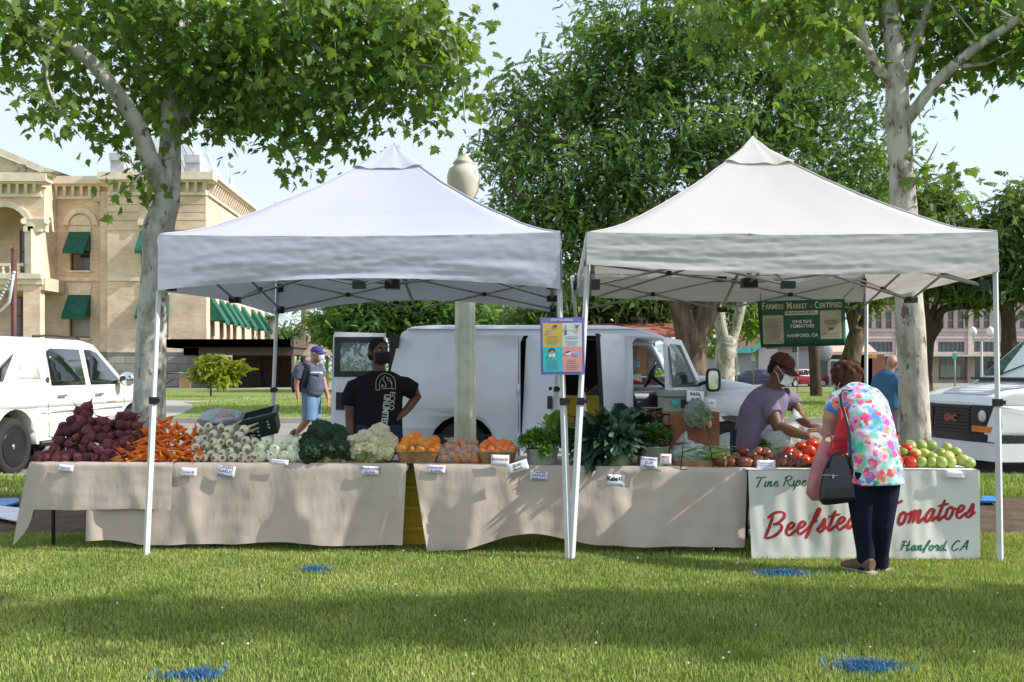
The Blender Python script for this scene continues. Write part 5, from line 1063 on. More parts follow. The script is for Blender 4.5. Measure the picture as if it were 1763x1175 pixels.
# price cards
m_card = M('white_card', (.78, .77, .84), rough=.6, var=.02); m_ink = M('violet_ink', (.08, .06, .30), rough=.7); m_inkr = M('red_ink', (.5, .04, .06), rough=.7); m_inkb = M('black_ink', (.02, .02, .02), rough=.7)
def card(px, py, w, h, rot, keys, label, ink=m_ink, Y=None, lean=.10, curl=.004):
    Y = Y if Y else YF(px) - (.032 if px < 297 else .009); k_ = F / Y; a = R(rot)
    def f2(x, y, o=0):
        X = (x * math.cos(a) - y * math.sin(a)); Z = (x * math.sin(a) + y * math.cos(a)); c = P(px, py, Y)
        return c + V(X, -o + Z * lean - curl * math.cos(x / (w / k_) * 3), Z)
    e = empty('price_card', P(px, py + h / 2, Y), label, 'price card', 'white price cards along the tables'); b = MB()
    b.grid(lambda u, v: f2((u - .5) * w / k_, (v - .5) * h / k_), 6, 3); b.build('card', m_card, e, solid=.0012)
    b = MB()
    for key, x, y, s_ in keys: b.text(key, lambda tx, ty: f2(x / k_ + tx * s_, y / k_ + ty * s_, .0022))
    if not keys:
        for yy in (-2, 2):
            x = -w * .35
            while x < w * .3: l_ = rng.uniform(1.2, 3); b.add([f2(x / k_, yy / k_, .0022), f2((x + l_) / k_, yy / k_, .0022), f2((x + l_ * .8) / k_, (yy + 1.4) / k_, .0022), f2((x + .4) / k_, (yy + 1) / k_, .0022)], [(0, 1, 2, 3)]); x += l_ + .8
    b.build('handwriting', ink, e)
card(113, 806, 27, 11, -6, [('beet', 0, 0, .75)], 'price card pinned below the beets')
card(324, 813, 29, 15, -3, [('carrot', 0, 0, .9)], 'price card pinned below the carrots')
card(389, 812, 31, 19, -8, [('garlic', 0, 0, .95)], 'three line price card pinned below the green garlic')
card(481, 796, 31, 9, -4, [], 'price card lying before the white onions', Y=YF(481) - .01)
card(637, 810, 30, 14, -3, [('caul', 0, 0, .95)], 'price card pinned below the cauliflower basket')
card(751, 808, 31, 13, -2, [('orange', 0, 0, .85)], 'price card pinned below the bagged apricots')
card(861, 793, 31, 19, -2, [('apri', 0, 2, .95)], 'red inked price card on the apricot basket', m_inkr, Y=YF(861) - .02)
card(891, 804, 37, 17, 17, [('tilt', 0, 0, .85)], 'tilted price card between the apricot basket and the parsley tub', m_inkb, Y=YF(891) - .075)
card(928, 819, 31, 16, -3, [('parsley', 0, 0, .9)], 'three line price card pinned below the parsley tub')
card(1060, 827, 31, 19, -3, [('kale', -6, 2, .95), ('kalep', 8, 3, .9)], 'price card reading kale', m_inkb)
card(1117, 797, 29, 19, -5, [('mint', 0, 0, .95)], 'lower price card on the spearmint bucket', Y=YF(1117) - .02)
card(1146, 791, 19, 18, -2, [('mint2', 0, 1, .8)], 'small square price card at the right rim of the spearmint bucket', m_inkr, Y=YF(1146) - .012)
card(1319, 800, 32, 15, -1, [], 'blank looking white card among the dark tomatoes', Y=YF(1319) - .03)
card(1645, 817, 36, 14, -4, [('tomg', 0, 0, .9)], 'white card at the right end of the lettered banner below the green tomatoes', M('yellow_ink', (.45, .42, .05)), Y=6.84)
# ------------------------------------------------------------------ produce
def inside(p, poly):
    x, y = p; c = False; j = len(poly) - 1
    for i in range(len(poly)):
        (xi, yi), (xj, yj) = poly[i], poly[j]
        if (yi > y) != (yj > y) and x < (xj - xi) * (y - yi) / (yj - yi) + xi: c = not c
        j = i
    return c
def fill(poly, dist, tries=6000):
    """evenly spread points inside a heap's outline (photo pixels)"""
    xs_, ys_ = [p[0] for p in poly], [p[1] for p in poly]; out = []
    for _ in range(tries):
        p = (rng.uniform(min(xs_), max(xs_)), rng.uniform(min(ys_), max(ys_)))
        if inside(p, poly) and all((p[0] - q[0]) ** 2 + (p[1] - q[1]) ** 2 > dist ** 2 for q in out): out.append(p)
    return out
def heap(px, py, r, slope=.9, off=.0, layer=0):
    """a spot on a heap's sloping front: the higher, the further back"""
    zt = ZT(px); Y = YF(px) + .06 + r
    for _ in range(3):
        z = H + (HY - py) / F * Y; Y = YF(px) + .04 + r + off + slope * max(0, z - zt - r)
    Y += layer
    p = P(px, py, Y); p.z = max(p.z, zt + r * .9); return p
def reps(protos, spots, label, cat, group, name):
    """protos: base objects; spots: (location, euler, scale). The first uses become the prototypes themselves."""
    used = 0; trees_ = [tree_of(o) for o in protos]
    for i, (loc, eul, sc) in enumerate(spots):
        k = i % len(protos)
        if i < len(protos):
            o = protos[k]; o.location = loc; o.rotation_euler = eul; o.scale = (sc,) * 3
        else: o = dup(protos[k], loc, eul, sc, ch=trees_[k])
        tag(o, label, cat, group)
def E(a, b, c): return (a, b, c)
m_beet = M('beet_skin', (.20, .058, .065), rough=.75, scale=22, col2=(.085, .022, .03), lo=.35, hi=.7, rnd=.35, bump=.3, bscale=50, spec=.25)
def beet(seed):
    r_ = random.Random(seed); b = MB(); sq = r_.uniform(.85, 1.1)
    prof_ = [(.004, .052), (.018, .05), (.034, .042), (.046, .022), (.05, .0), (.044, -.022), (.028, -.042), (.013, -.058), (.006, -.075)]
    b.lathe([(x, z * sq) for x, z in prof_], 12, fn=lambda th, z: 1 + .08 * math.sin(th * 2 + seed) + .04 * math.sin(th * 5))
    d = V(r_.uniform(-.4, .4), r_.uniform(-.4, .4), -1); p = V(0, 0, -.07 * sq); pts = [p]
    for i in range(5): d = (d + V(r_.uniform(-.6, .6), r_.uniform(-.6, .6), 0)).normalized(); p = p + d * .018; pts.append(p)
    b.tube(pts, [.006, .0045, .003, .002, .0014, .0008], 5)
    for i in range(3): b.tube([V(r_.uniform(-.01, .01), r_.uniform(-.01, .01), .045 * sq), V(r_.uniform(-.02, .02), r_.uniform(-.02, .02), .07 * sq)], [.006, .005], 5)
    return b.build('beet', m_beet, origin=(0, 0, 0))
pol = [(62, 800), (78, 782), (98, 768), (96, 744), (108, 728), (128, 722), (138, 704), (152, 703), (160, 722), (176, 727), (196, 730), (210, 716), (236, 718), (238, 752), (226, 800)]
sp = []
for layer, dist in ((0, 12.6), (.08, 14)):
    for px, py in fill(pol, dist): sp.append((heap(px, py + (4 if layer else 0), .037, .8, layer=layer + rng.uniform(-.015, .015)), E(math.pi + rng.uniform(-1.3, 1.3), rng.uniform(-1.2, 1.2), rng.uniform(0, 6.28)), rng.uniform(.62, .98)))
reps([beet(i) for i in range(5)], sp, 'dusty dark red beet in the heap on the left end table', 'beet', 'beets in the heap', 'beet')
m_carrot = M('carrot_skin', (.86, .26, .045), rough=.65, scale=30, col2=(.70, .16, .025), lo=.35, hi=.7, rnd=.28, bump=.25, bscale=60, stretch=(1, 1, 3), spec=.3); m_cgreen = M('carrot_top', (.14, .18, .04), rough=.7)
def carrot(seed):
    r_ = random.Random(seed); b = MB(); L_ = r_.uniform(.13, .18); bend = r_.uniform(-.02, .02); pts, rad = [], []
    for i in range(9):
        t = i / 8; pts.append(V(bend * math.sin(t * 2.6), bend * .6 * t * t, -L_ * t)); rad.append([.010, .0165, .0175, .0165, .0145, .0115, .008, .0045, .0012][i])
    b.tube(pts, rad, 9); b.tube([pts[-1], pts[-1] + V(.004, .003, -.025)], [.0012, .0005], 4); b.tube([V(0, 0, 0), V(.003, 0, .02)], [.005, .003], 5, m=1)
    return b.build('carrot', [m_carrot, m_cgreen], origin=(0, 0, 0))
pol = [(206, 800), (204, 788), (212, 768), (224, 752), (246, 742), (268, 731), (272, 722), (298, 726), (312, 738), (320, 750), (338, 736), (344, 752), (350, 776), (354, 800)]
sp = []
for layer, dist in ((0, 7.9), (.05, 10), (.10, 15)):
    for px, py in fill(pol, dist, 9000):
        t = (px - 205) / 150; az = (math.pi + rng.uniform(-.2, .9)) if rng.random() > t * 1.1 else rng.uniform(-2.6, -.6)
        pit = rng.uniform(-.35, .75) if t < .5 else rng.uniform(-.6, 1.0)
        d = V(math.cos(az) * math.cos(pit), -abs(math.sin(az)) * math.cos(pit) - .25, math.sin(pit)).normalized()
        if py < 745 and px > 325: d = V(rng.uniform(-.3, .3), -.3, 1).normalized()
        q = (-d).to_track_quat('Z', 'Y').to_euler()
        sp.append((heap(px, py + (3 if layer else 0), .02, .85, layer=layer) - d * .06, q, rng.uniform(.65, .95)))
sp = [(V(l.x, l.y, max(l.z, ZT(280) + .02)), q, s_) for l, q, s_ in sp[:298]]
reps([carrot(i) for i in range(6)], sp, 'orange carrot in the heap between the beets and the garlic', 'carrot', 'carrots in the heap', 'carrot')
m_garlic = M('garlic_skin', (.74, .69, .55), rough=.6, scale=18, col2=(.58, .52, .36), lo=.3, hi=.6, rnd=.1, spec=.3, stretch=(3, 3, 1)); m_groot = M('garlic_root', (.34, .25, .14), rough=.9, bump=1, bscale=120); m_gstalk = M('garlic_stalk', (.42, .48, .22), rough=.6, rnd=.15)
def garlic(seed):
    r_ = random.Random(seed); b = MB()
    b.lathe([(.010, -.026), (.024, -.020), (.033, -.004), (.034, .010), (.028, .028), (.018, .045), (.012, .065), (.010, .10)], 12, fn=lambda th, z: 1 + .05 * math.sin(th * 4 + seed), m=0)
    b.lathe([(.0, -.031), (.006, -.033), (.0125, -.029), (.0155, -.0235)], 10, fn=lambda th, z: 1 + .25 * math.sin(th * 5 + seed), m=1)
    for i in range(5): a = r_.uniform(0, 6.28); b.tube([V(.006 * math.cos(a), .006 * math.sin(a), -.03), V(.012 * math.cos(a), .012 * math.sin(a), -.043)], [.0013, .0006], 4, m=1)
    b.tube([V(0, 0, .098), V(.004, .006, .22)], [.0098, .007], 8, m=2)
    return b.build('green_garlic', [m_garlic, m_groot, m_gstalk], origin=(0, 0, 0))
pol = [(340, 802), (336, 768), (338, 738), (356, 732), (376, 733), (400, 742), (420, 740), (428, 752), (444, 760), (444, 802)]
sp = []
for px, py in fill(pol, 12.0): sp.append((heap(px, py, .034, .75), E(-1.57 + rng.uniform(-.35, .35), rng.uniform(-.1, .1), rng.uniform(-.45, .45)), rng.uniform(.85, 1.12)))
reps([garlic(i) for i in range(4)], sp, 'white green-garlic bulb with root end forward, stacked right of the carrots', 'garlic', 'green garlic bulbs', 'green_garlic')
m_onion = M('onion_skin', (.72, .73, .56), rough=.35, scale=10, col2=(.55, .60, .34), lo=.25, hi=.55, rnd=.08, spec=.5, stretch=(4, 4, 1))
def onion(seed):
    b = MB(); b.lathe([(.006, -.050), (.024, -.046), (.042, -.028), (.049, -.004), (.045, .02), (.031, .041), (.014, .056), (.009, .075)], 16, fn=lambda th, z: 1 + .02 * math.sin(th * 2 + seed)); b.lathe([(0, -.0525), (.006, -.053), (.009, -.049)], 8, fn=lambda th, z: 1 + .3 * math.sin(th * 3 + seed), m=1)
    b.tube([V(0, 0, .073), V(.003, .0, .16), V(.02, .01, .24)], [.009, .008, .006], 8, m=2); return b.build('white_onion', [m_onion, m_groot, m_gstalk], origin=(0, 0, 0))
sp = [(heap(px, py, .05, .8), E(-1.57 + rng.uniform(-.5, .4), 0, rng.uniform(-.7, .7)), rng.uniform(.85, 1.0)) for px, py in ((450, 790), (470, 792), (490, 788), (506, 791), (521, 790), (450, 770), (474, 774), (488, 767), (504, 774), (461, 761), (487, 763), (511, 762), (524, 776), (497, 758))]
reps([onion(i) for i in range(3)], sp, 'round white onion in the small pile between the garlic and the broccoli', 'onion', 'white onions', 'white_onion')
# wicker baskets
m_wick = M('wicker', (.44, .27, .12), rough=.8, scale=14, col2=(.30, .17, .07), rnd=.08, bump=.4, bscale=60)
def basket(px0, px1, py0, py1, label, dep=.26, handle=True, tap=.8):
    """px0..px1 rim, py0 rim row, py1 foot row"""
    Y = YF((px0 + px1) / 2) + .05; k_ = F / Y; w = (px1 - px0) / k_ / 2; h = (py1 - py0) / k_; c = GP((px0 + px1) / 2, Y + dep / 2, ZT((px0 + px1) / 2)); e = empty('wicker_basket', c, label, 'basket', 'wicker baskets on the tables')
    b = MB(); n = 40
    def rr_(t, f, wob=0):
        a = 2 * math.pi * t; x, y = math.cos(a), math.sin(a); x = math.copysign(abs(x) ** .35, x); y = math.copysign(abs(y) ** .35, y); return V(x * w * f, y * dep / 2 * f, 0) * (1 + wob)
    rows = max(6, int(h / .011))
    for i in range(rows):
        v = (i + .5) / rows; f = tap + (1 - tap) * v; pts = [c + rr_(j / n, f, .012 * (1 if (j + i) % 2 else -1)) + V(0, 0, h * v) for j in range(n + 1)]; b.tube(pts, h / rows * .56, 5, caps=False)
    b.build('basket_side', m_wick, e)
    b = MB(); b.tube([c + rr_(j / n, 1.01) + V(0, 0, h + .004) for j in range(n + 1)], .009, 6); b.build('rim', m_wick, e)
    b = MB(); b.grid(lambda u, v: c + V((u - .5) * 2 * w * tap * .9, (v - .5) * dep * tap * .9, .008), 2, 2); b.build('basket_floor', m_wick, e)
    if handle:
        b = MB(); b.tube([c + V(.075 * math.cos(R(a)), -dep / 2 - .006, h + .005 + .055 * math.sin(R(a))) for a in range(0, 181, 15)], .0085, 6); b.build('handle', m_wick, e)
    return c, w, h
def in_basket(c, w, h, dep, pts, r, lift=.0):       # pts in pixels on the heap above a basket: the nearer the rim, the nearer the front
    out = []
    for px, py, in pts:
        Y = c.y - dep * .30
        for _ in range(3): z = H + (HY - py) / F * Y; Y = c.y - dep * .32 + 1.0 * max(0, z - (c.z + h + r * .3))
        out.append(P(px, py, Y + lift))
    return out
m_broc = M('broccoli', (.060, .10, .052), rough=.8, scale=30, col2=(.025, .055, .028), rnd=.3, bump=1, bscale=160, spec=.15); m_bstem = M('broccoli_stem', (.22, .30, .12), rough=.6)
def floret(seed, name, mt, ms, R_=.085, n=110, br=.018):
    r_ = random.Random(seed); b = MB()
    for i in range(n):
        a = i * 2.39996; ct = 1 - 1.25 * (i + .5) / n; st = math.sqrt(max(0, 1 - ct * ct)); k_ = r_.uniform(.86, 1.08)
        b.ell((R_ * st * math.cos(a) * k_, R_ * st * math.sin(a) * k_, R_ * .75 * ct * k_), br * r_.uniform(.75, 1.25), nu=8, nv=6, fn=lambda x: x * (1 + .16 * mnoise.noise(x * 3 + V(i, seed, 0))))
    b.ell((0, 0, -.005), (R_ * .88, R_ * .88, R_ * .66)); b.lathe([(.018, -R_ * 1.3), (.022, -R_ * .9), (.045, -R_ * .2)], 10, m=1)
    return b.build(name, [mt, ms], origin=(0, 0, 0))
c, w, h = basket(527, 603, 783, 800, 'wicker basket under the broccoli'); pts = [(541, 775), (572, 778), (592, 776), (536, 758), (561, 762), (586, 762), (553, 745), (577, 747), (532, 786), (597, 784)]
reps([floret(i, 'broccoli', m_broc, m_bstem, .082) for i in range(3)], [(p, E(rng.uniform(.1, .7), rng.uniform(-.4, .4), rng.uniform(0, 6)), rng.uniform(.85, 1.1)) for p in in_basket(c, w, h, .26, pts, .08)], 'dark green broccoli head heaped over the basket right of the onions', 'broccoli', 'broccoli heads', 'broccoli')
m_caul = M('cauliflower', (.74, .68, .46), rough=.75, scale=16, col2=(.60, .54, .32), rnd=.07, bump=.8, bscale=120); m_cleaf = M('cauliflower_leaf', (.42, .52, .22), rough=.55, island=.2, transl=.2)
def caul(seed):
    b0 = floret(seed + 40, 'cauliflower', m_caul, m_cleaf, .08, 60, .026); b = MB(); r_ = random.Random(seed); b0['_w'] = (0, 0, 0)
    for i in range(6):
        a = i * 1.05 + r_.uniform(-.2, .2); L_ = .105 * r_.uniform(.8, 1.1)
        def lf(u, v, a=a, L_=L_): x = (u - .5) * .09 * math.sin(math.pi * min(1, v * .8 + .15)); rr2 = .04 + .055 * math.sin(v * 1.6); return V(rr2 * math.cos(a) - x * math.sin(a), rr2 * math.sin(a) + x * math.cos(a), -.085 + L_ * v + .01 * math.cos((u - .5) * 6))
        b.grid(lf, 5, 5)
    b.build('leaf', m_cleaf, b0); return b0
c, w, h = basket(602, 676, 782, 800, 'wicker basket under the cauliflowers'); pts = [(613, 767), (648, 770), (669, 766), (629, 755), (652, 748), (664, 758), (620, 777), (660, 779), (640, 779)]
reps([caul(i) for i in range(3)], [(p, E(rng.uniform(.2, 1.0), rng.uniform(-.5, .5), rng.uniform(0, 6)), rng.uniform(.76, .92)) for p in in_basket(c, w, h, .26, pts, .07)], 'cream cauliflower head piled in the basket left of the oranges', 'cauliflower', 'cauliflower heads', 'cauliflower')
def orange_mat(name, c1, c2, bump=.25): return M(name, c1, rough=.42, scale=9, col2=c2, lo=.3, hi=.7, rnd=.16, bump=bump, bscale=220, spec=.45)
m_orng = orange_mat('orange_peel', (.80, .27, .02), (.70, .19, .012)); m_apr = orange_mat('apricot_skin', (.72, .22, .05), (.66, .15, .03), .06)
def fruit(name, mt, r, sq=.95, lobes=0, seed=0, calyx=None, dim=.12):
    b = MB(); b.ell((0, 0, 0), (r, r, r * sq), nu=18, nv=12, fn=lambda x: x * (1 + (lobes * (abs(math.sin(math.atan2(x.y, x.x) * 2.5 + seed)) - .5) * (1 - x.z * x.z) if lobes else 0) + .03 * mnoise.noise(x * 1.7 + V(seed, 0, 0)) - dim * math.exp(-((1 - x.z) / .06)) ))
    o = b.build(name, mt, origin=(0, 0, 0))
    if calyx:
        o['_w'] = (0, 0, 0); b = MB()
        for i in range(5): a = i * 1.257 + seed; d = V(math.cos(a), math.sin(a), 0); p = V(0, 0, r * sq * .90); q = V(-d.y, d.x, 0) * r * .12; b.add([p - q * .6, p + d * r * .3 + q * .6 + V(0, 0, .004), p + d * r * .55 + V(0, 0, -.002), p + d * r * .3 - q * .6 + V(0, 0, .004)], [(0, 1, 2, 3)])
        b.tube([V(0, 0, r * sq * .86), V(.002, 0, r * sq * 1.1)], .003, 5); b.build('calyx', calyx, o)
    return o
c, w, h = basket(684, 757, 781, 801, 'wicker basket with arched handle holding the large oranges'); pts = [(692, 774), (706, 774), (724, 776), (744, 780), (752, 772), (700, 760), (713, 764), (725, 762), (740, 766), (748, 760), (707, 755), (732, 770), (697, 768), (718, 753)]
reps([fruit('orange', m_orng, .043, .97, 0, i, dim=.05) for i in range(2)], [(p, E(rng.uniform(0, 3), rng.uniform(0, 3), 0), rng.uniform(.9, 1.06)) for p in in_basket(c, w, h, .26, pts, .043)], 'bright orange piled in the basket between cauliflower and bagged apricots', 'orange', 'oranges in the basket', 'orange')
c, w, h = basket(823, 889, 782, 803, 'wicker basket of loose apricots behind the red inked card', handle=False); pts = [(830, 779), (842, 780), (856, 781), (868, 780), (880, 778), (833, 770), (847, 772), (860, 772), (873, 771), (883, 774), (838, 765), (853, 764), (866, 764), (876, 766), (847, 760), (845, 776), (870, 776), (858, 768)]
ap = [fruit('apricot', m_apr, .0345, 1.0, 0, i, dim=.1) for i in range(2)]
reps(ap, [(p, E(rng.uniform(0, 3), rng.uniform(0, 3), 0), rng.uniform(.9, 1.1)) for p in in_basket(c, w, h, .26, pts, .035)], 'loose apricot in the basket left of the parsley tub', 'apricot', 'loose apricots in the basket', 'apricot')
# clear bags
def film(name, tint=(.9, .93, .95), a=.2, rough=.12):
    m = glass(name, (.85, .86, .88), a, rough); n, l, b = nodes_of(m)
    c_ = n.new('ShaderNodeTexCoord'); z = n.new('ShaderNodeTexNoise'); z.inputs['Scale'].default_value = 22; z.inputs['Detail'].default_value = 5; z.inputs['Distortion'].default_value = 1.5; l(c_.outputs['Object'], z.inputs['Vector'])
    bp = n.new('ShaderNodeBump'); bp.inputs['Strength'].default_value = 1; bp.inputs['Distance'].default_value = .02; l(z.outputs['Fac'], bp.inputs['Height']); l(bp.outputs['Normal'], b.inputs['Normal']); return m
m_film = film('clear_film', a=.09); m_film2 = film('cloudy_film', a=.3, rough=.3)
def bag(name, label, c, r, mt, neck=None, seed=0, cat='bag', amp=.12, group=None):
    b = MB(); b.ell(c, r, nu=36, nv=26, fn=lambda x: x * (1 + amp * mnoise.noise(x * 2.2 + V(seed, 3, 1)) + amp * .6 * mnoise.noise(x * 6 + V(seed, 0, 1))) * V(1, 1, 1).length / 1.732)
    if neck: b.loft([c + V(0, 0, r[2] * .9), c + V(*neck) * .5 + V(0, 0, r[2] * .9), c + V(*neck) + V(0, 0, r[2] * .9)], [(.03, .02), (.015, .012), (.06, .02)], V(1, 0, 0), 10)
    return tag(b.build(name, mt, solid=.0008), label, cat, group)
for i, (cx_, rr_, tops) in enumerate(((775, 20, 760), (808, 22, 757))):
    c = heap(cx_, 780, .02, 0, off=.05); pts = fill([(cx_ - 17, 799), (cx_ - 18, 775), (cx_ - 8, 764), (cx_ + 8, 762), (cx_ + 17, 773), (cx_ + 18, 799)], 11.5)
    sp = [(heap(px, py, .035, .5, off=.02), E(rng.uniform(0, 3), 0, 0), rng.uniform(.85, 1.05)) for px, py in pts] + [(heap(px, py, .035, .5, off=.09), E(0, 0, 0), .95) for px, py in pts[::2]]
    pr2 = [fruit('apricot', m_apr, .0345, 1.0, 0, i + 5, dim=.1)]
    reps(pr2, sp, ('apricot inside the left clear bag beside the oranges', 'apricot inside the right clear bag beside the apricot basket')[i], 'apricot', ('apricots in the left bag', 'apricots in the right bag')[i], 'apricot')
    c = heap(cx_, 782, .02, .5, off=.045); bag('plastic_bag', ('clear knotted bag of apricots touching the orange basket', 'clear bag of apricots touching the basket of loose apricots')[i], c + V(0, 0, .0), (.096, .11, .085), m_film, (.01, -.02, .03), i * 3 + 1, group='clear bags of apricots')
# tubs of greens
m_galv = M('galvanised', (.50, .53, .53), rough=.45, metal=.55, var=.1, scale=8); m_gtub = M('green_tub', (.20, .26, .17), rough=.5, var=.1)
def tub(px0, px1, py0, py1, label, mt, dep=None, tap=.86):
    Y = YF((px0 + px1) / 2) + .02; k_ = F / Y; r = (px1 - px0) / k_ / 2; h = (py1 - py0) / k_; c = GP((px0 + px1) / 2, Y + r, ZT((px0 + px1) / 2)); e = empty('tub', c, label, 'tub', 'tubs of cut greens'); b = MB()
    b.lathe([(0, .004), (r * tap, .004), (r * tap, 0), (r * (tap + .02), .01), (r * .95, h * .7), (r * .97, h * .72), (r, h - .006), (r * 1.03, h), (r * 1.0, h + .003), (r * .97, h - .01), (r * .8, .012), (0, .012)], 32, c); b.build('tub_body', mt, e)
    b = MB(); b.tube([c + V(r * 1.0, -.04, h * .8), c + V(r * 1.13, -.03, h * .74), c + V(r * 1.13, .03, h * .74), c + V(r * 1.0, .04, h * .8)], .004, 5); b.tube([c + V(-r * 1.0, -.04, h * .8), c + V(-r * 1.13, -.03, h * .74), c + V(-r * 1.13, .03, h * .74), c + V(-r * 1.0, .04, h * .8)], .004, 5); b.build('tub_handle', mt, e)
    return c, r, h
def leaf_blade(wd, curl=.25, ruf=.0, n=6):          # oval leaf, length 1 along +y
    v, f = [], []
    for i in range(n + 1):
        t = i / n; w_ = wd * math.sin(math.pi * (t ** .8) * .97 + .03) ** .8
        for s_ in (-1, 0, 1): v.append((s_ * w_ * (1 + ruf * math.sin(i * 2.1)), t, -curl * t * t - (.0 if s_ == 0 else -.10 * w_ / wd * .5) + ruf * .15 * math.sin(i * 2.4 + s_)))
    for i in range(n):
        for k_ in (0, 1): a = i * 3 + k_; f.append((a, a + 1, a + 4, a + 3))
    return np.array(v), np.array(f)
def greens(name, label, cat, c, rad, n, tv, tf, size, mt, up=.35, stem=None, grp=None):
    """leaves arching out of a bunch: positions on a dome, tips pointing outwards and down at the rim"""
    d = nrg.normal(size=(n, 3)); d[:, 2] = np.abs(d[:, 2]) - .25; d /= np.linalg.norm(d, axis=1)[:, None]
    pos = np.array(c) + d * np.array(rad) * (nrg.uniform(.25, 1, n) ** .5)[:, None] * .82
    y = d + nrg.normal(size=(n, 3)) * .55; y[:, 2] += up; y[:, 2] -= np.linalg.norm(d[:, :2], axis=1) * .5; y /= np.linalg.norm(y, axis=1)[:, None]
    upv = np.array([0, 0, 1.]) + nrg.normal(size=(n, 3)) * .45; x = np.cross(y, upv); x /= np.linalg.norm(x, axis=1)[:, None]; z = np.cross(x, y)
    o = scatter(name, tv, tf, pos, np.stack([x, y, z], 2), size * nrg.uniform(.6, 1.25, n), mt); return tag(o, label, cat, grp)
m_pars = M('parsley_leaf', (.13, .26, .045), rough=.5, scale=3, island=.4, transl=.25); m_kale = M('kale_leaf', (.045, .10, .065), rough=.45, scale=5, col2=(.022, .055, .036), island=.45, transl=.08, spec=.5); m_kale2 = M('kale_leaf_pale', (.10, .19, .12), rough=.4, scale=5, island=.35, transl=.1, spec=.5); m_mint = M('mint_leaf', (.085, .16, .035), rough=.5, scale=5, island=.4, transl=.2)
KV, KF = leaf_blade(.17, .3, .12); PV, PF = leaf_blade(.34, .2, .2, 4); MV, MF = leaf_blade(.26, .2, 0, 4)
c, r, h = tub(905, 962, 784, 811, 'round galvanised tub of curly parsley left of the crossed legs', m_galv)
greens('parsley_bunch', 'bright green curly parsley spilling over the galvanised tub', 'parsley', c + V(-.02, -.02, h + .05), (.16, .14, .10), 1500, PV, PF, .035, m_pars, .5); greens('parsley_bunch', 'parsley sprig hanging over the front of the galvanised tub', 'parsley', c + V(.02, -r - .02, h - .02), (.055, .03, .07), 170, PV, PF, .032, m_pars, -.3)
greens('chard_bunch', 'broad upright green leaves behind the parsley by the crossed legs', 'greens', c + V(.10, .12, h + .07), (.09, .10, .15), 55, *leaf_blade(.3, .25, .15), .13, m_pars, .8)
c, r, h = tub(1030, 1092, 783, 812, 'green tub nearly hidden below the kale', m_gtub)
greens('kale_bunch', 'huge dark blue green bunch of kale drooping over its tub', 'kale', c + V(-.06, .02, h + .055), (.28, .17, .15), 460, KV, KF, .16, m_kale, .25); greens('kale_bunch', 'paler broad kale leaves lying at the front right of the dark bunch', 'kale', c + V(.03, -.10, h + .055), (.15, .07, .12), 130, *leaf_blade(.27, .2, .05), .10, m_kale2, .1)
greens('kale_bunch', 'dark kale leaves hanging down left of the green tub beside the leg', 'kale', c + V(-.17, -.06, .05), (.10, .07, .075), 90, KV, KF, .12, m_kale, -.4)
c, r, h = tub(1096, 1152, 781, 815, 'green bucket of spearmint with two cards on it', m_gtub, tap=.92)
greens('mint_bunch', 'fresh green spearmint standing in the bucket with two cards', 'mint', c + V(.0, .02, h + .055), (.16, .12, .11), 900, MV, MF, .045, m_mint, .7); greens('mint_bunch', 'dark leafy greens heaped behind the kale and the spearmint', 'greens', c + V(-.12, .22, h + .11), (.28, .10, .12), 420, *leaf_blade(.3, .3, .15), .085, m_kale, .5)
# basket with bagged chives, wire stand
Yb = YF(1195) + .03; c = GP(1198, Yb + .15, ZT(1198)); e = empty('wicker_basket', c, 'low round wicker tray under the bagged green onions', 'basket', 'wicker baskets on the tables'); b = MB()
for i in range(5): b.tube([c + V(.17 * math.cos(R(a)), .14 * math.sin(R(a)), .006 + i * .009) for a in range(0, 361, 12)], .0055, 5)
b.build('basket_side', m_wick, e); b = MB(); b.lathe([(0, .004), (.17, .005)], 20, c, fn=lambda t, z: 1 - .17 * abs(math.sin(t))); b.build('basket_floor', m_wick, e)
m_chive = M('chive', (.22, .36, .10), rough=.5, island=.3); b = MB()
for i in range(130):
    p = c + V(rng.uniform(-.16, .05), rng.uniform(-.12, .12), rng.uniform(.03, .11)); d = V(rng.uniform(.1, .25), rng.uniform(-.1, .08), rng.uniform(-.05, .05)); b.tube([p, p + d * .5 + V(0, 0, .02), p + d], [.003, .0035, .002], 4)
tag(b.build('green_onions', m_chive, ), 'thin green onions inside the cloudy bag on the wicker tray', 'green onions'); bag('plastic_bag', 'cloudy white open bag around the green onions', c + V(-.03, 0, .075), (.17, .13, .085), m_film2, (-.08, -.02, .06), 11, amp=.2)
b = MB(); k_ = lambda px, py: P(px, py, Yb - .02)
for q in (((1172, 809), (1178, 745)), ((1229, 809), (1217, 735)), ((1172, 809), (1229, 808))): b.tube([k_(*q[0]), k_(*q[1])], .004, 5)
tag(b.build('wire_stand', m_blk), 'thin black wire stand before the bagged green onions', 'stand')
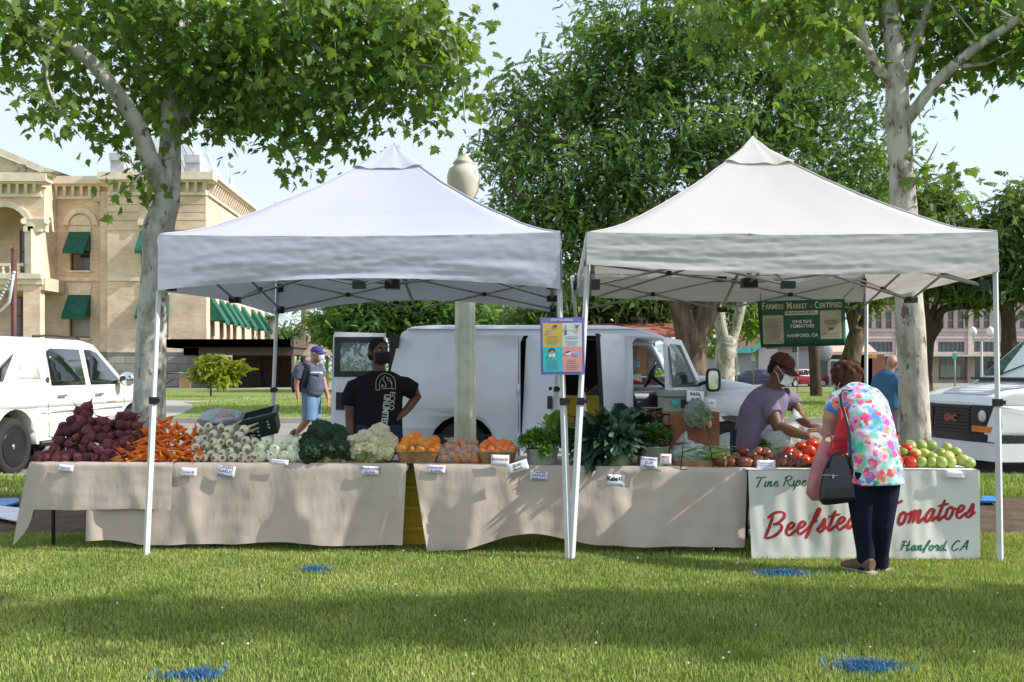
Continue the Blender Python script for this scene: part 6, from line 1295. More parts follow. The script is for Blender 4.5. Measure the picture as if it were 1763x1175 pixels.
# box, scale, hanging basil
m_card_b = M('cardboard', (.33, .19, .10), rough=.85, scale=5, col2=(.24, .12, .06), bump=.2); Yk = YF(1190) + .42
e = empty('wooden_box', GP(1196, Yk, ZT(1190)), 'worn red brown box standing under the weighing scale', 'box'); b = MB(); q0, q1 = P(1152, 783, Yk), P(1239, 713, Yk); q0.z = ZT(1190)
b.b2(tuple(q0), (q1.x, Yk + .3, q1.z)); b.build('box_body', M('worn_red', (.30, .115, .055), rough=.8, scale=6, col2=(.20, .08, .04), bump=.3), e, bevel=.006)
b = MB(); b.b2((q0.x - .05, Yk + .01, q0.z), (q0.x - .003, Yk + .29, q1.z - .01)); b.b2((q0.x - .05, Yk + .0, q1.z + .002), (q1.x + .005, Yk + .31, q1.z + .012)); b.build('box_lining', m_card_b, e)
zt_ = q1.z + .012; e = empty('weighing_scale', V((q0.x + q1.x) / 2, Yk, zt_), 'grey market weighing scale on top of the worn box', 'scale'); m_scale = M('scale_grey', (.26, .275, .25), rough=.5, var=.08)
b = MB(); a0, a1 = P(1141, 707, Yk), P(1214, 684, Yk); b.b2((a0.x, Yk + .02, zt_), (a1.x, Yk + .26, a1.z)); b.build('scale_body', m_scale, e, bevel=.008)
b = MB(); b.b2((a0.x - .005, Yk + .0, a1.z + .002), (a1.x + .02, Yk + .28, P(0, 673, Yk).z)); b.build('scale_platform', m_scale, e, bevel=.004)
b = MB(); b.lathe([(0, 0), (.028, 0), (.028, .004), (0, .004)], 20); b.v = [Matrix.Rotation(R(90), 3, 'X') @ x + P(1162, 695, Yk + .018) for x in b.v]; b.build('dial', M('scale_teal', (.08, .5, .42), rough=.4), e)
b = MB(); b.b2(tuple(P(1172, 703, Yk + .017)), tuple(P(1185, 688, Yk + .014))); b.build('display', m_blk, e)
b = MB(); b.b2((P(1140, 0, Yk).x - .05, Yk + .1, P(0, 707, Yk).z), (P(1140, 0, Yk).x - .045, Yk + .11, P(0, 707, Yk).z + .1)); c = P(1124, 702, Yk + .1); b = MB(); b.lathe([(.0, -.03), (.05, -.028), (.085, -.004), (.095, 0), (.085, -.001), (.05, -.024), (0, -.026)], 20, c); b.tube([c + V(0, 0, -.03), V(c.x, c.y, ZT(1124) + .1)], .008, 6)
tag(b.build('scale_pan', M('pan_steel', (.5, .48, .42), rough=.25, metal=.9)), 'shallow metal pan on a stem left of the weighing scale', 'pan')
b = MB(); c = P(1128, 722, Yk + .1); 
for i in range(7): b.ell(c + V(rng.uniform(-.05, .05), rng.uniform(-.02, .04), rng.uniform(-.05, .04)), .026, nu=8, nv=6)
tag(b.build('chilli_bag', M('chilli_red', (.5, .06, .02), rough=.4)), 'red peppers hanging below the metal pan', 'peppers')
card(1197, 683, 30, 20, -4, [('basil', 0, 4, .8), ('basil2', 0, -5, .7)], 'price card reading basil clipped before the weighing scale', m_inkb, Y=Yk - .03)
card(1225, 696, 16, 17, -3, [('usca', 0, 2, .62)], 'small card with a red mark at the right end of the scale', Y=Yk - .01)
c = P(1207, 713, Yk - .09); m_basil = M('basil_leaf', (.19, .33, .05), rough=.45, island=.35, transl=.25); greens('basil_bunch', 'bunch of basil hanging in a clear bag before the worn box', 'basil', c + V(.0, 0, -.01), (.055, .045, .09), 190, MV, MF, .05, m_basil, -.3)
bag('plastic_bag', 'clear bag hanging around the basil bunch', c + V(-.03, 0, 0), (.105, .06, .10), m_film, None, 5, amp=.2); b = MB(); b.tube([P(1190, 690, Yk - .06), P(1206, 684, Yk - .05), P(1222, 735, Yk - .07), P(1222, 760, Yk - .07)], .003, 5); b.ell(P(1222, 730, Yk - .08), (.016, .008, .03), m=1); tag(b.build('bag_hook', [m_blk, M('pink_tag', (.7, .35, .3))]), 'thin wire with a pink tag beside the hanging basil', 'hook')
# tomatoes
m_tred = orange_mat('tomato_red', (.62, .045, .018), (.50, .03, .012), 0); m_tdark = orange_mat('tomato_dark', (.19, .035, .028), (.075, .032, .016), 0); m_tdark2 = orange_mat('tomato_rust', (.34, .075, .03), (.13, .06, .022), 0); m_tgreen = orange_mat('tomato_green', (.34, .44, .10), (.26, .36, .07), 0); m_tgy = orange_mat('tomato_pale', (.50, .47, .12), (.40, .44, .10), 0); m_tyel = orange_mat('tomato_yellow', (.78, .38, .02), (.72, .30, .015), 0); m_cal = M('calyx_green', (.06, .15, .03), rough=.6)
for m_ in (m_tred, m_tdark, m_tdark2, m_tgreen, m_tgy, m_tyel): m_.node_tree.nodes['Principled BSDF'].inputs['Roughness'].default_value = .25
def tspots(pol, dist, r, slope=.9, s0=.85, s1=1.1): return [(heap(px, py, r, slope), E(rng.uniform(-.8, .8), rng.uniform(-.8, .8), rng.uniform(0, 6)), rng.uniform(s0, s1)) for px, py in fill(pol, dist)]
sp = tspots([(1238, 806), (1240, 790), (1262, 780), (1300, 778), (1352, 782), (1384, 790), (1384, 806)], 12.6, .042, 1.6); rng.shuffle(sp)
reps([fruit('heirloom_tomato', m_tdark, .045, .82, .14, 1), fruit('heirloom_tomato', m_tdark2, .043, .82, .14, 2), fruit('heirloom_tomato', m_tdark, .046, .8, .12, 4)], sp, 'dark heirloom tomato among those behind the blank white card', 'tomato', 'dark heirloom tomatoes', 'heirloom_tomato')
reps([fruit('yellow_tomato', m_tyel, .042, .85, .06, 1)], [(heap(1246, 803, .042), E(.2, .1, 0), 1)], 'yellow orange tomato at the front left corner of the tomato table', 'tomato', None, 'yellow_tomato')
reps([fruit('yellow_tomato', m_tyel, .03, .9, .06, 2)], [(heap(1243, 784, .03), E(.2, .1, 0), 1)], 'small yellow tomato half hidden behind the dark heirlooms', 'tomato', None, 'yellow_tomato')
sp = tspots([(1384, 806), (1352, 776), (1362, 768), (1400, 764), (1440, 770), (1460, 806)], 14.5, .05, 1.6) + tspots([(1520, 805), (1520, 780), (1545, 770), (1576, 776), (1578, 806)], 15, .048, 1.2)
reps([fruit('red_tomato', m_tred, .050, .82, .08, 1, m_cal), fruit('red_tomato', m_tred, .046, .84, .06, 3, None)], sp, 'ripe red tomato beside the woman in the floral top', 'tomato', 'ripe red tomatoes', 'red_tomato')
sp = tspots([(1580, 806), (1548, 776), (1556, 768), (1600, 766), (1640, 772), (1668, 788), (1672, 806)], 14.8, .046, 1.3); rng.shuffle(sp)
reps([fruit('green_tomato', m_tgreen, .047, .85, .05, 1), fruit('green_tomato', m_tgreen, .049, .85, .05, 2), fruit('green_tomato', m_tgy, .045, .85, .05, 5)], sp, 'green unripe tomato in the heap at the right end of the tomato table', 'tomato', 'green tomatoes', 'green_tomato')
b = MB(); c0, c1 = GP(1300, YF(1300) + .01, ZT(1300)), GP(1420, YF(1400) + .01, ZT(1400)); b.grid(lambda u, v: c0.lerp(c1, u) + V(0, .02 + .5 * v, .008 + .003 * math.sin(u * 40)), 30, 8); tag(b.build('green_mat', M('green_mat', (.02, .16, .06), rough=.7), solid=.003), 'thin green mat under the tomatoes', 'mat')
# things behind the tables
m_yel = M('yellow_crate', (.62, .43, .035), rough=.5, var=.08, scale=3, rnd=.05)
def crate(name, c, wx, wy, h, mt, label, cat, group=None, rim=.025, rot=0, th=.012):
    e = empty(name, (0, 0, 0), label, cat, group); b = MB()
    for s_ in (-1, 1): b.hexa([V(-wx * .46, s_ * wy * .46, 0), V(wx * .46, s_ * wy * .46, 0), V(wx * .46, s_ * (wy * .46 - th), 0), V(-wx * .46, s_ * (wy * .46 - th), 0), V(-wx / 2, s_ * wy / 2, h), V(wx / 2, s_ * wy / 2, h), V(wx / 2, s_ * (wy / 2 - th), h), V(-wx / 2, s_ * (wy / 2 - th), h)])
    for s_ in (-1, 1): b.hexa([V(s_ * wx * .46, -wy * .46 + th, 0), V(s_ * wx * .46, wy * .46 - th, 0), V(s_ * (wx * .46 - th), wy * .46 - th, 0), V(s_ * (wx * .46 - th), -wy * .46 + th, 0), V(s_ * wx / 2, -wy / 2 + th, h), V(s_ * wx / 2, wy / 2 - th, h), V(s_ * (wx / 2 - th), wy / 2 - th, h), V(s_ * (wx / 2 - th), -wy / 2 + th, h)])
    b.b2((-wx * .45, -wy * .45, .002), (wx * .45, wy * .45, .014)); b.build('crate_body', mt, e)
    b = MB()
    for s_ in (-1, 1): b.b2((-wx / 2 - .018, s_ * wy / 2 - .018, h - rim), (wx / 2 + .018, s_ * wy / 2 + .018, h + .003)); b.b2((s_ * wx / 2 - .018, -wy / 2 + .019, h - rim), (s_ * wx / 2 + .018, wy / 2 - .019, h + .003))
    b.build('rim', mt, e); b = MB()
    for k_ in range(-3, 4): b.b2((k_ * wx * .13 - .006, -wy * .485 - .007, .02), (k_ * wx * .13 + .006, -wy * .46, h - rim - .003))
    b.build('rib', mt, e); e.location = c; e.rotation_euler = (0, 0, rot); return e
for i, (py, lb) in enumerate(((948, 'yellow crate on the grass, lowest of the stack between the cloths'), (912, 'yellow crate second from the bottom of the stack between the cloths'), (878, 'yellow crate third from the bottom of the stack between the cloths'), (846, 'yellow crate fourth from the bottom, just under the table gap'))):
    crate('produce_crate', V(P(722, 0, 7.55).x, 7.62, .002 + i * .152), .40, .5, .15, m_yel, lb, 'crate', 'yellow crates stacked under the tables', rot=.02 * i)
e = crate('black_crate', V(0, 0, 0), .27, .36, .17, M('crate_black_green', (.012, .03, .024), rough=.5), 'dark green slotted crate tipped on its side behind the onions', 'crate'); e.location = P(455, 746, 8.0); e.rotation_euler = (R(8), R(-14), R(8))
b = MB()
for dx, dz in ((-.06, .03), (-.06, .06), (-.02, .02), (-.02, .05), (-.02, .08), (.07, .06), (.07, .085), (.07, .11)): b.b2((dx - .009, -.1805 - .01, dz), (dx + .009, -.17 - .012, dz + .011))
q = b.build('slot', M('slot_light', (.42, .42, .36), rough=.9), origin=(0, 0, 0)); q.parent = e
bx = MB(); Yx = 8.1; bx.b2((P(352, 0, Yx).x, Yx, ZT(400)), (P(432, 0, Yx).x, Yx + .35, P(0, 733, Yx).z)); tag(bx.build('cardboard_box', M('pale_carton', (.42, .36, .30), rough=.85), bevel=.006), 'pale carton behind the garlic carrying the shopping bags', 'box')
m_wbag = M('white_plastic', (.62, .70, .73), rough=.4, transl=.3, bump=.5, bscale=18, spec=.5); c = P(383, 722, Yx + .15)
b = MB(); b.ell(c, (.19, .14, .085), nu=40, nv=26, fn=lambda x: x * (1 + .3 * mnoise.noise(x * 1.8 + V(2, 3, 1)) + .14 * mnoise.noise(x * 5))); bb = tag(b.build('plastic_bag', m_wbag), 'crumpled white shopping bags lying on the pale carton', 'bag')
b = MB(); b.ell(c + V(.05, -.10, .02), (.075, .03, .035), nu=20, nv=12, fn=lambda x: x * (1 + .3 * mnoise.noise(x * 3 + V(8, 3, 1)))); bb['_w'] = tuple(bb.location); b.build('red_print', M('pink_print', (.62, .28, .30), rough=.5), bb)
b = MB(); b.lathe([(.014, 0), (.03, 0), (.03, .16), (.014, .16), (.014, 0)], 18); b.v = [Matrix.Rotation(R(-24), 3, 'Z') @ Matrix.Rotation(R(-90), 3, 'X') @ x + P(427, 726, Yx - .02) for x in b.v]; tag(b.build('bag_roll', M('roll_white', (.55, .58, .6), rough=.5)), 'roll of plastic bags lying at the right of the shopping bags', 'roll')
# white board and blue sheet on the earth, left and right
b = MB(); q = [gx(-40, 893), gx(36, 908), gx(36, 884), gx(-20, 878)]; b.poly(q, fn=lambda x, y, t: V(x, y, .04 + .01 * t), th=1); tag(b.build('white_board', M('board_white', (.72, .74, .8), rough=.5)), 'white board lying on the earth left of the beet table', 'board')
b = MB(); q = [gx(-30, 868), gx(30, 866), gx(34, 872), gx(8, 880), gx(-30, 880)]; b.poly(q, fn=lambda x, y, t: V(x, y, .03 + .02 * t), th=1); tag(b.build('blue_tarp', M('tarp_blue', (.03, .22, .6), rough=.5)), 'blue plastic sheet on the earth beyond the white board', 'tarp')
b = MB(); q = [gx(1686, 871), gx(1718, 872), gx(1712, 863), gx(1694, 862)]; b.poly(q, fn=lambda x, y, t: V(x, y, .03 + .02 * t), th=1); tag(b.build('blue_tarp', M('tarp_blue', (.03, .22, .6), rough=.5)), 'small blue plastic piece on the earth right of the tomato table', 'tarp')
# ------------------------------------------------------------------ vehicles
m_vwhite = M('van_white', (.70, .715, .80), rough=.28, var=.03, scale=1.5, spec=.5, coat=.4); m_twhite = M('truck_white', (.80, .79, .74), rough=.22, var=.02, scale=1.5, coat=.6); m_vwhite2 = M('old_van_white', (.76, .77, .77), rough=.35, var=.03, scale=2, coat=.3)
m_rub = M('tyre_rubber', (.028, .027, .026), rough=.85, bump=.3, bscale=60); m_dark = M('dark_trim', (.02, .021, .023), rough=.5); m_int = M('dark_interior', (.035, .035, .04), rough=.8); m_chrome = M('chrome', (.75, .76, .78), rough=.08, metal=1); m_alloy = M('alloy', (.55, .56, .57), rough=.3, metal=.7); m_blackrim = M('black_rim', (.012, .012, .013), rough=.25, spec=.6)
m_vg = glass('vehicle_glass', (.02, .03, .03), .35); m_vgd = M('dark_glass', (.012, .016, .016), rough=.04, spec=.9); m_wsg = M('windscreen_glass', (.05, .11, .10), rough=.04, spec=.9); m_amber = M('amber_lens', (.75, .20, .01), rough=.2, spec=.6); m_lens = M('lamp_lens', (.6, .62, .62), rough=.1, spec=.8); m_primer = M('bare_primer', (.33, .35, .38), rough=.6, var=.1)
m_redl = M('tail_lens', (.4, .02, .02), rough=.2)
def poly_cut(b, pts, holes, cuts, fn, m=0):
    """a flat panel sliced at given heights so that fn can bend it"""
    loops = [[Vector((p[0], p[1], 0)) for p in pts]] + [[Vector((p[0], p[1], 0)) for p in h] for h in holes]
    tri = tessellate_polygon(loops); flat = [p for lp in loops for p in lp]; bm = bmesh.new(); vs_ = [bm.verts.new(p) for p in flat]
    for t in tri:
        a, c, d = (flat[i] for i in t); ar = (c - a).cross(d - a).z
        if abs(ar) < 1e-12: continue
        try: bm.faces.new([vs_[i] for i in (t if ar > 0 else t[::-1])])
        except ValueError: pass
    for y in cuts: bmesh.ops.bisect_plane(bm, geom=bm.verts[:] + bm.edges[:] + bm.faces[:], plane_co=(0, y, 0), plane_no=(0, 1, 0))
    bm.verts.index_update(); b.add([fn(v.co.x, v.co.y) for v in bm.verts], [tuple(v.index for v in f.verts) for f in bm.faces], m, True); bm.free()
def wheel(parent, c, ax, r, w, rim, spokes, name='wheel', rr=.62, hub=None):
    """c centre of the outer face, ax outward axis"""
    ax = Vector(ax).normalized(); q = ax.to_track_quat('Z', 'Y').to_matrix(); e = parent
    def put(mb): mb.v = [Vector(c) + q @ x for x in mb.v]
    b = MB(); b.lathe([(r * .66, -w), (r * .9, -w), (r * .985, -w * .85), (r, -w * .5), (r * .985, -w * .15), (r * .92, -.005), (r * .72, -.0), (r * rr, -.015), (r * rr, -w)], 36); put(b); wo = b.build(name, m_rub, e)
    b = MB(); b.lathe([(0, -.075), (r * .2, -.075), (r * rr * .98, -.07)], 24, m=1); b.lathe([(r * rr * .9, -.03), (r * rr * 1.0, -.012), (r * rr * 1.03, -.004), (r * rr * .97, -.002), (r * rr * .86, -.02)], 36)
    b.lathe([(0, -.018), (r * .1, -.018), (r * .15, -.03), (r * .17, -.05)], 18)
    for i in range(spokes):
        a = 6.2832 * i / spokes; d = V(math.cos(a), math.sin(a), 0); s_ = V(-d.y, d.x, 0); w0, w1 = r * .055, r * (.075 if spokes > 6 else .14)
        b.hexa([d * r * .12 - s_ * w0 + V(0, 0, -.05), d * r * .12 + s_ * w0 + V(0, 0, -.05), d * r * rr * .93 + s_ * w1 + V(0, 0, -.05), d * r * rr * .93 - s_ * w1 + V(0, 0, -.05), d * r * .12 - s_ * w0 + V(0, 0, -.03), d * r * .12 + s_ * w0 + V(0, 0, -.03), d * r * rr * .93 + s_ * w1 * .8 + V(0, 0, -.018), d * r * rr * .93 - s_ * w1 * .8 + V(0, 0, -.018)])
    put(b); b.build('rim', [rim, m_dark], wo)
    b = MB(); b.lathe([(0, -.012), (r * .09, -.014), (r * .1, -.03)], 14)
    for i in range(6): a = i * 1.047; b.lathe([(0, -.022), (r * .025, -.024), (r * .025, -.05)], 6, (r * .14 * math.cos(a), r * .14 * math.sin(a), 0))
    put(b); b.build('hub_cap', hub or m_chrome, wo)
# --- cargo van, side on, doors open
YV, RZ, WV = 13.5, -.12, 2.0
van = empty('cargo_van', GP(1000, YV + 1, RZ), 'white cargo van with side and rear doors open behind the stalls', 'van')
def lean(py): return (.0 if py > 668 else (668 - py) / 126 * .13) + (.02 if py > 760 else 0) - .018 * math.exp(-((py - 690) / 30) ** 2)
near = lambda x, y: P(x, y, YV) + V(0, lean(y), 0)
far = lambda x, y: Vector((P(x, y, YV).x, YV + WV - lean(y), P(x, y, YV).z))
def archp(cx, cy, r, a0, a1, n=12): return [(cx + r * math.cos(R(a0 + (a1 - a0) * i / n)), cy + r * math.sin(R(a0 + (a1 - a0) * i / n))) for i in range(n + 1)]
RW, FW, WY = 796, 1257, 772
out_ = [(652, 792), (653, 740), (660, 690), (672, 640), (684, 590), (690, 575), (706, 566), (740, 563), (1060, 563), (1095, 568), (1135, 577), (1158, 587), (1206, 650), (1240, 655), (1300, 666), (1336, 680), (1346, 700), (1350, 740), (1350, 792)]
body_out = out_ + archp(FW, WY, 57, 20, -200)[0:] + archp(RW, WY, 57, 20, -200)
side_hole = [(896, 786), (896, 590), (902, 578), (1072, 578), (1072, 786)]; cab_hole = [(1090, 786), (1090, 590), (1098, 581), (1136, 585), (1154, 594), (1202, 655), (1206, 680), (1208, 786)]
cuts = [575, 590, 610, 640, 668, 676, 684, 700, 715, 730, 736, 760, 775]
b = MB(); poly_cut(b, body_out, [side_hole, cab_hole], cuts, near); poly_cut(b, body_out, [[(1098, 650), (1098, 596), (1130, 590), (1150, 600), (1185, 650)]], cuts, far)
def across(pts, nseg=8, crown=.05):
    for (x0, y0), (x1, y1) in zip(pts, pts[1:]):
        r0 = [near(x0, y0).lerp(far(x0, y0), k / nseg) + V(0, 0, crown * math.sin(math.pi * k / nseg) ** .7) for k in range(nseg + 1)]; r1 = [near(x1, y1).lerp(far(x1, y1), k / nseg) + V(0, 0, crown * math.sin(math.pi * k / nseg) ** .7) for k in range(nseg + 1)]
        b.add(r0 + r1, [(k, k + 1, nseg + 2 + k, nseg + 1 + k) for k in range(nseg)], 0, True)
across(out_[5:12]); across(out_[12:17], crown=.04); b.build('body', m_vwhite, van, solid=.02, weld=True)
b = MB(); b.add([near(1340, 700), far(1340, 700), far(1350, 780), near(1350, 780)], [(0, 1, 2, 3)]); b.b2((P(1346, 0, YV).x, YV - .02, RZ + .38), (P(1362, 0, YV).x, YV + WV + .02, RZ + .62)); b.build('front_bumper', m_dark, van)
b = MB(); b.add([near(1160, 589) + V(0, .06, 0), far(1160, 589) - V(0, .06, 0), far(1204, 648) - V(0, .06, 0), near(1204, 648) + V(0, .06, 0)], [(0, 1, 2, 3)]); b.build('windscreen', m_vg, van)
b = MB()                                            # inside: floor, linings, bulkhead, seats, dash, wheel
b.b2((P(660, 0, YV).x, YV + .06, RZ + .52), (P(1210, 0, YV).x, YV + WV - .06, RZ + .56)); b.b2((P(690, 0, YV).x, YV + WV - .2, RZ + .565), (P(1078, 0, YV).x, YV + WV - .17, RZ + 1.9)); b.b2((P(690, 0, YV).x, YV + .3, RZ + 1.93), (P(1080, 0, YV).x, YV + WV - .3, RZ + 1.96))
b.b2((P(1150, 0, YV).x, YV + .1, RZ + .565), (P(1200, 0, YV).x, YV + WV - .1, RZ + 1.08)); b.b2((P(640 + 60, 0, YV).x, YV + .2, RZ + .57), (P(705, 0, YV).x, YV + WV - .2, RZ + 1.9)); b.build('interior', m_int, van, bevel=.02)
for yy in (YV + .28, YV + 1.22):
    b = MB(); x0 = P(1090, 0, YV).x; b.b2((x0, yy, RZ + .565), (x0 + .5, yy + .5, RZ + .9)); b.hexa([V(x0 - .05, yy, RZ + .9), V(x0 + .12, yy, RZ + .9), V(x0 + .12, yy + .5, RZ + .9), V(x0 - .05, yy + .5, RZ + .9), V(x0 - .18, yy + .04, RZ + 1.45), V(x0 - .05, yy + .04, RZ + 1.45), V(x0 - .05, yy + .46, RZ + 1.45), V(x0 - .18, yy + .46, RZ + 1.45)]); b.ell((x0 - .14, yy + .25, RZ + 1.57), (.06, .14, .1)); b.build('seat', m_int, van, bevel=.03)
b = MB(); c = P(1146, 648, YV) + V(0, 1.45, 0); q = Matrix.Rotation(R(-62), 3, 'Y')
for i in range(20): a0, a1 = i * .31416, (i + 1) * .31416; b.tube([c + q @ V(.19 * math.cos(a0), .19 * math.sin(a0), 0), c + q @ V(.19 * math.cos(a1), .19 * math.sin(a1), 0)], .016, 6, caps=False)
b.tube([c + q @ V(-.19, 0, 0), c, c + q @ V(.19, 0, 0)], .015, 6); b.tube([c, c + V(.35, 0, -.25)], .03, 8); b.build('steering_wheel', m_dark, van)
b = MB()
for x0, x1, y in ((1066, 1071, 5), ): b.hexa([near(1074, 786), near(1088, 786), near(1088, 786) + V(0, .1, 0), near(1074, 786) + V(0, .1, 0), near(1074, 580), near(1088, 580), near(1088, 580) + V(0, .1, 0), near(1074, 580) + V(0, .1, 0)])
b.build('door_pillar', m_vwhite, van)
b = MB(); b.tube([near(893, y) + V(0, -.006, 0) for y in (580, 640, 668, 700, 786)], .008, 5); b.tube([near(x, 672) + V(0, -.004, 0) for x in (664, 720, 800, 890)], .006, 5); b.tube([near(x, 735) + V(0, -.004, 0) for x in (656, 700, 740)], .006, 5); b.tube([near(x, 735) + V(0, -.004, 0) for x in (852, 892)], .006, 5); b.build('panel_seam', M('seam_grey', (.28, .29, .31), rough=.6), van)
for yy in (670, 756): b = MB(); b.tube([near(893, yy - 8) + V(0, -.02, 0), near(893, yy + 8) + V(0, -.02, 0)], .018, 8); b.build('hinge', m_vwhite, van)
b = MB(); b.tube([near(x, 566) + V(0, -.012, 0) for x in range(700, 1130, 30)], .012, 6); b.build('drip_rail', m_vwhite, van)
for px in (RW, FW): wheel(van, (P(px, 0, YV).x, YV + .06, RZ + .37), (0, -1, 0), .37, .24, m_alloy, 5, rr=.58); wheel(van, (P(px, 0, YV).x, YV + WV - .06, RZ + .37), (0, 1, 0), .37, .24, m_alloy, 5, rr=.58)
def leaf(name, hx, ang, w, zb, zt, mt, sgn=1, extra=None, hole=None, thick=.05, shape=None, parent=van, tum=.13):
    """a door leaf hinged at X=hx on the near side; s runs from the hinge; opened by ang degrees towards the camera"""
    a = R(ang); d = V(sgn * math.cos(a), -math.sin(a), 0); o = V(-sgn * math.sin(a) * 1, -math.cos(a), 0)   # o: outer side
    zk = RZ + 1.15
    def f(s_, z, t=0): return V(hx, YV, z) + d * s_ - o * (max(0, z - zk) * tum) - o * t
    b = MB(); pts = shape if shape else [(0, zb), (w, zb), (w, zt - .06), (w - .06, zt), (.06, zt), (0, zt - .06)]
    b.poly(pts, [hole] if hole else [], f, thick); lf = b.build(name, mt, parent, bevel=.008)
    return f, lf
f, lf = leaf('side_door', P(897, 0, YV).x, 51, .72, RZ + .34, RZ + 1.93, m_vwhite)
b = MB(); b.hexa([f(.55, RZ + .93, -.004), f(.63, RZ + .93, -.004), f(.63, RZ + .93, .01), f(.55, RZ + .93, .01), f(.55, RZ + 1.1, -.004), f(.63, RZ + 1.1, -.004), f(.63, RZ + 1.1, .01), f(.55, RZ + 1.1, .01)]); b.ell(f(.62, RZ + 1.2, -.015), .025); b.build('door_handle', m_dark, lf)
f, lf = leaf('side_door', P(1086, 0, YV).x, 52, .62, RZ + .34, RZ + 1.93, m_vwhite, sgn=-1)
b = MB(); b.poly([(.585, RZ + .36), (.64, RZ + .36), (.64, RZ + 1.93), (.585, RZ + 1.9)], (), lambda s_, z, t: f(s_, z, .0 + t), .056); b.poly([(.2, RZ + .5), (.42, RZ + .5), (.42, RZ + 1.0), (.2, RZ + 1.0)], (), lambda s_, z, t: f(s_, z, -.004 + t), .003); b.build('door_seal', m_dark, lf)
W1 = 1.06; zt1 = RZ + 1.86; bel = RZ + 1.22
f, lf = leaf('front_door', P(1212, 0, YV).x, 57, W1, RZ + .34, zt1, m_vwhite, sgn=-1, shape=[(0, RZ + .36), (W1, RZ + .36), (W1, zt1 - .08), (W1 - .07, zt1), (.56, zt1 - .02), (.05, bel + .04), (0, bel)], hole=[(.16, bel + .03), (W1 - .08, bel + .03), (W1 - .08, zt1 - .11), (W1 - .13, zt1 - .07), (.60, zt1 - .09)])
b = MB(); b.poly([(.18, bel + .04), (W1 - .09, bel + .04), (W1 - .09, zt1 - .12), (W1 - .14, zt1 - .08), (.6, zt1 - .10)], (), lambda s_, z, t: f(s_, z, .02 + t), .006); b.build('door_window', m_vg, lf)
b = MB(); b.poly([(.12, bel + .0), (W1 - .04, bel + .0), (W1 - .04, bel + .03), (.12, bel + .03)], (), lambda s_, z, t: f(s_, z, -.006 + t), .005)
b.poly([(W1 - .075, bel + .03), (W1 - .04, bel + .03), (W1 - .04, zt1 - .1), (W1 - .075, zt1 - .13)], (), lambda s_, z, t: f(s_, z, -.006 + t), .005); b.poly([(.02, RZ + .7), (.1, RZ + .7), (.1, RZ + .78), (.02, RZ + .78)], (), lambda s_, z, t: f(s_, z, -.006 + t), .005); b.build('window_trim', m_dark, lf)
c = f(.12, bel + .09, -.20); b = MB(); b.tube([f(.14, bel + .03, 0), c], .025, 8); b.loft([c + V(.0, .05, 0), c + V(0, .02, 0), c + V(0, -.03, 0), c + V(0, -.06, 0)], [(.05, .09), (.10, .16), (.10, .16), (.08, .14)], V(1, 0, 0), 20, power=4); mi_ = b.build('mirror', m_dark, lf); b = MB(); b.loft([c + V(-.01, -.061, 0), c + V(-.01, -.066, 0)], [(.066, .125)] * 2, V(1, 0, 0), 20, power=4); b.build('mirror_glass', m_chrome, lf)
b = MB(); x0 = P(568, 0, YV).x; x1 = P(662, 0, YV).x      # rear door swung out, flat to the camera
rd = lambda x, z, t: V(x, YV + .02 + t + max(0, z - RZ - 1.15) * .08, z); b.poly([(x0, RZ + .42), (x1, RZ + .42), (x1, RZ + 1.95), (x0 + .05, RZ + 1.97), (x0 + .03, RZ + 1.9)], [[(x0 + .10, RZ + 1.40), (x1 - .06, RZ + 1.40), (x1 - .06, RZ + 1.86), (x0 + .10, RZ + 1.86)]], rd, .05); lf = b.build('rear_door', m_vwhite, van, bevel=.01)
b = MB(); b.poly([(x0 + .05, RZ + 1.35), (x1 - .02, RZ + 1.35), (x1 - .02, RZ + 1.90), (x0 + .05, RZ + 1.90)], [[(x0 + .13, RZ + 1.43), (x1 - .09, RZ + 1.43), (x1 - .09, RZ + 1.83), (x0 + .13, RZ + 1.83)]], lambda x, z, t: rd(x, z, -.006 + t), .005); b.build('window_seal', m_dark, lf)
b = MB(); b.poly([(x0 + .11, RZ + 1.41), (x1 - .07, RZ + 1.41), (x1 - .07, RZ + 1.85), (x0 + .11, RZ + 1.85)], (), lambda x, z, t: rd(x, z, .02 + t), .006); b.build('door_window', glass('rear_glass', (.10, .17, .17), .55), lf)
b = MB(); b.b2((x0 + .08, YV + .0, RZ + .9), (x0 + .28, YV + .018, RZ + 1.14)); b.build('door_handle', m_dark, lf, bevel=.01)
b = MB(); b.poly([(x1 + .02, RZ + .45), (x1 + .07, RZ + .45), (x1 + .2, RZ + 1.9), (x1 + .06, RZ + 1.97)], (), lambda x, z, t: V(x, YV + .06 + t, z), .03); b.build('door_edge', m_dark, lf)
# crates and boxes in the van
crate('produce_crate', V(P(995, 0, YV).x, YV + .5, RZ + .565), .62, .45, .26, m_yel, 'yellow crate on the van floor, lower of the two in the doorway', 'crate', 'yellow crates in the van'); crate('produce_crate', V(P(1000, 0, YV).x, YV + .5, RZ + .83), .60, .45, .25, m_yel, 'yellow crate on top of another in the van doorway', 'crate', 'yellow crates in the van'); crate('produce_crate', V(P(962, 0, YV).x - .2, YV + .75, RZ + .565), .5, .4, .42, m_yel, 'tall yellow crate at the left inside the van doorway', 'crate', 'yellow crates in the van')
crate('produce_crate', V(P(1128, 0, 9.6).x, 9.6, .0), .5, .4, .52, m_yel, 'yellow crate standing behind the spearmint and the worn box', 'crate'); crate('produce_crate', V(P(1392, 0, 8.2).x, 8.25, .42), .42, .4, .30, m_yel, 'yellow crate behind the red tomatoes below the vendor\'s hand', 'crate')
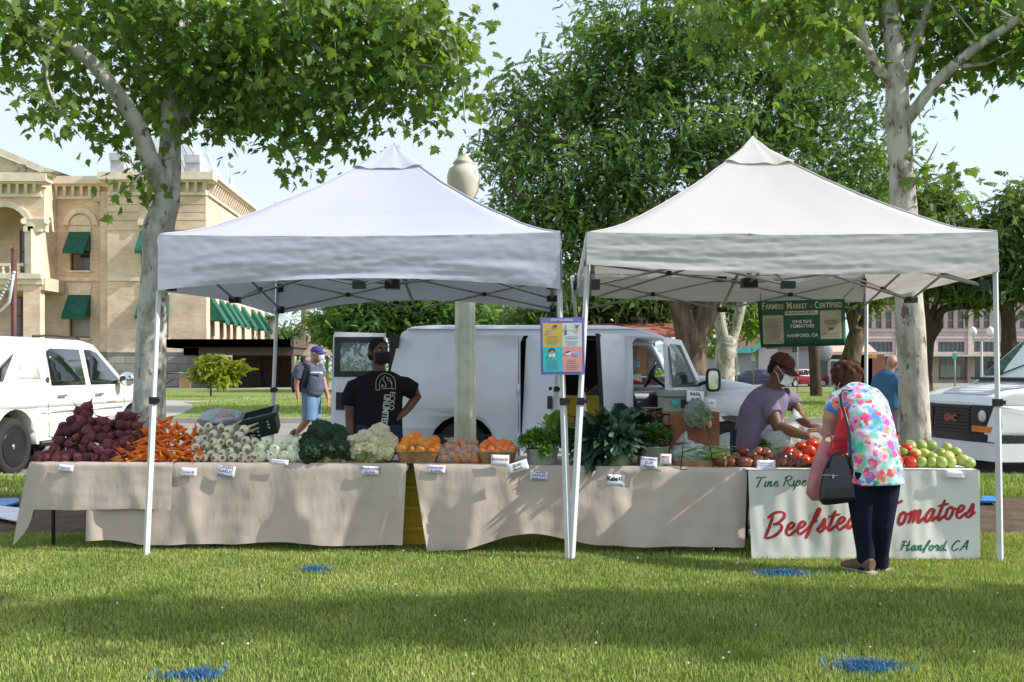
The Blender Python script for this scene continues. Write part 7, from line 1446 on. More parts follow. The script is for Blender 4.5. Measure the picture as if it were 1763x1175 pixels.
b = MB(); c = P(1092, 650, YV + .7); b.hexa([c + V(-.02, 0, -.05), c + V(.12, 0, -.09), c + V(.12, .2, -.09), c + V(-.02, .2, -.05), c + V(-.02, 0, .03), c + V(.10, 0, .05), c + V(.10, .2, .05), c + V(-.02, .2, .03)]); b.hexa([c + V(-.02, -.01, -.10), c + V(.18, -.01, -.10), c + V(.18, .22, -.10), c + V(-.02, .22, -.10), c + V(-.02, -.01, -.03), c + V(.18, -.01, -.09), c + V(.18, .22, -.09), c + V(-.02, .22, -.03)], 1); tag(b.build('carton', [m_white, M('carton_red', (.5, .02, .02))]), 'red and white carton on the van seat', 'carton')

# --- general vehicle built in its own frame: x forward, y left, z up
def local(e): mw = Matrix.Translation(e.location) @ Matrix.Rotation(e.rotation_euler.z, 4, 'Z'); return lambda x, y, z: Vector((x, y, z))
def shell(e, prof, hw, tum, zk, wheels, wr, mt, holes=(), name='body', crown=.04, nose=0, top=(0, None)):
    """side profile (x, z) extruded to the body width, sides leaning in above zk"""
    e['_w'] = (0, 0, 0)
    def hwz(x, z): return hw - max(0, z - zk) * tum - (.05 * max(0, .45 - z)) - nose * max(0, (x - top[0])) ** 2
    xs_ = [p[0] for p in prof]; out = list(prof)
    for wx in wheels: out += [(wx + wr * math.cos(R(a)), wr * .93 + wr * math.sin(R(a))) for a in np.linspace(-15, 195, 14)] if False else []
    b = MB(); cz = sorted(set([.45, .6, .75, .9, 1.0, 1.1, 1.2, 1.3, 1.45, 1.6, zk]))
    for sg in (-1, 1): poly_cut(b, prof, holes, cz, lambda x, z, sg=sg: V(x, sg * hwz(x, z), z))
    n = 10; k0 = next(i for i, p in enumerate(prof) if i > 0 and p[1] < prof[i - 1][1] - 99) if False else 0
    for (x0, z0), (x1, z1) in zip(prof, prof[1:] + prof[:1]):
        if max(z0, z1) < .55 and abs(x1 - x0) > .05 and min(z0, z1) < .5: continue
        r0 = [V(x0, hwz(x0, z0) * (2 * k_ / n - 1), z0 + crown * (1 - (2 * k_ / n - 1) ** 2) * (z0 > .8)) for k_ in range(n + 1)]; r1 = [V(x1, hwz(x1, z1) * (2 * k_ / n - 1), z1 + crown * (1 - (2 * k_ / n - 1) ** 2) * (z1 > .8)) for k_ in range(n + 1)]
        b.add(r0 + r1, [(k_, k_ + 1, n + 2 + k_, n + 1 + k_) for k_ in range(n)], 0, True)
    return b.build(name, mt, e, bevel=.025, weld=True), hwz
def side_panel(e, name, pts, hwz, mt, o=.006, sg=-1, th=.01, cuts=(.9, 1.0, 1.1, 1.2, 1.3, 1.45, 1.6), par=None, solid=0):
    b = MB(); poly_cut(b, pts, [], cuts, lambda x, z: V(x, sg * (hwz(x, z) + o), z)); par = par or e; par['_w'] = (0, 0, 0); return b.build(name, mt, par, solid=th)
def archs(wx, r, z, a0=180, a1=0, n=12): return [(wx + r * math.cos(R(a0 + (a1 - a0) * i / n)), z + r * math.sin(R(a0 + (a1 - a0) * i / n))) for i in range(n + 1)]
# pickup with closed cargo bed at the left: parked nose away from the camera
tk = empty("pickup_truck", GP(33, 13.5, RZ) + V(-.98, .0, 0), "white pickup truck with black wheels parked at the left behind the beets", "truck"); tk.rotation_euler = (0, 0, R(84))
pf = [(-1.25, .52), (-1.27, 1.0), (-1.22, 1.22), (-.10, 1.28), (.42, 1.83), (.7, 1.90), (1.9, 1.90), (2.25, 1.84), (2.95, 1.30), (3.2, 1.22), (4.1, 1.12), (4.32, 1.0), (4.36, .5)]
wb = 3.30; prof_t = pf + [(wb + .48, .42)] + archs(wb, .49, .42, 0, 180) + [(wb - .50, .40), (.50, .40)] + archs(0, .49, .42, 0, 180) + [(-.52, .44)]
bd, hwz = shell(tk, prof_t, .99, .22, 1.2, (), .4, m_twhite); tk['_w'] = (0, 0, 0); sg = -1
for nm, pts in (('rear_window', [(.86, 1.22), (1.78, 1.22), (1.78, 1.76), (1.0, 1.76), (.9, 1.72)]), ('front_window', [(1.93, 1.22), (2.85, 1.22), (2.80, 1.30), (2.28, 1.72), (2.1, 1.76), (1.93, 1.76)])): side_panel(tk, nm, pts, hwz, m_vgd)
side_panel(tk, 'bed_window', [(-.55, 1.24), (.02, 1.25), (.42, 1.70), (.34, 1.72), (-.30, 1.36)], hwz, m_vgd, o=-.10); side_panel(tk, 'sail_panel', [(.10, 1.32), (.62, 1.32), (.62, 1.66)], hwz, M('sail_grey', (.62, .62, .60), rough=.4), o=.005)  # triangular sail panel in one even grey, darker than the body white
def line(pts, r, nm, mt, o=.004):
    b = MB(); b.tube([V(x, sg * (hwz(x, z) + o), z) for x, z in pts], r, 5); return b.build(nm, mt, tk)
line([(.80, .48), (.78, .9), (.80, 1.25), (.92, 1.80)], .005, 'door_seam', m_dark, .0); line([(1.86, .46), (1.86, 1.8)], .005, 'door_seam', m_dark, .0); line([(2.95, .46), (2.98, 1.0), (2.9, 1.28)], .005, 'door_seam', m_dark, .0)
line([(.6, .84), (1.8, .84)], .014, 'side_moulding', m_alloy); line([(1.9, .84), (2.9, .84)], .014, 'side_moulding', m_alloy); line([(.75, 1.93), (1.2, 1.955), (1.9, 1.94), (2.0, 1.91)], .018, 'roof_rail', m_dark, -.06); line([(.55, .40), (2.75, .40)], .05, 'running_board', m_dark, .0)
for x in (1.0, 2.05):
    b = MB(); b.loft([V(x, sg * (hwz(x, 1.07) + .0), 1.07), V(x + .02, sg * (hwz(x, 1.07) + .035), 1.07), V(x + .19, sg * (hwz(x, 1.07) + .035), 1.07), V(x + .21, sg * hwz(x, 1.07), 1.07)], [(.018, .016)] * 4, V(0, 0, 1), 8); b.build('door_handle', m_chrome, tk)
b = MB(); c = V(2.75, sg * 1.16, 1.30); b.tube([V(2.72, sg * .93, 1.24), c], .03, 8); b.ell(c, (.09, .13, .12), nu=16, nv=10); b.build('mirror', m_chrome, tk)
b = MB(); b.ell((.78, sg * (hwz(.78, 1.28) + .005), 1.30), (.045, .01, .045)); b.build('badge', M('badge_dark', (.05, .06, .08), rough=.2), tk)
b = MB(); b.add([V(2.28, -.72, 1.85), V(2.28, .72, 1.85), V(2.96, .88, 1.325), V(2.96, -.88, 1.325)], [(0, 1, 2, 3)]); b.build('windscreen', m_vgd, tk)
b = MB(); b.text('truck', lambda x, y: V(2.55 + x * 1.1, sg * (hwz(2.5, .92) + .004), .93 + y * 1.1)); b.build('side_lettering', m_alloy, tk)
b = MB(); b.b2((4.3, -.9, .5), (4.42, .9, .75)); b.b2((-1.4, -.9, .5), (-1.27, .9, .72)); b.build('bumper', m_chrome, tk, bevel=.02)
for wx in (0, wb):
    for s_ in (-1, 1): wheel(tk, (wx, s_ * .985, .40), (0, s_, 0), .40, .27, m_blackrim, 12, rr=.66)
    b = MB(); b.b2((wx - .5, -.70, .4), (wx + .5, .70, .93)); b.build('wheel_well', m_dark, tk)
# parked van at the right edge, nose towards the left and slightly to the camera
gv = empty('parked_van', V(6.45 + 1.05, 13.55 + 1.1, RZ), 'white van with flaking grey bonnet parked behind the green tomatoes', 'van'); gv.rotation_euler = (0, 0, R(180 + 9))
fx = 1.05; pf = [(-5.1, .5), (-5.1, 1.9), (-4.9, 2.06), (-1.2, 2.08), (-.9, 2.04), (-.02, 1.30), (.1, 1.22), (.7, 1.14), (.95, 1.05), (1.03, .95), (1.05, .45)]
prof_g = pf + [(.5, .42)] + archs(0, .46, .38, 0, 180) + [(-.5, .42), (-2.9, .42)] + archs(-3.43, .46, .38, 0, 180) + [(-3.95, .44)]
bd, hwz = shell(gv, prof_g, 1.0, .14, 1.2, (), .37, m_vwhite2, nose=.22, top=(.55, None)); gv['_w'] = (0, 0, 0)
b = MB(); b.add([V(-.88, -.84, 2.03), V(-.88, .84, 2.03), V(-.06, .92, 1.365), V(-.06, -.92, 1.365)], [(0, 1, 2, 3)]); b.build('windscreen', m_wsg, gv)
for sg in (1, -1): side_panel(gv, 'front_window', [(-1.75, 1.3), (-.55, 1.3), (-.95, 1.85), (-1.75, 1.88)], hwz, m_vgd, sg=sg)
b = MB()
for z in (.62, .67, .72, .77, .82, .87): b.b2((1.02, -.42, z - .011), (1.075, .42, z + .011))
b.b2((1.0, -.45, .57), (1.05, .45, .92)); b.b2((1.02, -.46, .90), (1.08, .46, .945)); b.b2((1.02, -.46, .55), (1.08, .46, .585)); b.build('grille', m_dark, gv)
b = MB(); b.text('gmc', lambda x, y: V(1.085, x * 1.25, .745 + y * 1.25)); b.build('badge', M('badge_red', (.45, .08, .07), rough=.4), gv)
for s_ in (-1, 1):
    def hq(y0, y1, z0, z1, o): 
        bx_ = MB(); xf = lambda y: 1.055 - .10 * max(0, abs(y) - .5) ** 1.2 + o
        bx_.hexa([V(xf(y0) - .1, s_ * y0, z0), V(xf(y0), s_ * y0, z0), V(xf(y1), s_ * y1, z0), V(xf(y1) - .1, s_ * y1, z0), V(xf(y0) - .1, s_ * y0, z1), V(xf(y0), s_ * y0, z1), V(xf(y1), s_ * y1, z1), V(xf(y1) - .1, s_ * y1, z1)]); return bx_
    hl = hq(.47, .955, .55, .95, .012).build('headlight', m_dark, gv); hq(.49, .93, .575, .66, .022).build('indicator', m_amber, hl); bx_ = MB(); bx_.ell((1.055, s_ * .70, .80), (.03, .085, .085)); bx_.build('lamp', m_lens, hl); 
b = MB(); n_ = 12
for z0, z1, m_, o in ((.44, .545, 0, .06), (.18, .43, 1, .05)):
    ring = []
    for i in range(n_ + 1):
        y = -.98 + 1.96 * i / n_; ring.append((1.06 + o - .14 * abs(y) ** 3, y))
    b.add([V(x, y, z0) for x, y in ring] + [V(x, y, z1) for x, y in ring] + [V(x - .2, y, z1) for x, y in ring], [(i, i + 1, n_ + 2 + i, n_ + 1 + i) for i in range(n_)] + [(n_ + 1 + i, n_ + 2 + i, 2 * n_ + 3 + i, 2 * n_ + 2 + i) for i in range(n_)], m_)
    for s_ in (1, -1):
        x0 = ring[-1 if s_ > 0 else 0][0]; q = [V(x0, s_ * .98, z0), V(x0 - .45, s_ * 1.015, z0), V(x0 - .45, s_ * 1.015, z1), V(x0, s_ * .98, z1)]; b.add(q, [(0, 1, 2, 3)], m_)
b.build('bumper', [m_dark, m_vwhite2], gv, solid=.01)
b = MB()                                            # flaked clear patch of the bonnet
pp = [(.93, -.45), (.95, .2), (.9, .62), (.6, .70), (.35, .78), (.2, .60), (.15, .3), (.3, .05), (.22, -.3), (.5, -.6)]
def bz(x):
    for (x0, z0), (x1, z1) in zip(pf, pf[1:]):
        if x0 <= x <= x1: return z0 + (z1 - z0) * (x - x0) / (x1 - x0)
    return 1
bm_ = [(x + .03 * mnoise.noise(V(x * 5, y * 5, 0)), y) for i in range(len(pp)) for x, y in [tuple(pp[i][k_] + (pp[(i + 1) % len(pp)][k_] - pp[i][k_]) * t for k_ in (0, 1)) for t in (0, .25, .5, .75)]]
poly_cut(b, [(y, x) for x, y in bm_], [], [.2, .3, .4, .5, .6, .7, .8, .9], lambda y, x: V(x, y, bz(x) + .04 * (1 - (y / .95) ** 2) + .010)); b.build('bare_patch', m_primer, gv)
b = MB(); b.tube([V(-.02, -.5, 1.36), V(-.3, .1, 1.61)], .012, 5); b.tube([V(-.02, .3, 1.36), V(-.25, .75, 1.56)], .012, 5); b.b2((-.08, -.95, 1.30), (.12, .95, 1.335)); b.build('wiper', m_dark, gv)
for sg in (1, -1):
    b = MB(); c = V(-.45, sg * 1.2, 1.42); b.tube([V(-.4, sg * .95, 1.35), c], .025, 8); b.loft([c + V(.05, 0, 0), c + V(-.05, 0, 0)], [(.1, .17), (.1, .17)], V(0, 1, 0), 16, power=4); b.build('mirror', m_dark, gv)
for wx in (0, -3.43):
    for s_ in (-1, 1): wheel(gv, (wx, s_ * .99, .37), (0, s_, 0), .37, .25, m_alloy, 8, rr=.58)
    b = MB(); b.b2((wx - .44, -.72, .35), (wx + .44, .72, .85)); b.build('wheel_well', m_dark, gv)
# small cars parked on the far street
def small_car(px, Y, ang, mt, label, z=-.02):
    e = empty('parked_car', GP(px, Y, z), label, 'car', 'cars parked on the far street'); e.rotation_euler = (0, 0, R(ang)); e['_w'] = (0, 0, 0)
    pr_ = [(-2.15, .45), (-2.2, .85), (-1.7, .95), (-1.05, 1.38), (-.3, 1.45), (.35, 1.38), (1.1, .95), (1.9, .82), (2.15, .65), (2.15, .3), (1.75, .25)] + archs(1.35, .36, .3, 0, 180, 8) + [(.9, .22), (-.9, .22)] + archs(-1.3, .36, .3, 0, 180, 8) + [(-1.75, .28)]
    bd, hz = shell(e, pr_, .88, .28, .9, (), .3, mt); e['_w'] = (0, 0, 0)
    for s_ in (-1, 1):
        side_panel(e, 'side_window', [(-1.0, .97), (-.1, .97), (-.1, 1.36), (-.35, 1.38), (-.95, 1.30)], hz, m_vgd, sg=s_, cuts=(1.0, 1.1, 1.2)); side_panel(e, 'side_window', [(-.02, .97), (.85, .97), (.35, 1.30), (-.02, 1.36)], hz, m_vgd, sg=s_, cuts=(1.0, 1.1, 1.2))
        for wx in (-1.3, 1.35): wheel(e, (wx, s_ * .87, .31), (0, s_, 0), .31, .2, m_alloy, 5)
    b = MB(); b.add([V(.40, -.66, 1.38), V(.40, .66, 1.38), V(1.08, .76, .985), V(1.08, -.76, .985)], [(0, 1, 2, 3)]); b.build('windscreen', m_vgd, e); b = MB(); b.add([V(-1.08, -.66, 1.385), V(-1.08, .66, 1.385), V(-1.68, .74, .985), V(-1.68, -.74, .985)], [(3, 2, 1, 0)]); b.build('rear_screen', m_vgd, e)
    for s_ in (-.6, .6): b = MB(); b.ell((2.13, s_, .68), (.05, .18, .08)); b.build('headlight', m_lens, e); b = MB(); b.ell((-2.18, s_, .76), (.05, .18, .08)); b.build('tail_light', m_redl, e)
small_car(1243, 86, 175, M('car_silver', (.45, .47, .5), rough=.3, metal=.3), 'silver car parked beyond the pale forked trunk'); small_car(1296, 80, 170, M('car_navy', (.05, .06, .12), rough=.25, coat=.5), 'dark blue car parked before the grey building'); small_car(1382, 80, 20, M('car_red', (.28, .02, .03), rough=.25, coat=.5), 'dark red car parked beside the thin dark trunk'); small_car(492, 98, 185, M('car_blue', (.30, .36, .45), rough=.3, coat=.5), 'pale blue car glimpsed under the pergola')
# ornamental street lamp between the tables and the van
YLp = 11.8; m_lamp = M('lamp_cream', (.74, .70, .60), rough=.7, scale=4, var=.1, bump=.1); e = empty('street_lamp', GP(801, YLp), 'cream fluted lamp column with a large urn shaped globe in front of the van', 'street lamp'); zc = lambda py: P(0, py, YLp).z
b = MB(); b.lathe([(.20, 0), (.20, .12), (.16, .16)], 24, GP(801, YLp)); b.lathe([(.135, .16), (.131, .9), (.124, 1.8), (.114, zc(420)), (.108, zc(372))], 48, GP(801, YLp), fn=lambda th, z: 1 - .13 * max(0, math.cos(th * 9)) ** 2); b.lathe([(.12, zc(372)), (.15, zc(366)), (.13, zc(360)), (.17, zc(354)), (.12, zc(348))], 24, GP(801, YLp)); b.build('post', m_lamp, e)
b = MB(); c = GP(798, YLp); b.lathe([(.085, zc(352)), (.12, zc(345)), (.175, zc(330)), (.197, zc(313)), (.195, zc(302)), (.175, zc(292)), (.12, zc(286)), (.115, zc(284)), (.13, zc(282)), (.11, zc(278)), (.07, zc(271)), (.055, zc(268)), (.06, zc(266.5)), (.0, zc(264))], 28, c); b.build('globe', M('globe_milk', (.80, .76, .65), rough=.35, var=.08, scale=5, transl=.25), e)
# ------------------------------------------------------------------ people
def skin_mat(name, c): 
    m = M(name, c, rough=.5, scale=9, var=.07, bump=.08, bscale=90, spec=.35); b = m.node_tree.nodes['Principled BSDF']; b.inputs['Subsurface Weight'].default_value = .08; b.inputs['Subsurface Radius'].default_value = (.02, .008, .004); return m
def cloth_mat(name, c, **k): return M(name, c, rough=.9, scale=k.pop('scale', 5), var=.08, bump=.35, bscale=k.pop('bscale', 14), spec=.12, **k)
sk_dark = skin_mat('dark_skin', (.17, .08, .05)); sk_brown = skin_mat('brown_skin', (.15, .07, .04)); sk_fair = skin_mat('fair_skin', (.56, .32, .24)); sk_tan = skin_mat('tan_skin', (.44, .22, .15))
m_eyew = M('eye_white', (.7, .68, .64), rough=.2); m_eyed = M('eye_dark', (.015, .01, .008), rough=.15); m_maskw = M('white_mask', (.72, .76, .78), rough=.8, bump=.2, bscale=30); m_maskb = M('black_mask', (.012, .012, .013), rough=.85); m_shoe = M('brown_shoe', (.16, .095, .06), rough=.7); m_sole = M('pale_sole', (.35, .33, .3), rough=.8)
def basis(f, up=V(0, 0, 1)):
    f = Vector(f).normalized(); r = f.cross(up).normalized(); u = r.cross(f); return Matrix((r, f, u)).transposed()   # columns: right, forward, up
def face(b, c, k, q):                               # head as overlapping volumes that the remesher fuses
    A = lambda x, y, z: Vector(c) + q @ (V(x, y, z) * k)
    b.ell(c, (.076 * k, .096 * k, .104 * k), q, 20, 14); b.ell(A(0, .026, -.055), (.060 * k, .066 * k, .066 * k), q, 16, 10); b.ell(A(0, .062, -.092), (.030 * k, .028 * k, .024 * k), q, 12, 8)
    b.loft([A(0, .085, .022), A(0, .104, -.012), A(0, .112, -.030), A(0, .088, -.040)], [(.009 * k, .009 * k), (.012 * k, .012 * k), (.017 * k, .012 * k), (.012 * k, .008 * k)], q.col[0], 8)
    b.ell(A(0, .085, .030), (.055 * k, .014 * k, .010 * k), q, 12, 6); b.ell(A(0, .086, -.062), (.024 * k, .012 * k, .007 * k), q, 10, 6); b.ell(A(0, .084, -.074), (.021 * k, .012 * k, .008 * k), q, 10, 6)
    for s_ in (-1, 1): b.ell(A(s_ * .080, -.010, -.012), (.012 * k, .020 * k, .032 * k), q, 10, 8); b.ell(A(s_ * .04, .062, -.03), (.03 * k, .03 * k, .03 * k), q, 10, 8)
    return A
def eyes(e, A, k, q):
    for s_ in (-1, 1):
        b = MB(); b.ell(A(s_ * .032, .082, .006), .0105 * k, None, 10, 8); b.ell(A(s_ * .032, .0905, .006), .0068 * k, None, 8, 6, m=1); b.build('eye', [m_eyew, m_eyed], e)
        b = MB(); b.tube([A(s_ * .016, .096, .026), A(s_ * .034, .096, .031), A(s_ * .05, .088, .026)], .0042 * k, 5); b.build('eyebrow', m_eyed, e)
def limbs_(b, pts, rad, n=14):
    b.loft(pts, rad, None, n); b.ell(pts[0], rad[0] if not hasattr(rad[0], '__len__') else rad[0][0]); b.ell(pts[-1], rad[-1] if not hasattr(rad[-1], '__len__') else rad[-1][0])
def hand(b, w, d, nrm, k=1.0, curl=.5, side=1, spread=.12):
    """w wrist, d pointing direction, nrm back-of-hand normal; five separate bent fingers and a thumb leaving the side of the palm"""
    d = Vector(d).normalized(); nrm = Vector(nrm); nrm = (nrm - d * nrm.dot(d)).normalized(); s_ = d.cross(nrm) * side; w = Vector(w)
    b.loft([w - d * .01, w + d * .02 * k, w + d * .055 * k, w + d * .088 * k], [(.024 * k, .018 * k), (.034 * k, .016 * k), (.041 * k, .0145 * k), (.038 * k, .011 * k)], s_, 12)
    for i, (o, L_) in enumerate(((-.031, .062), (-.0105, .078), (.0105, .084), (.031, .074))):
        p = w + d * .082 * k + s_ * o * k; a = (o / .03) * spread; fd = (d * math.cos(a) + s_ * math.sin(a)); pts = [p]; th = curl * .35 * (1.15 - .1 * i)
        for j, seg in enumerate((.45, .32, .23)): fd = (fd * math.cos(th) - nrm * math.sin(th)).normalized(); pts.append(pts[-1] + fd * L_ * seg * k); th = curl * .8
        b.loft(pts, [.0088 * k, .0082 * k, .0075 * k, .006 * k], None, 8); b.ell(pts[-1], .006 * k, None, 8, 6)
    p = w + d * .025 * k + s_ * .03 * k; td = (d * .6 + s_ * .75 - nrm * .25).normalized(); pts = [w + d * .018 * k + s_ * .012 * k, p + td * .022 * k, p + td * .05 * k, p + (td * .8 + d * .35 - nrm * .2) * .078 * k]; b.loft(pts, [.015 * k, .0115 * k, .0098 * k, .007 * k], None, 8); b.ell(pts[-1], .007 * k, None, 8, 6)
def shoe(e, a, d, mt, k=1.0):
    d = Vector(d); d.z = 0; d.normalize(); s_ = V(-d.y, d.x, 0); a = Vector(a); b = MB()
    b.loft([a - d * .07 * k + V(0, 0, -.005), a - d * .04 * k + V(0, 0, .0), a + d * .05 * k - V(0, 0, .015), a + d * .13 * k - V(0, 0, .028), a + d * .18 * k - V(0, 0, .035)], [(.032 * k, .04 * k), (.038 * k, .05 * k), (.042 * k, .042 * k), (.046 * k, .030 * k), (.03 * k, .02 * k)], s_, 14, 0); so_ = b.build('shoe', mt, e)
    b = MB(); b.loft([a - d * .085 * k - V(0, 0, .052), a + d * .05 * k - V(0, 0, .054), a + d * .14 * k - V(0, 0, .055), a + d * .195 * k - V(0, 0, .052)], [(.038 * k, .012), (.044 * k, .012), (.05 * k, .012), (.02 * k, .01)], s_, 12); b.build('sole', m_sole, so_)
def hair_cap(b, A, q, k, back=.0, top=.012, low=-.04, puff=1.0):
    b.ell(A(0, -.012, .020), (.082 * k * puff, .094 * k * puff, .100 * k * puff), q, 18, 12)
def cap(e, A, q, k, mt, brim_dn=.02, cut=.028):
    """baseball cap: crown sitting on the skull and a curved brim"""
    b = MB()
    def cf(u, v):
        th = u * 2 * math.pi; ph = v * math.pi / 2; return A(.086 * math.cos(th) * math.cos(ph) ** .8, -.004 + .105 * math.sin(th) * math.cos(ph) ** .8, cut + .092 * math.sin(ph))
    b.grid(cf, 28, 9, flip=True); b.ell(A(0, -.004, cut + .094), .007 * k)
    cp = b.build('cap', mt, e, solid=.004)
    b = MB(); b.grid(lambda u, v: A((u - .5) * 2 * .078 * (1 - .25 * v * v), .082 + (.085 * (1 - (2 * u - 1) ** 2 * .55)) * v - .055 * (2 * u - 1) ** 2 * (1 - v), cut + .008 - brim_dn * v - .022 * (2 * u - 1) ** 2), 14, 6); b.build('brim', mt, cp, solid=.005)
def mask(e, A, q, k, mt):
    b = MB()
    def mf(u, v):
        th = (u - .5) * 2.3; z = -.022 - .085 * v; bul = 1 + .10 * math.sin(math.pi * v) * math.cos(th); return A(.079 * math.sin(th) * (1 - .10 * v), (.028 + .086 * math.cos(th) * bul) + .012 * math.cos(th) * math.sin(math.pi * v) + .002 * math.sin(v * 18), z + .012 * (1 - v) * math.cos(th * 1.3))
    b.grid(mf, 16, 8); mo = b.build('face_mask', mt, e, solid=.003)
    b = MB()
    for s_ in (-1, 1):
        b.tube([A(s_ * .072, .06, -.030), A(s_ * .086, .02, -.004), A(s_ * .088, -.018, .012)], .0022 * k, 5); b.tube([A(s_ * .066, .058, -.100), A(s_ * .082, .02, -.05), A(s_ * .088, -.02, -.03)], .0022 * k, 5)
    b.build('ear_loop', mt, mo)
def rbuild(b, name, mt, e, vox=.007, sm=3): return b.build(name, mt, e, remesh=vox, smooth_it=sm)
def ribbon3(b, pts, fn, w):
    q = [Vector(p) for p in pts]
    for i in range(len(q) - 1):
        d = (q[i + 1] - q[i]).normalized(); n_ = Vector((-d.y, d.x)) * w; a, c = q[i] - d * w * .4, q[i + 1] + d * w * .4; b.add([fn(*(a - n_)), fn(*(c - n_)), fn(*(c + n_)), fn(*(a + n_))], [(0, 1, 2, 3)])

# --- vendor in the black shirt
Yv = 8.3; e = empty('person', GP(655, Yv, .004), 'vendor in a black printed t-shirt and black mask, one hand on hip', 'person'); K = F / Yv
pp = lambda x, y, d=0: P(x, y, Yv + d)
hc = pp(652, 605); q = basis((.58, -.81, .0)); b = MB(); A = face(b, hc, .98, q)
limbs_(b, [pp(652, 652, .02), pp(652, 638, .015), pp(651, 622, .01)], [.07, .058, .055])
limbs_(b, [pp(608, 668), pp(604, 700), pp(603, 722), pp(604, 745, -.03), pp(606, 764, -.06)], [.055, .050, .043, .038, .028]); hand(b, pp(606, 764, -.06), (0.1, -.3, -1), (-1, -.2, 0), .95, .5, 1)
limbs_(b, [pp(703, 664), pp(712, 671, .03), pp(718, 682, .06), pp(703, 703, .03), pp(690, 716, -.05)], [.048, .046, .042, .036, .027]); hand(b, pp(691, 715, -.05), (-.85, -.35, -.35), (.15, -1, .35), .95, .55, 1)
b.loft([pp(652, 755), pp(652, 700), pp(652, 655)], [(.17, .10), (.17, .10), (.17, .08)], V(1, 0, 0), 16)
for sx in (-.1, .1): limbs_(b, [V(pp(652, 0).x + sx, Yv, .80), V(pp(652, 0).x + sx * 1.1, Yv - .01, .46), V(pp(652, 0).x + sx * 1.2, Yv + .02, .09)], [.088, .06, .045])
rbuild(b, 'body', sk_dark, e, .0055, 3)
b = MB(); hair_cap(b, A, q, .98, puff=1.01); b.ell(A(-.05, -.03, -.03), (.034, .05, .05), q); b.ell(A(.05, -.03, -.03), (.034, .05, .05), q); rbuild(b, 'hair', M('black_hair', (.012, .010, .009), rough=.85, bump=1, bscale=140), e, .006, 1)
eyes(e, A, .98, q); mask(e, A, q, .98, m_maskb)
b = MB(); ts = [(776, .205, .128), (758, .205, .128), (740, .200, .130), (715, .198, .132), (690, .200, .132), (668, .205, .125), (655, .200, .108), (646, .155, .088), (639, .085, .072)]
b.loft([pp(652 + (4 if y < 660 else 0), y, .0) for y, _, _ in ts], [(a, c) for _, a, c in ts], V(1, 0, 0), 28, power=2.3)
b.loft([pp(622, 664), pp(610, 668), pp(602, 684), pp(600, 698)], [(.075, .078), (.078, .08), (.072, .078), (.073, .078)], V(1, 0, 0), 16); b.loft([pp(680, 662), pp(698, 665, .01), pp(713, 674, .04)], [(.075, .078), (.078, .08), (.074, .078)], None, 16)
rbuild(b, 't_shirt', cloth_mat('black_cotton', (.014, .014, .016)), e, .008, 2)
b = MB(); xc = pp(652, 0).x
def chest(x, z, o=.006): 
    dx = max(-.95, min(.95, (x - xc) / .200)); return V(x, Yv - .132 * (1 - abs(dx) ** 2.3) ** (1 / 2.3) - o, z)
c0, c1 = pp(667.5, 703), None; a = R(-82)
def tx(cx_, cy_, ang): 
    o = pp(cx_, cy_); return lambda x, y: chest(o.x + x * math.cos(ang) - y * math.sin(ang), o.z + x * math.sin(ang) + y * math.cos(ang))
b.text('unl', (lambda f_: lambda x, y: f_(x * .66, y * .9))(tx(667, 705, R(-96)))); b.text('ecko', tx(677.5, 690, R(-94)))
lg = lambda x, y: (lambda p: chest(p.x, p.z))(pp(650 + (x - 765) / 4.52, 527 + y / 4.52)); fl_ = lambda pts, w=1.8: ribbon3(b, pts, lambda x, y: lg(x, y), w)
fl_([(770, 652), (770, 590), (782, 556), (806, 532), (838, 522), (872, 530), (900, 552), (914, 585), (916, 645), (890, 645), (890, 600), (878, 570), (850, 552)]); fl_([(770, 652), (798, 652), (798, 600), (806, 575), (826, 556), (840, 540)]); fl_([(820, 560), (832, 585), (850, 615), (842, 632), (828, 622), (815, 612), (818, 640), (860, 642), (890, 636)]); fl_([(850, 552), (858, 575), (880, 590), (888, 612)])
b.build('shirt_print', M('print_grey', (.55, .54, .52), rough=.8), e)
b = MB()
for sx in (-.1, .1): b.loft([V(xc + sx * .8, Yv, .86), V(xc + sx, Yv, .72), V(xc + sx * 1.15, Yv - .01, .45), V(xc + sx * 1.25, Yv + .02, .07)], [(.12, .13), (.108, .12), (.08, .085), (.075, .08)], V(1, 0, 0), 14)
rbuild(b, 'jeans', cloth_mat('dark_denim', (.03, .045, .085)), e, .01, 2)
for sx in (-.12, .12): shoe(e, V(xc + sx, Yv + .02, .066), (.1, -1, 0), m_dark)

# --- vendor in the mauve shirt, bending over the tomatoes
Yv = 8.12; e = empty('person', GP(1305, Yv + .08, .004), 'vendor in a mauve t-shirt, maroon cap and white mask bending over tomatoes', 'person'); pp = lambda x, y, d=0: P(x, y, Yv + d)
hc = pp(1344, 634, -.10); q = basis((.78, -.42, -.46)); b = MB(); A = face(b, hc, 1.0, q)
limbs_(b, [pp(1328, 676, -.02), pp(1334, 660, -.05), pp(1340, 645, -.09)], [.075, .062, .058])
limbs_(b, [pp(1322, 696, -.10), pp(1331, 715, -.16), pp(1340, 735, -.2), pp(1365, 744, -.28), pp(1391, 752, -.34)], [.062, .058, .050, .044, .031]); hand(b, pp(1391, 752, -.34), (.9, -.3, -.38), (.1, -.5, .85), 1.0, .75, 1)
limbs_(b, [pp(1362, 688, .10), pp(1371, 703, .06), pp(1378, 720, -.02), pp(1386, 728, -.12), pp(1394, 732, -.2)], [.054, .050, .043, .038, .027]); hand(b, pp(1394, 732, -.2), (.85, -.5, -.2), (0, -.3, 1), 1.0, 1.0, -1)
b.loft([pp(1303, 775, .05), pp(1308, 730, .02), pp(1322, 690, -.02)], [(.15, .13), (.15, .12), (.15, .10)], V(1, .5, 0), 16)
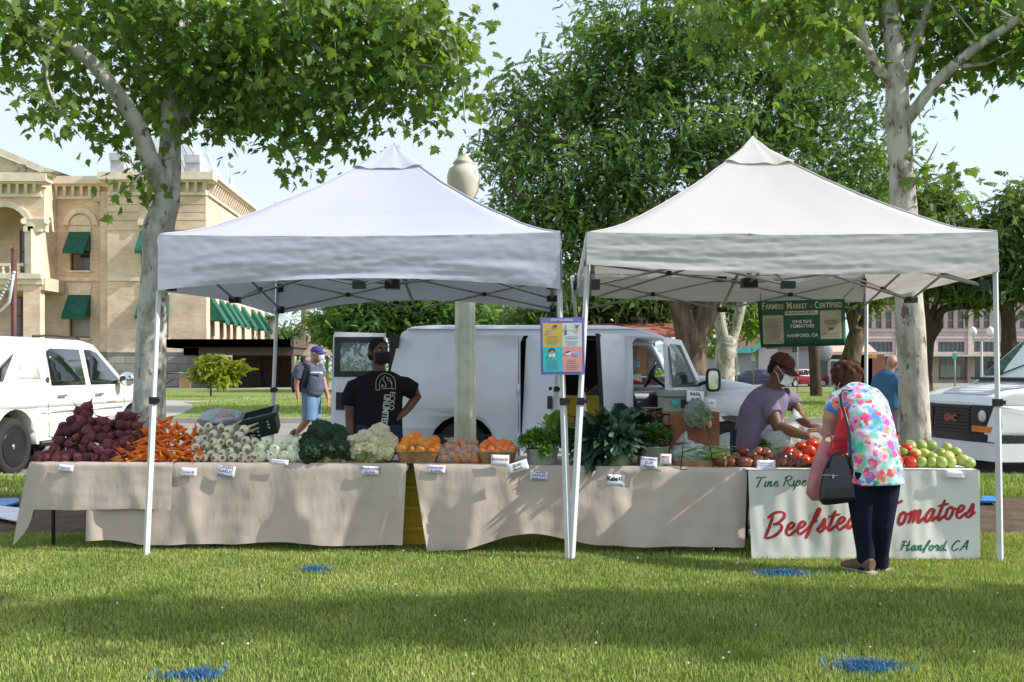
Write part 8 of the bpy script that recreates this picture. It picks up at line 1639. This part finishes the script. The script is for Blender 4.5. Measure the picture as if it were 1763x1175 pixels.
for sx in (-.1, .1): limbs_(b, [V(pp(1303, 0).x + sx, Yv + .08, .74), V(pp(1303, 0).x + sx * 1.1, Yv + .05, .44), V(pp(1303, 0).x + sx * 1.2, Yv + .1, .09)], [.088, .06, .045])
rbuild(b, 'body', sk_brown, e, .0055, 3)
b = MB(); hair_cap(b, A, q, 1.0, puff=.985); b.ell(A(0, -.05, -.03), (.07, .05, .055), q); rbuild(b, 'hair', MATS['black_hair'], e, .006, 1)
eyes(e, A, 1.0, q); cap(e, A, q, 1.0, cloth_mat('maroon_twill', (.085, .035, .035)), brim_dn=.03, cut=.032); mask(e, A, q, 1.0, m_maskw)
b = MB(); ts = [(1299, 778, .06, .19, .155), (1302, 758, .055, .195, .16), (1305, 735, .05, .195, .155), (1311, 712, .03, .20, .145), (1322, 692, .0, .20, .125), (1329, 678, -.02, .17, .10), (1333, 667, -.04, .09, .075)]
b.loft([pp(x, y, d) for x, y, d, _, _ in ts], [(a, c) for *_, a, c in ts], V(1, .55, 0), 26, power=2.2)
b.loft([pp(1312, 684, -.05), pp(1322, 698, -.10), pp(1333, 716, -.17)], [(.088, .088), (.082, .085), (.074, .078)], None, 16); b.loft([pp(1348, 682, .06), pp(1362, 690, .10), pp(1369, 700, .07)], [(.08, .08), (.075, .078), (.068, .072)], None, 16)
rbuild(b, 't_shirt', cloth_mat('mauve_cotton', (.20, .165, .24)), e, .008, 2)
xc = pp(1303, 0).x; b = MB()
for sx in (-.1, .1): b.loft([V(xc + sx * .8, Yv + .08, .82), V(xc + sx, Yv + .07, .68), V(xc + sx * 1.15, Yv + .05, .44), V(xc + sx * 1.25, Yv + .10, .07)], [(.12, .14), (.108, .12), (.08, .085), (.075, .08)], V(1, 0, 0), 14)
rbuild(b, 'jeans', MATS['dark_denim'], e, .01, 2)
for sx in (-.12, .12): shoe(e, V(xc + sx, Yv + .10, .066), (.3, -1, 0), m_dark)
bag('plastic_bag', 'cloudy clear produce bag held open by the bending vendor', pp(1352, 757, -.16), (.17, .11, .13), m_film2, (.10, -.02, .10), 21, amp=.24)
greens('salad_bag', 'dark green cucumbers and leaves inside the vendor\'s clear bag', 'greens', pp(1335, 768, -.16), (.13, .06, .05), 60, *leaf_blade(.35, .2, .1), .07, m_pars, .2)

# --- woman in the floral top, seen from behind
Yw = 6.42; e = empty('person', GP(1495, Yw), 'woman in a bright floral top and navy trousers bending towards the tomatoes', 'person'); pp = lambda x, y, d=0: P(x, y, Yw + d)
hc = pp(1457, 652, .42); q = basis((-.42, .80, -.42)); b = MB(); A = face(b, hc, .96, q)
limbs_(b, [pp(1471, 686, .30), pp(1464, 674, .36), pp(1459, 662, .41)], [.065, .054, .052])
limbs_(b, [pp(1437, 700, .30), pp(1430, 722, .30), pp(1427, 742, .32), pp(1421, 745, .45), pp(1415, 742, .58)], [.056, .054, .046, .037, .026]); hand(b, pp(1415, 742, .58), (-.35, .9, .1), (0, -.1, 1), .9, .6, -1)
limbs_(b, [pp(1510, 700, .36), pp(1518, 730, .42), pp(1516, 750, .52), pp(1490, 755, .66)], [.054, .050, .042, .028]); hand(b, pp(1490, 755, .66), (-.8, .5, 0), (0, 0, 1), .9, .6, 1)
b.loft([pp(1505, 800, .0), pp(1495, 740, .14), pp(1480, 700, .25)], [(.15, .12), (.15, .11), (.15, .09)], V(1, .1, 0), 16)
for x, dx in ((1484, -1), (1519, 1)): limbs_(b, [pp(x, 820, .02), pp(x, 900, .01), pp(x + (6 if dx < 0 else -3), 975, .02 + .06 * (dx > 0))], [.085, .058, .042])
for x, d in ((1490, 0), (1514, .1)): b.loft([pp(x, 975, d), pp(x - 4, 990, d + .05), pp(x - 7, 993, d + .13)], [(.035, .04), (.038, .03), (.035, .018)], V(1, 0, 0), 12)
rbuild(b, 'body', sk_fair, e, .0055, 3)
b = MB(); b.ell(A(0, -.015, .018), (.098, .112, .105), q, 20, 14)
for i in range(46):
    th = rng.uniform(0, 6.28); ph = rng.uniform(-.35, 1.5); d = V(math.cos(th) * math.cos(ph) * .098, -.02 + math.sin(th) * math.cos(ph) * .108, .02 + math.sin(ph) * .10)
    if d.y > .05 and d.z < .075: continue
    b.ell(A(*(d * .93)), (.03, .03, .026), q, 9, 7)
rbuild(b, 'hair', M('auburn_hair', (.12, .05, .032), rough=.75, scale=28, col2=(.05, .018, .012), stretch=(1, 1, .25), bump=1, bscale=70, spec=.15), e, .006, 1)
eyes(e, A, .96, q); mask(e, A, q, .96, m_maskw)
def floral():
    m = M('floral_print', (.8, .8, .8), rough=.85, spec=.15); n, l, bb_ = nodes_of(m); c = n.new('ShaderNodeTexCoord')
    nz = n.new('ShaderNodeTexNoise'); nz.inputs['Scale'].default_value = 7; nz.inputs['Detail'].default_value = 2; l(c.outputs['Object'], nz.inputs['Vector'])
    r0 = n.new('ShaderNodeValToRGB'); el = r0.color_ramp.elements; el[0].position = .36; el[0].color = (.08, .25, .70, 1); el[1].position = .66; el[1].color = (.10, .50, .33, 1)
    for p_, c_ in ((.43, (.30, .55, .82, 1)), (.48, (.82, .80, .82, 1)), (.51, (.84, .70, .76, 1)), (.56, (.35, .70, .60, 1))): x = el.new(p_); x.color = c_
    l(nz.outputs['Fac'], r0.inputs['Fac']); cur = r0.outputs['Color']
    dn = n.new('ShaderNodeTexNoise'); dn.inputs['Scale'].default_value = 30; dn.inputs['Detail'].default_value = 3; l(c.outputs['Object'], dn.inputs['Vector']); dist = n.new('ShaderNodeVectorMath'); dist.operation = 'MULTIPLY_ADD'; dist.inputs[1].default_value = (.05, .05, .05); l(dn.outputs['Color'], dist.inputs[0]); l(c.outputs['Object'], dist.inputs[2])
    wob = n.new('ShaderNodeTexNoise'); wob.inputs['Scale'].default_value = 44; l(c.outputs['Object'], wob.inputs['Vector'])
    for sc, thr, cols in ((13, .40, [(.80, .12, .33), (.82, .30, .50), (.75, .08, .10), (.80, .28, .22), (.62, .10, .42), (.85, .5, .6)]), (20, .38, [(.78, .10, .13), (.10, .45, .25), (.80, .25, .45), (.12, .30, .70), (.80, .35, .25), (.25, .6, .55)])):
        v = n.new('ShaderNodeTexVoronoi'); v.inputs['Scale'].default_value = sc; mp_ = n.new('ShaderNodeMapping'); mp_.inputs['Location'].default_value = (sc, 2, 5); mp_.inputs['Scale'].default_value = (1, .75, 1); l(dist.outputs[0], mp_.inputs['Vector']); l(mp_.outputs['Vector'], v.inputs['Vector'])
        sp_ = n.new('ShaderNodeSeparateColor'); l(v.outputs['Color'], sp_.inputs[0]); cr = n.new('ShaderNodeValToRGB'); cr.color_ramp.interpolation = 'CONSTANT'
        e0 = cr.color_ramp.elements; e0[0].color = (*cols[0], 1); e0[1].position = .85; e0[1].color = (*cols[-1], 1)
        for i in range(1, len(cols) - 1): x = e0.new(i / len(cols)); x.color = (*cols[i], 1)
        l(sp_.outputs[0], cr.inputs['Fac'])
        ad = n.new('ShaderNodeMath'); ad.operation = 'MULTIPLY_ADD'; ad.inputs[1].default_value = .34; l(wob.outputs['Fac'], ad.inputs[0]); l(v.outputs['Distance'], ad.inputs[2])
        lt = n.new('ShaderNodeMapRange'); lt.inputs['From Min'].default_value = thr + .17 + .05; lt.inputs['From Max'].default_value = thr + .17; l(ad.outputs[0], lt.inputs['Value'])
        mx_ = n.new('ShaderNodeMixRGB'); l(lt.outputs['Result'], mx_.inputs['Fac']); l(cur, mx_.inputs['Color1']); l(cr.outputs['Color'], mx_.inputs['Color2'])
        ce = n.new('ShaderNodeMapRange'); ce.inputs['From Min'].default_value = .15; ce.inputs['From Max'].default_value = .10; l(v.outputs['Distance'], ce.inputs['Value'])
        my = n.new('ShaderNodeMixRGB'); my.inputs['Color2'].default_value = (.55, .05, .12, 1); l(ce.outputs['Result'], my.inputs['Fac']); l(mx_.outputs['Color'], my.inputs['Color1']); cur = my.outputs['Color']
    l(cur, bb_.inputs['Base Color']); nb = n.new('ShaderNodeTexNoise'); nb.inputs['Scale'].default_value = 9; l(c.outputs['Object'], nb.inputs['Vector']); bp = n.new('ShaderNodeBump'); bp.inputs['Strength'].default_value = .5; bp.inputs['Distance'].default_value = .03; l(nb.outputs['Fac'], bp.inputs['Height']); l(bp.outputs['Normal'], bb_.inputs['Normal']); return m
b = MB(); ts = [(1511, 835, -.02, .163, .155), (1510, 815, -.015, .160, .155), (1506, 790, .0, .158, .15), (1501, 762, .05, .157, .145), (1496, 735, .11, .158, .14), (1489, 708, .18, .160, .13), (1481, 690, .25, .150, .11), (1473, 677, .32, .11, .085), (1468, 670, .36, .07, .06)]
b.loft([pp(x, y, d) for x, y, d, _, _ in ts], [(a, c) for *_, a, c in ts], V(1, .12, 0), 30, power=2.25)
b.loft([pp(1462, 688, .28), pp(1443, 694, .30), pp(1434, 712, .30)], [(.095, .09), (.085, .085), (.070, .072)], None, 18); b.loft([pp(1495, 686, .28), pp(1510, 700, .36), pp(1517, 722, .41)], [(.09, .085), (.08, .08), (.07, .07)], None, 18)
for i in range(9): x = 1474 + i * 9; b.loft([pp(x, 770, -.085 + abs(x - 1510) * .0012), pp(x + (x - 1510) * .05, 834, -.155 + abs(x - 1510) * .0024)], [.008, .022], None, 8)
rbuild(b, 'floral_top', floral(), e, .008, 2)
b = MB()
for x, dx in ((1484, -1), (1521, 1)): b.loft([pp(x + 2, 812, .0), pp(x, 850, .0), pp(x + 2 * (dx < 0) - 3 * (dx > 0), 905, -.0), pp(x + 6 * (dx < 0) - 6 * (dx > 0), 950, .01 + .05 * (dx > 0)), pp(x + 7 * (dx < 0) - 7 * (dx > 0), 989 - 4 * (dx > 0), .02 + .06 * (dx > 0))], [(.105, .125), (.095, .11), (.070, .082), (.057, .066), (.055, .060)], V(1, 0, 0), 16)
b.ell(pp(1505, 822, .03), (.13, .10, .09)); rbuild(b, 'trousers', cloth_mat('navy_cotton', (.012, .014, .032)), e, .008, 2)
for x, d, sg_ in ((1488, .0, 1), (1513, .10, -1)): 
    c = pp(x, 985, d); c.z = .068; shoe(e, c, (-.5, .85, 0), m_shoe, .95)
# what she carries
m_hb = M('black_leather', (.008, .008, .010), rough=.28, bump=.08, bscale=30, spec=.6)
pb = lambda x, y, d=0: P(x, y, 6.40 + d)
e = empty('handbag', pb(1445, 865), 'black leather handbag hanging at the woman\'s left hip', 'handbag'); b = MB()
b.loft([pb(1446, 866), pb(1445, 858), pb(1445, 838), pb(1444, 815), pb(1444, 796), pb(1447, 785)], [(.115, .045), (.138, .06), (.128, .056), (.104, .045), (.075, .03), (.055, .012)], V(1, 0, 0), 26, power=3.0); rbuild(b, 'bag_body', m_hb, e, .007, 4)
b = MB(); b.tube([pb(1424, 806, -.04), pb(1430, 784, -.02), pb(1446, 774, 0), pb(1458, 786, 0), pb(1464, 808, -.03)], .007, 7); b.build('bag_handle', m_hb, e)
b = MB(); b.tube([pb(1416, 818, -.052), pb(1434, 819, -.06), pb(1450, 820, -.055)], .003, 5); b.b2(tuple(pb(1433, 824, -.066)), tuple(pb(1435.5, 817, -.06))); b.build('zip', M('zip_steel', (.6, .6, .58), rough=.3, metal=.8), e)
b = MB(); pts = [(1467, 672, .20), (1452, 672, .205), (1447, 680, .175), (1450, 700, .10), (1457, 722, .04), (1463, 750, 0), (1464, 780, -.01), (1461, 812, -.03)]
b.loft([pb(*p) for p in pts], [(.010, .004)] * len(pts), V(.8, -.5, .2), 8); b.build('shoulder_strap', m_hb, e)
m_pinkp = M('pink_plastic', (.85, .36, .40), rough=.45, transl=.35, bump=.5, bscale=14, spec=.4); b = MB(); pq = lambda x, y, d=0: P(x, y, 6.62 + d)
b.loft([pq(1408, 862), pq(1408, 852), pq(1410, 830), pq(1415, 800), pq(1420, 775), pq(1424, 760)], [(.04, .025), (.072, .05), (.075, .055), (.062, .045), (.045, .025), (.03, .012)], V(1, 0, 0), 28, power=2.5); b.tube([pq(1412, 775), pq(1420, 752), pq(1428, 745), pq(1432, 758), pq(1428, 775)], .010, 7)
for i in range(len(b.v)): w_ = b.v[i]; b.v[i] = w_ + V(.006 * mnoise.noise(w_ * 22), .012 * mnoise.noise(w_ * 18 + V(4, 0, 0)), 0)
tag(b.build('shopping_bag', m_pinkp), 'pink plastic shopping bag hanging from the woman\'s left arm', 'bag')
b = MB(); pr_ = lambda x, y, d=0: P(x, y, 6.52 + d)
for x0, x1, w_ in ((1450, 1446, .022), (1455, 1452, .02), (1446, 1440, .02), (1459, 1457, .014)): b.loft([pr_(x0, 702, .02), pr_(x0 + 1, 725, -.01), pr_(x1, 755, -.02), pr_(x1 - 1, 782 - (x1 % 5), 0)], [(w_ * .5, .02), (w_ * .8, .025), (w_, .03), (w_ * .8, .025)], V(1, 0, 0), 12)
b.loft([pr_(1450, 772, -.0), pr_(1438, 778, .03), pr_(1424, 782, .05)], [(.025, .03), (.03, .03), (.02, .02)], None, 12); tag(rbuild(b, 'red_cloth', M('red_fabric', (.72, .03, .05), rough=.7, bump=.4, bscale=12), None, .007, 2), 'bright red cloth draped over the woman\'s left arm', 'cloth')

# --- man walking with a backpack
Yk2 = 16.0; G0 = -.12; e = empty('person', GP(540, Yk2, G0), 'man in purple cap, grey t-shirt and denim shorts walking past the van', 'person'); pp = lambda x, y, d=0: P(x, y, Yk2 + d)
hc = pp(545.5, 609); q = basis((.93, -.36, -.02)); b = MB(); A = face(b, hc, 1.0, q)
limbs_(b, [pp(537, 629), pp(540, 622), pp(543, 615)], [.07, .06, .056])
limbs_(b, [pp(517, 634, -.16), pp(512, 650, -.18), pp(511, 664, -.18), pp(512, 676, -.2), pp(513, 686, -.22)], [.055, .05, .043, .036, .028]); hand(b, pp(513, 686, -.22), (.05, -.1, -1), (-.9, -.3, 0), 1.0, .5, 1)
limbs_(b, [pp(551, 640, .15), pp(557, 656, .14), pp(560, 668, .10), pp(563, 678, .05), pp(565, 687, 0)], [.052, .047, .041, .035, .027]); hand(b, pp(565, 687, 0), (.15, -.1, -1), (.9, -.3, 0), 1.0, .5, -1)
b.loft([pp(536, 680), pp(535, 655), pp(535, 630)], [(.13, .16), (.13, .17), (.10, .17)], V(1, 0, 0), 16)
limbs_(b, [pp(532, 690, -.06), pp(530, 722, -.06), pp(520, 735, -.02), pp(510, 746, .02)], [.085, .062, .058, .04]); limbs_(b, [pp(542, 690, .08), pp(543, 728, .06), pp(541, 755, .05), V(pp(541, 0).x, Yk2 + .05, G0 + .09)], [.085, .062, .055, .04])
rbuild(b, 'body', sk_tan, e, .008, 2)
eyes(e, A, 1.0, q); mask(e, A, q, 1.0, m_maskw); cap(e, A, q, 1.0, cloth_mat('purple_twill', (.07, .055, .24)), cut=.028)
b = MB(); hair_cap(b, A, q, 1.0, puff=.99); rbuild(b, 'hair', M('grey_hair', (.3, .28, .26), rough=.8, bump=1, bscale=90), e, .008, 1)
b = MB(); b.loft([pp(536, 679), pp(538, 668), pp(538, 655), pp(535, 640), pp(533, 630), pp(536, 624)], [(.165, .19), (.19, .20), (.19, .20), (.155, .20), (.13, .18), (.08, .09)], V(1, -.1, 0), 22); b.loft([pp(523, 630, -.13), pp(515, 638, -.17), pp(511, 652, -.18)], [(.085, .085), (.08, .085), (.075, .08)], None, 14); b.loft([pp(546, 630, .12), pp(551, 640, .15), pp(555, 650, .15)], [(.08, .08), (.075, .08), (.07, .075)], None, 14); rbuild(b, 't_shirt', cloth_mat('slate_cotton', (.10, .115, .16)), e, .01, 2)
b = MB(); bq = lambda u, v: pp(530.5 + 25 * u, 645.5 - 5 * v, -.215 + .06 * u * u + .02); b.grid(bq, 8, 1); b.build('shirt_band', M('band_white', (.65, .67, .7), rough=.8), e, solid=.01)
b = MB(); b.text('shirtband', lambda x, y: bq(.5 + x * 2.9, .5 + y * 9) + V(0, -.012, 0)); b.build('band_lettering', M('slate_ink', (.12, .14, .2), rough=.8), e)
b = MB(); b.loft([pp(533, 677, -.03), pp(532, 700, -.06), pp(531, 724, -.06)], [(.13, .14), (.115, .12), (.11, .11)], V(1, 0, 0), 16); b.loft([pp(540, 677, .05), pp(542, 700, .08), pp(543, 722, .06)], [(.12, .14), (.11, .12), (.095, .11)], V(1, 0, 0), 16); rbuild(b, 'denim_shorts', cloth_mat('light_denim', (.16, .27, .42)), e, .01, 2)
b = MB(); b.loft([pp(519, 678.5, -.0), pp(535, 679, -.16), pp(551, 678, -.05)], [(.02, .012)] * 3, V(0, 0, 1), 8); b.build('belt', m_shoe, e)
b = MB(); c = pp(508, 748, .02); b.loft([c + V(.02, 0, .05), c + V(-.03, 0, .02), c + V(-.09, 0, -.08), c + V(-.04, 0, -.15)], [(.045, .05), (.05, .05), (.05, .045), (.045, .03)], V(0, 1, 0), 12); b.build('shoe', m_shoe, e); shoe(e, V(pp(541, 0).x, Yk2 + .05, G0 + .068), (1, -.2, 0), m_shoe)
bpk = empty('backpack', pp(516, 676, .02), 'black backpack on the walking man\'s back', 'backpack'); b = MB(); b.loft([pp(511, 676, .02), pp(510, 665, .02), pp(511, 645, .02), pp(515, 630, .02)], [(.06, .10), (.08, .12), (.075, .12), (.05, .10)], V(1, 0, 0), 16, power=3); b.build('pack', M('pack_black', (.015, .016, .02), rough=.8), bpk)
for d, x in ((-.2, 0), (.17, 8)): b = MB(); b.loft([pp(517 + x, 631, d * .7), pp(525 + x, 626, d), pp(531 + x, 631, d * 1.06), pp(532 + x, 645, d * 1.08), pp(523 + x, 668, d * 1.06)], [(.03, .012)] * 5, V(1, 0, 0), 8); b.build('strap', MATS['pack_black'], bpk)

# --- bald man in the blue shirt, seen from behind at the right
Yn = 14.4; e = empty('person', GP(1530, Yn, G0), 'bald man in a blue t-shirt and grey shorts standing left of the plane trunk', 'person'); pp = lambda x, y, d=0: P(x, y, Yn + d)
hc = pp(1536.5, 624); q = basis((.80, .58, -.08)); b = MB(); A = face(b, hc, 1.0, q)
limbs_(b, [pp(1530, 645), pp(1532, 638), pp(1535, 630)], [.075, .066, .062])
limbs_(b, [pp(1543, 655, -.10), pp(1549, 672, -.12), pp(1551, 686, -.12), pp(1553, 700, -.08), pp(1553, 710, -.02)], [.056, .052, .045, .037, .028]); hand(b, pp(1553, 710, -.02), (.0, .2, -1), (.9, -.2, 0), 1.0, .5, 1)
limbs_(b, [pp(1511, 655, .1), pp(1506, 675, .12), pp(1505, 690, .14), pp(1506, 704, .2), pp(1508, 714, .26)], [.056, .05, .044, .036, .028]); hand(b, pp(1508, 714, .26), (.05, .3, -1), (-.9, 0, 0), 1.0, .5, -1)
b.loft([pp(1530, 705), pp(1529, 670), pp(1528, 650)], [(.16, .12), (.16, .12), (.16, .1)], V(1, -.4, 0), 16)
for x in (1519, 1540): limbs_(b, [pp(x, 705), pp(x, 750), V(pp(x, 0).x, Yn, G0 + .09)], [.09, .062, .045])
rbuild(b, 'body', sk_tan, e, .008, 2); eyes(e, A, 1.0, q); mask(e, A, q, 1.0, M('blue_mask', (.35, .55, .68), rough=.8))
b = MB(); b.loft([pp(1530, 704), pp(1530, 690), pp(1529, 670), pp(1528, 655), pp(1528, 645), pp(1530, 638)], [(.185, .155), (.185, .155), (.185, .15), (.195, .13), (.16, .11), (.08, .08)], V(1, -.4, 0), 22, power=2.2); b.loft([pp(1537, 648, -.05), pp(1543, 656, -.10), pp(1548, 671, -.12)], [(.085, .085), (.082, .085), (.078, .08)], None, 14); b.loft([pp(1517, 648, .06), pp(1511, 655, .1), pp(1507, 671, .12)], [(.085, .085), (.082, .085), (.078, .08)], None, 14); rbuild(b, 't_shirt', cloth_mat('blue_cotton', (.055, .14, .25)), e, .01, 2)
b = MB()
for x in (1520, 1540): b.loft([pp(x, 696), pp(x, 715), pp(x, 745)], [(.12, .135), (.11, .125), (.11, .11)], V(1, 0, 0), 16)
rbuild(b, 'shorts', cloth_mat('grey_cotton', (.24, .235, .24)), e, .01, 2)
for x in (1519, 1540): shoe(e, V(pp(x, 0).x, Yn, G0 + .066), (.8, .6, 0), m_dark)
for o in bpy.data.objects:
    if '_w' in o: del o['_w']
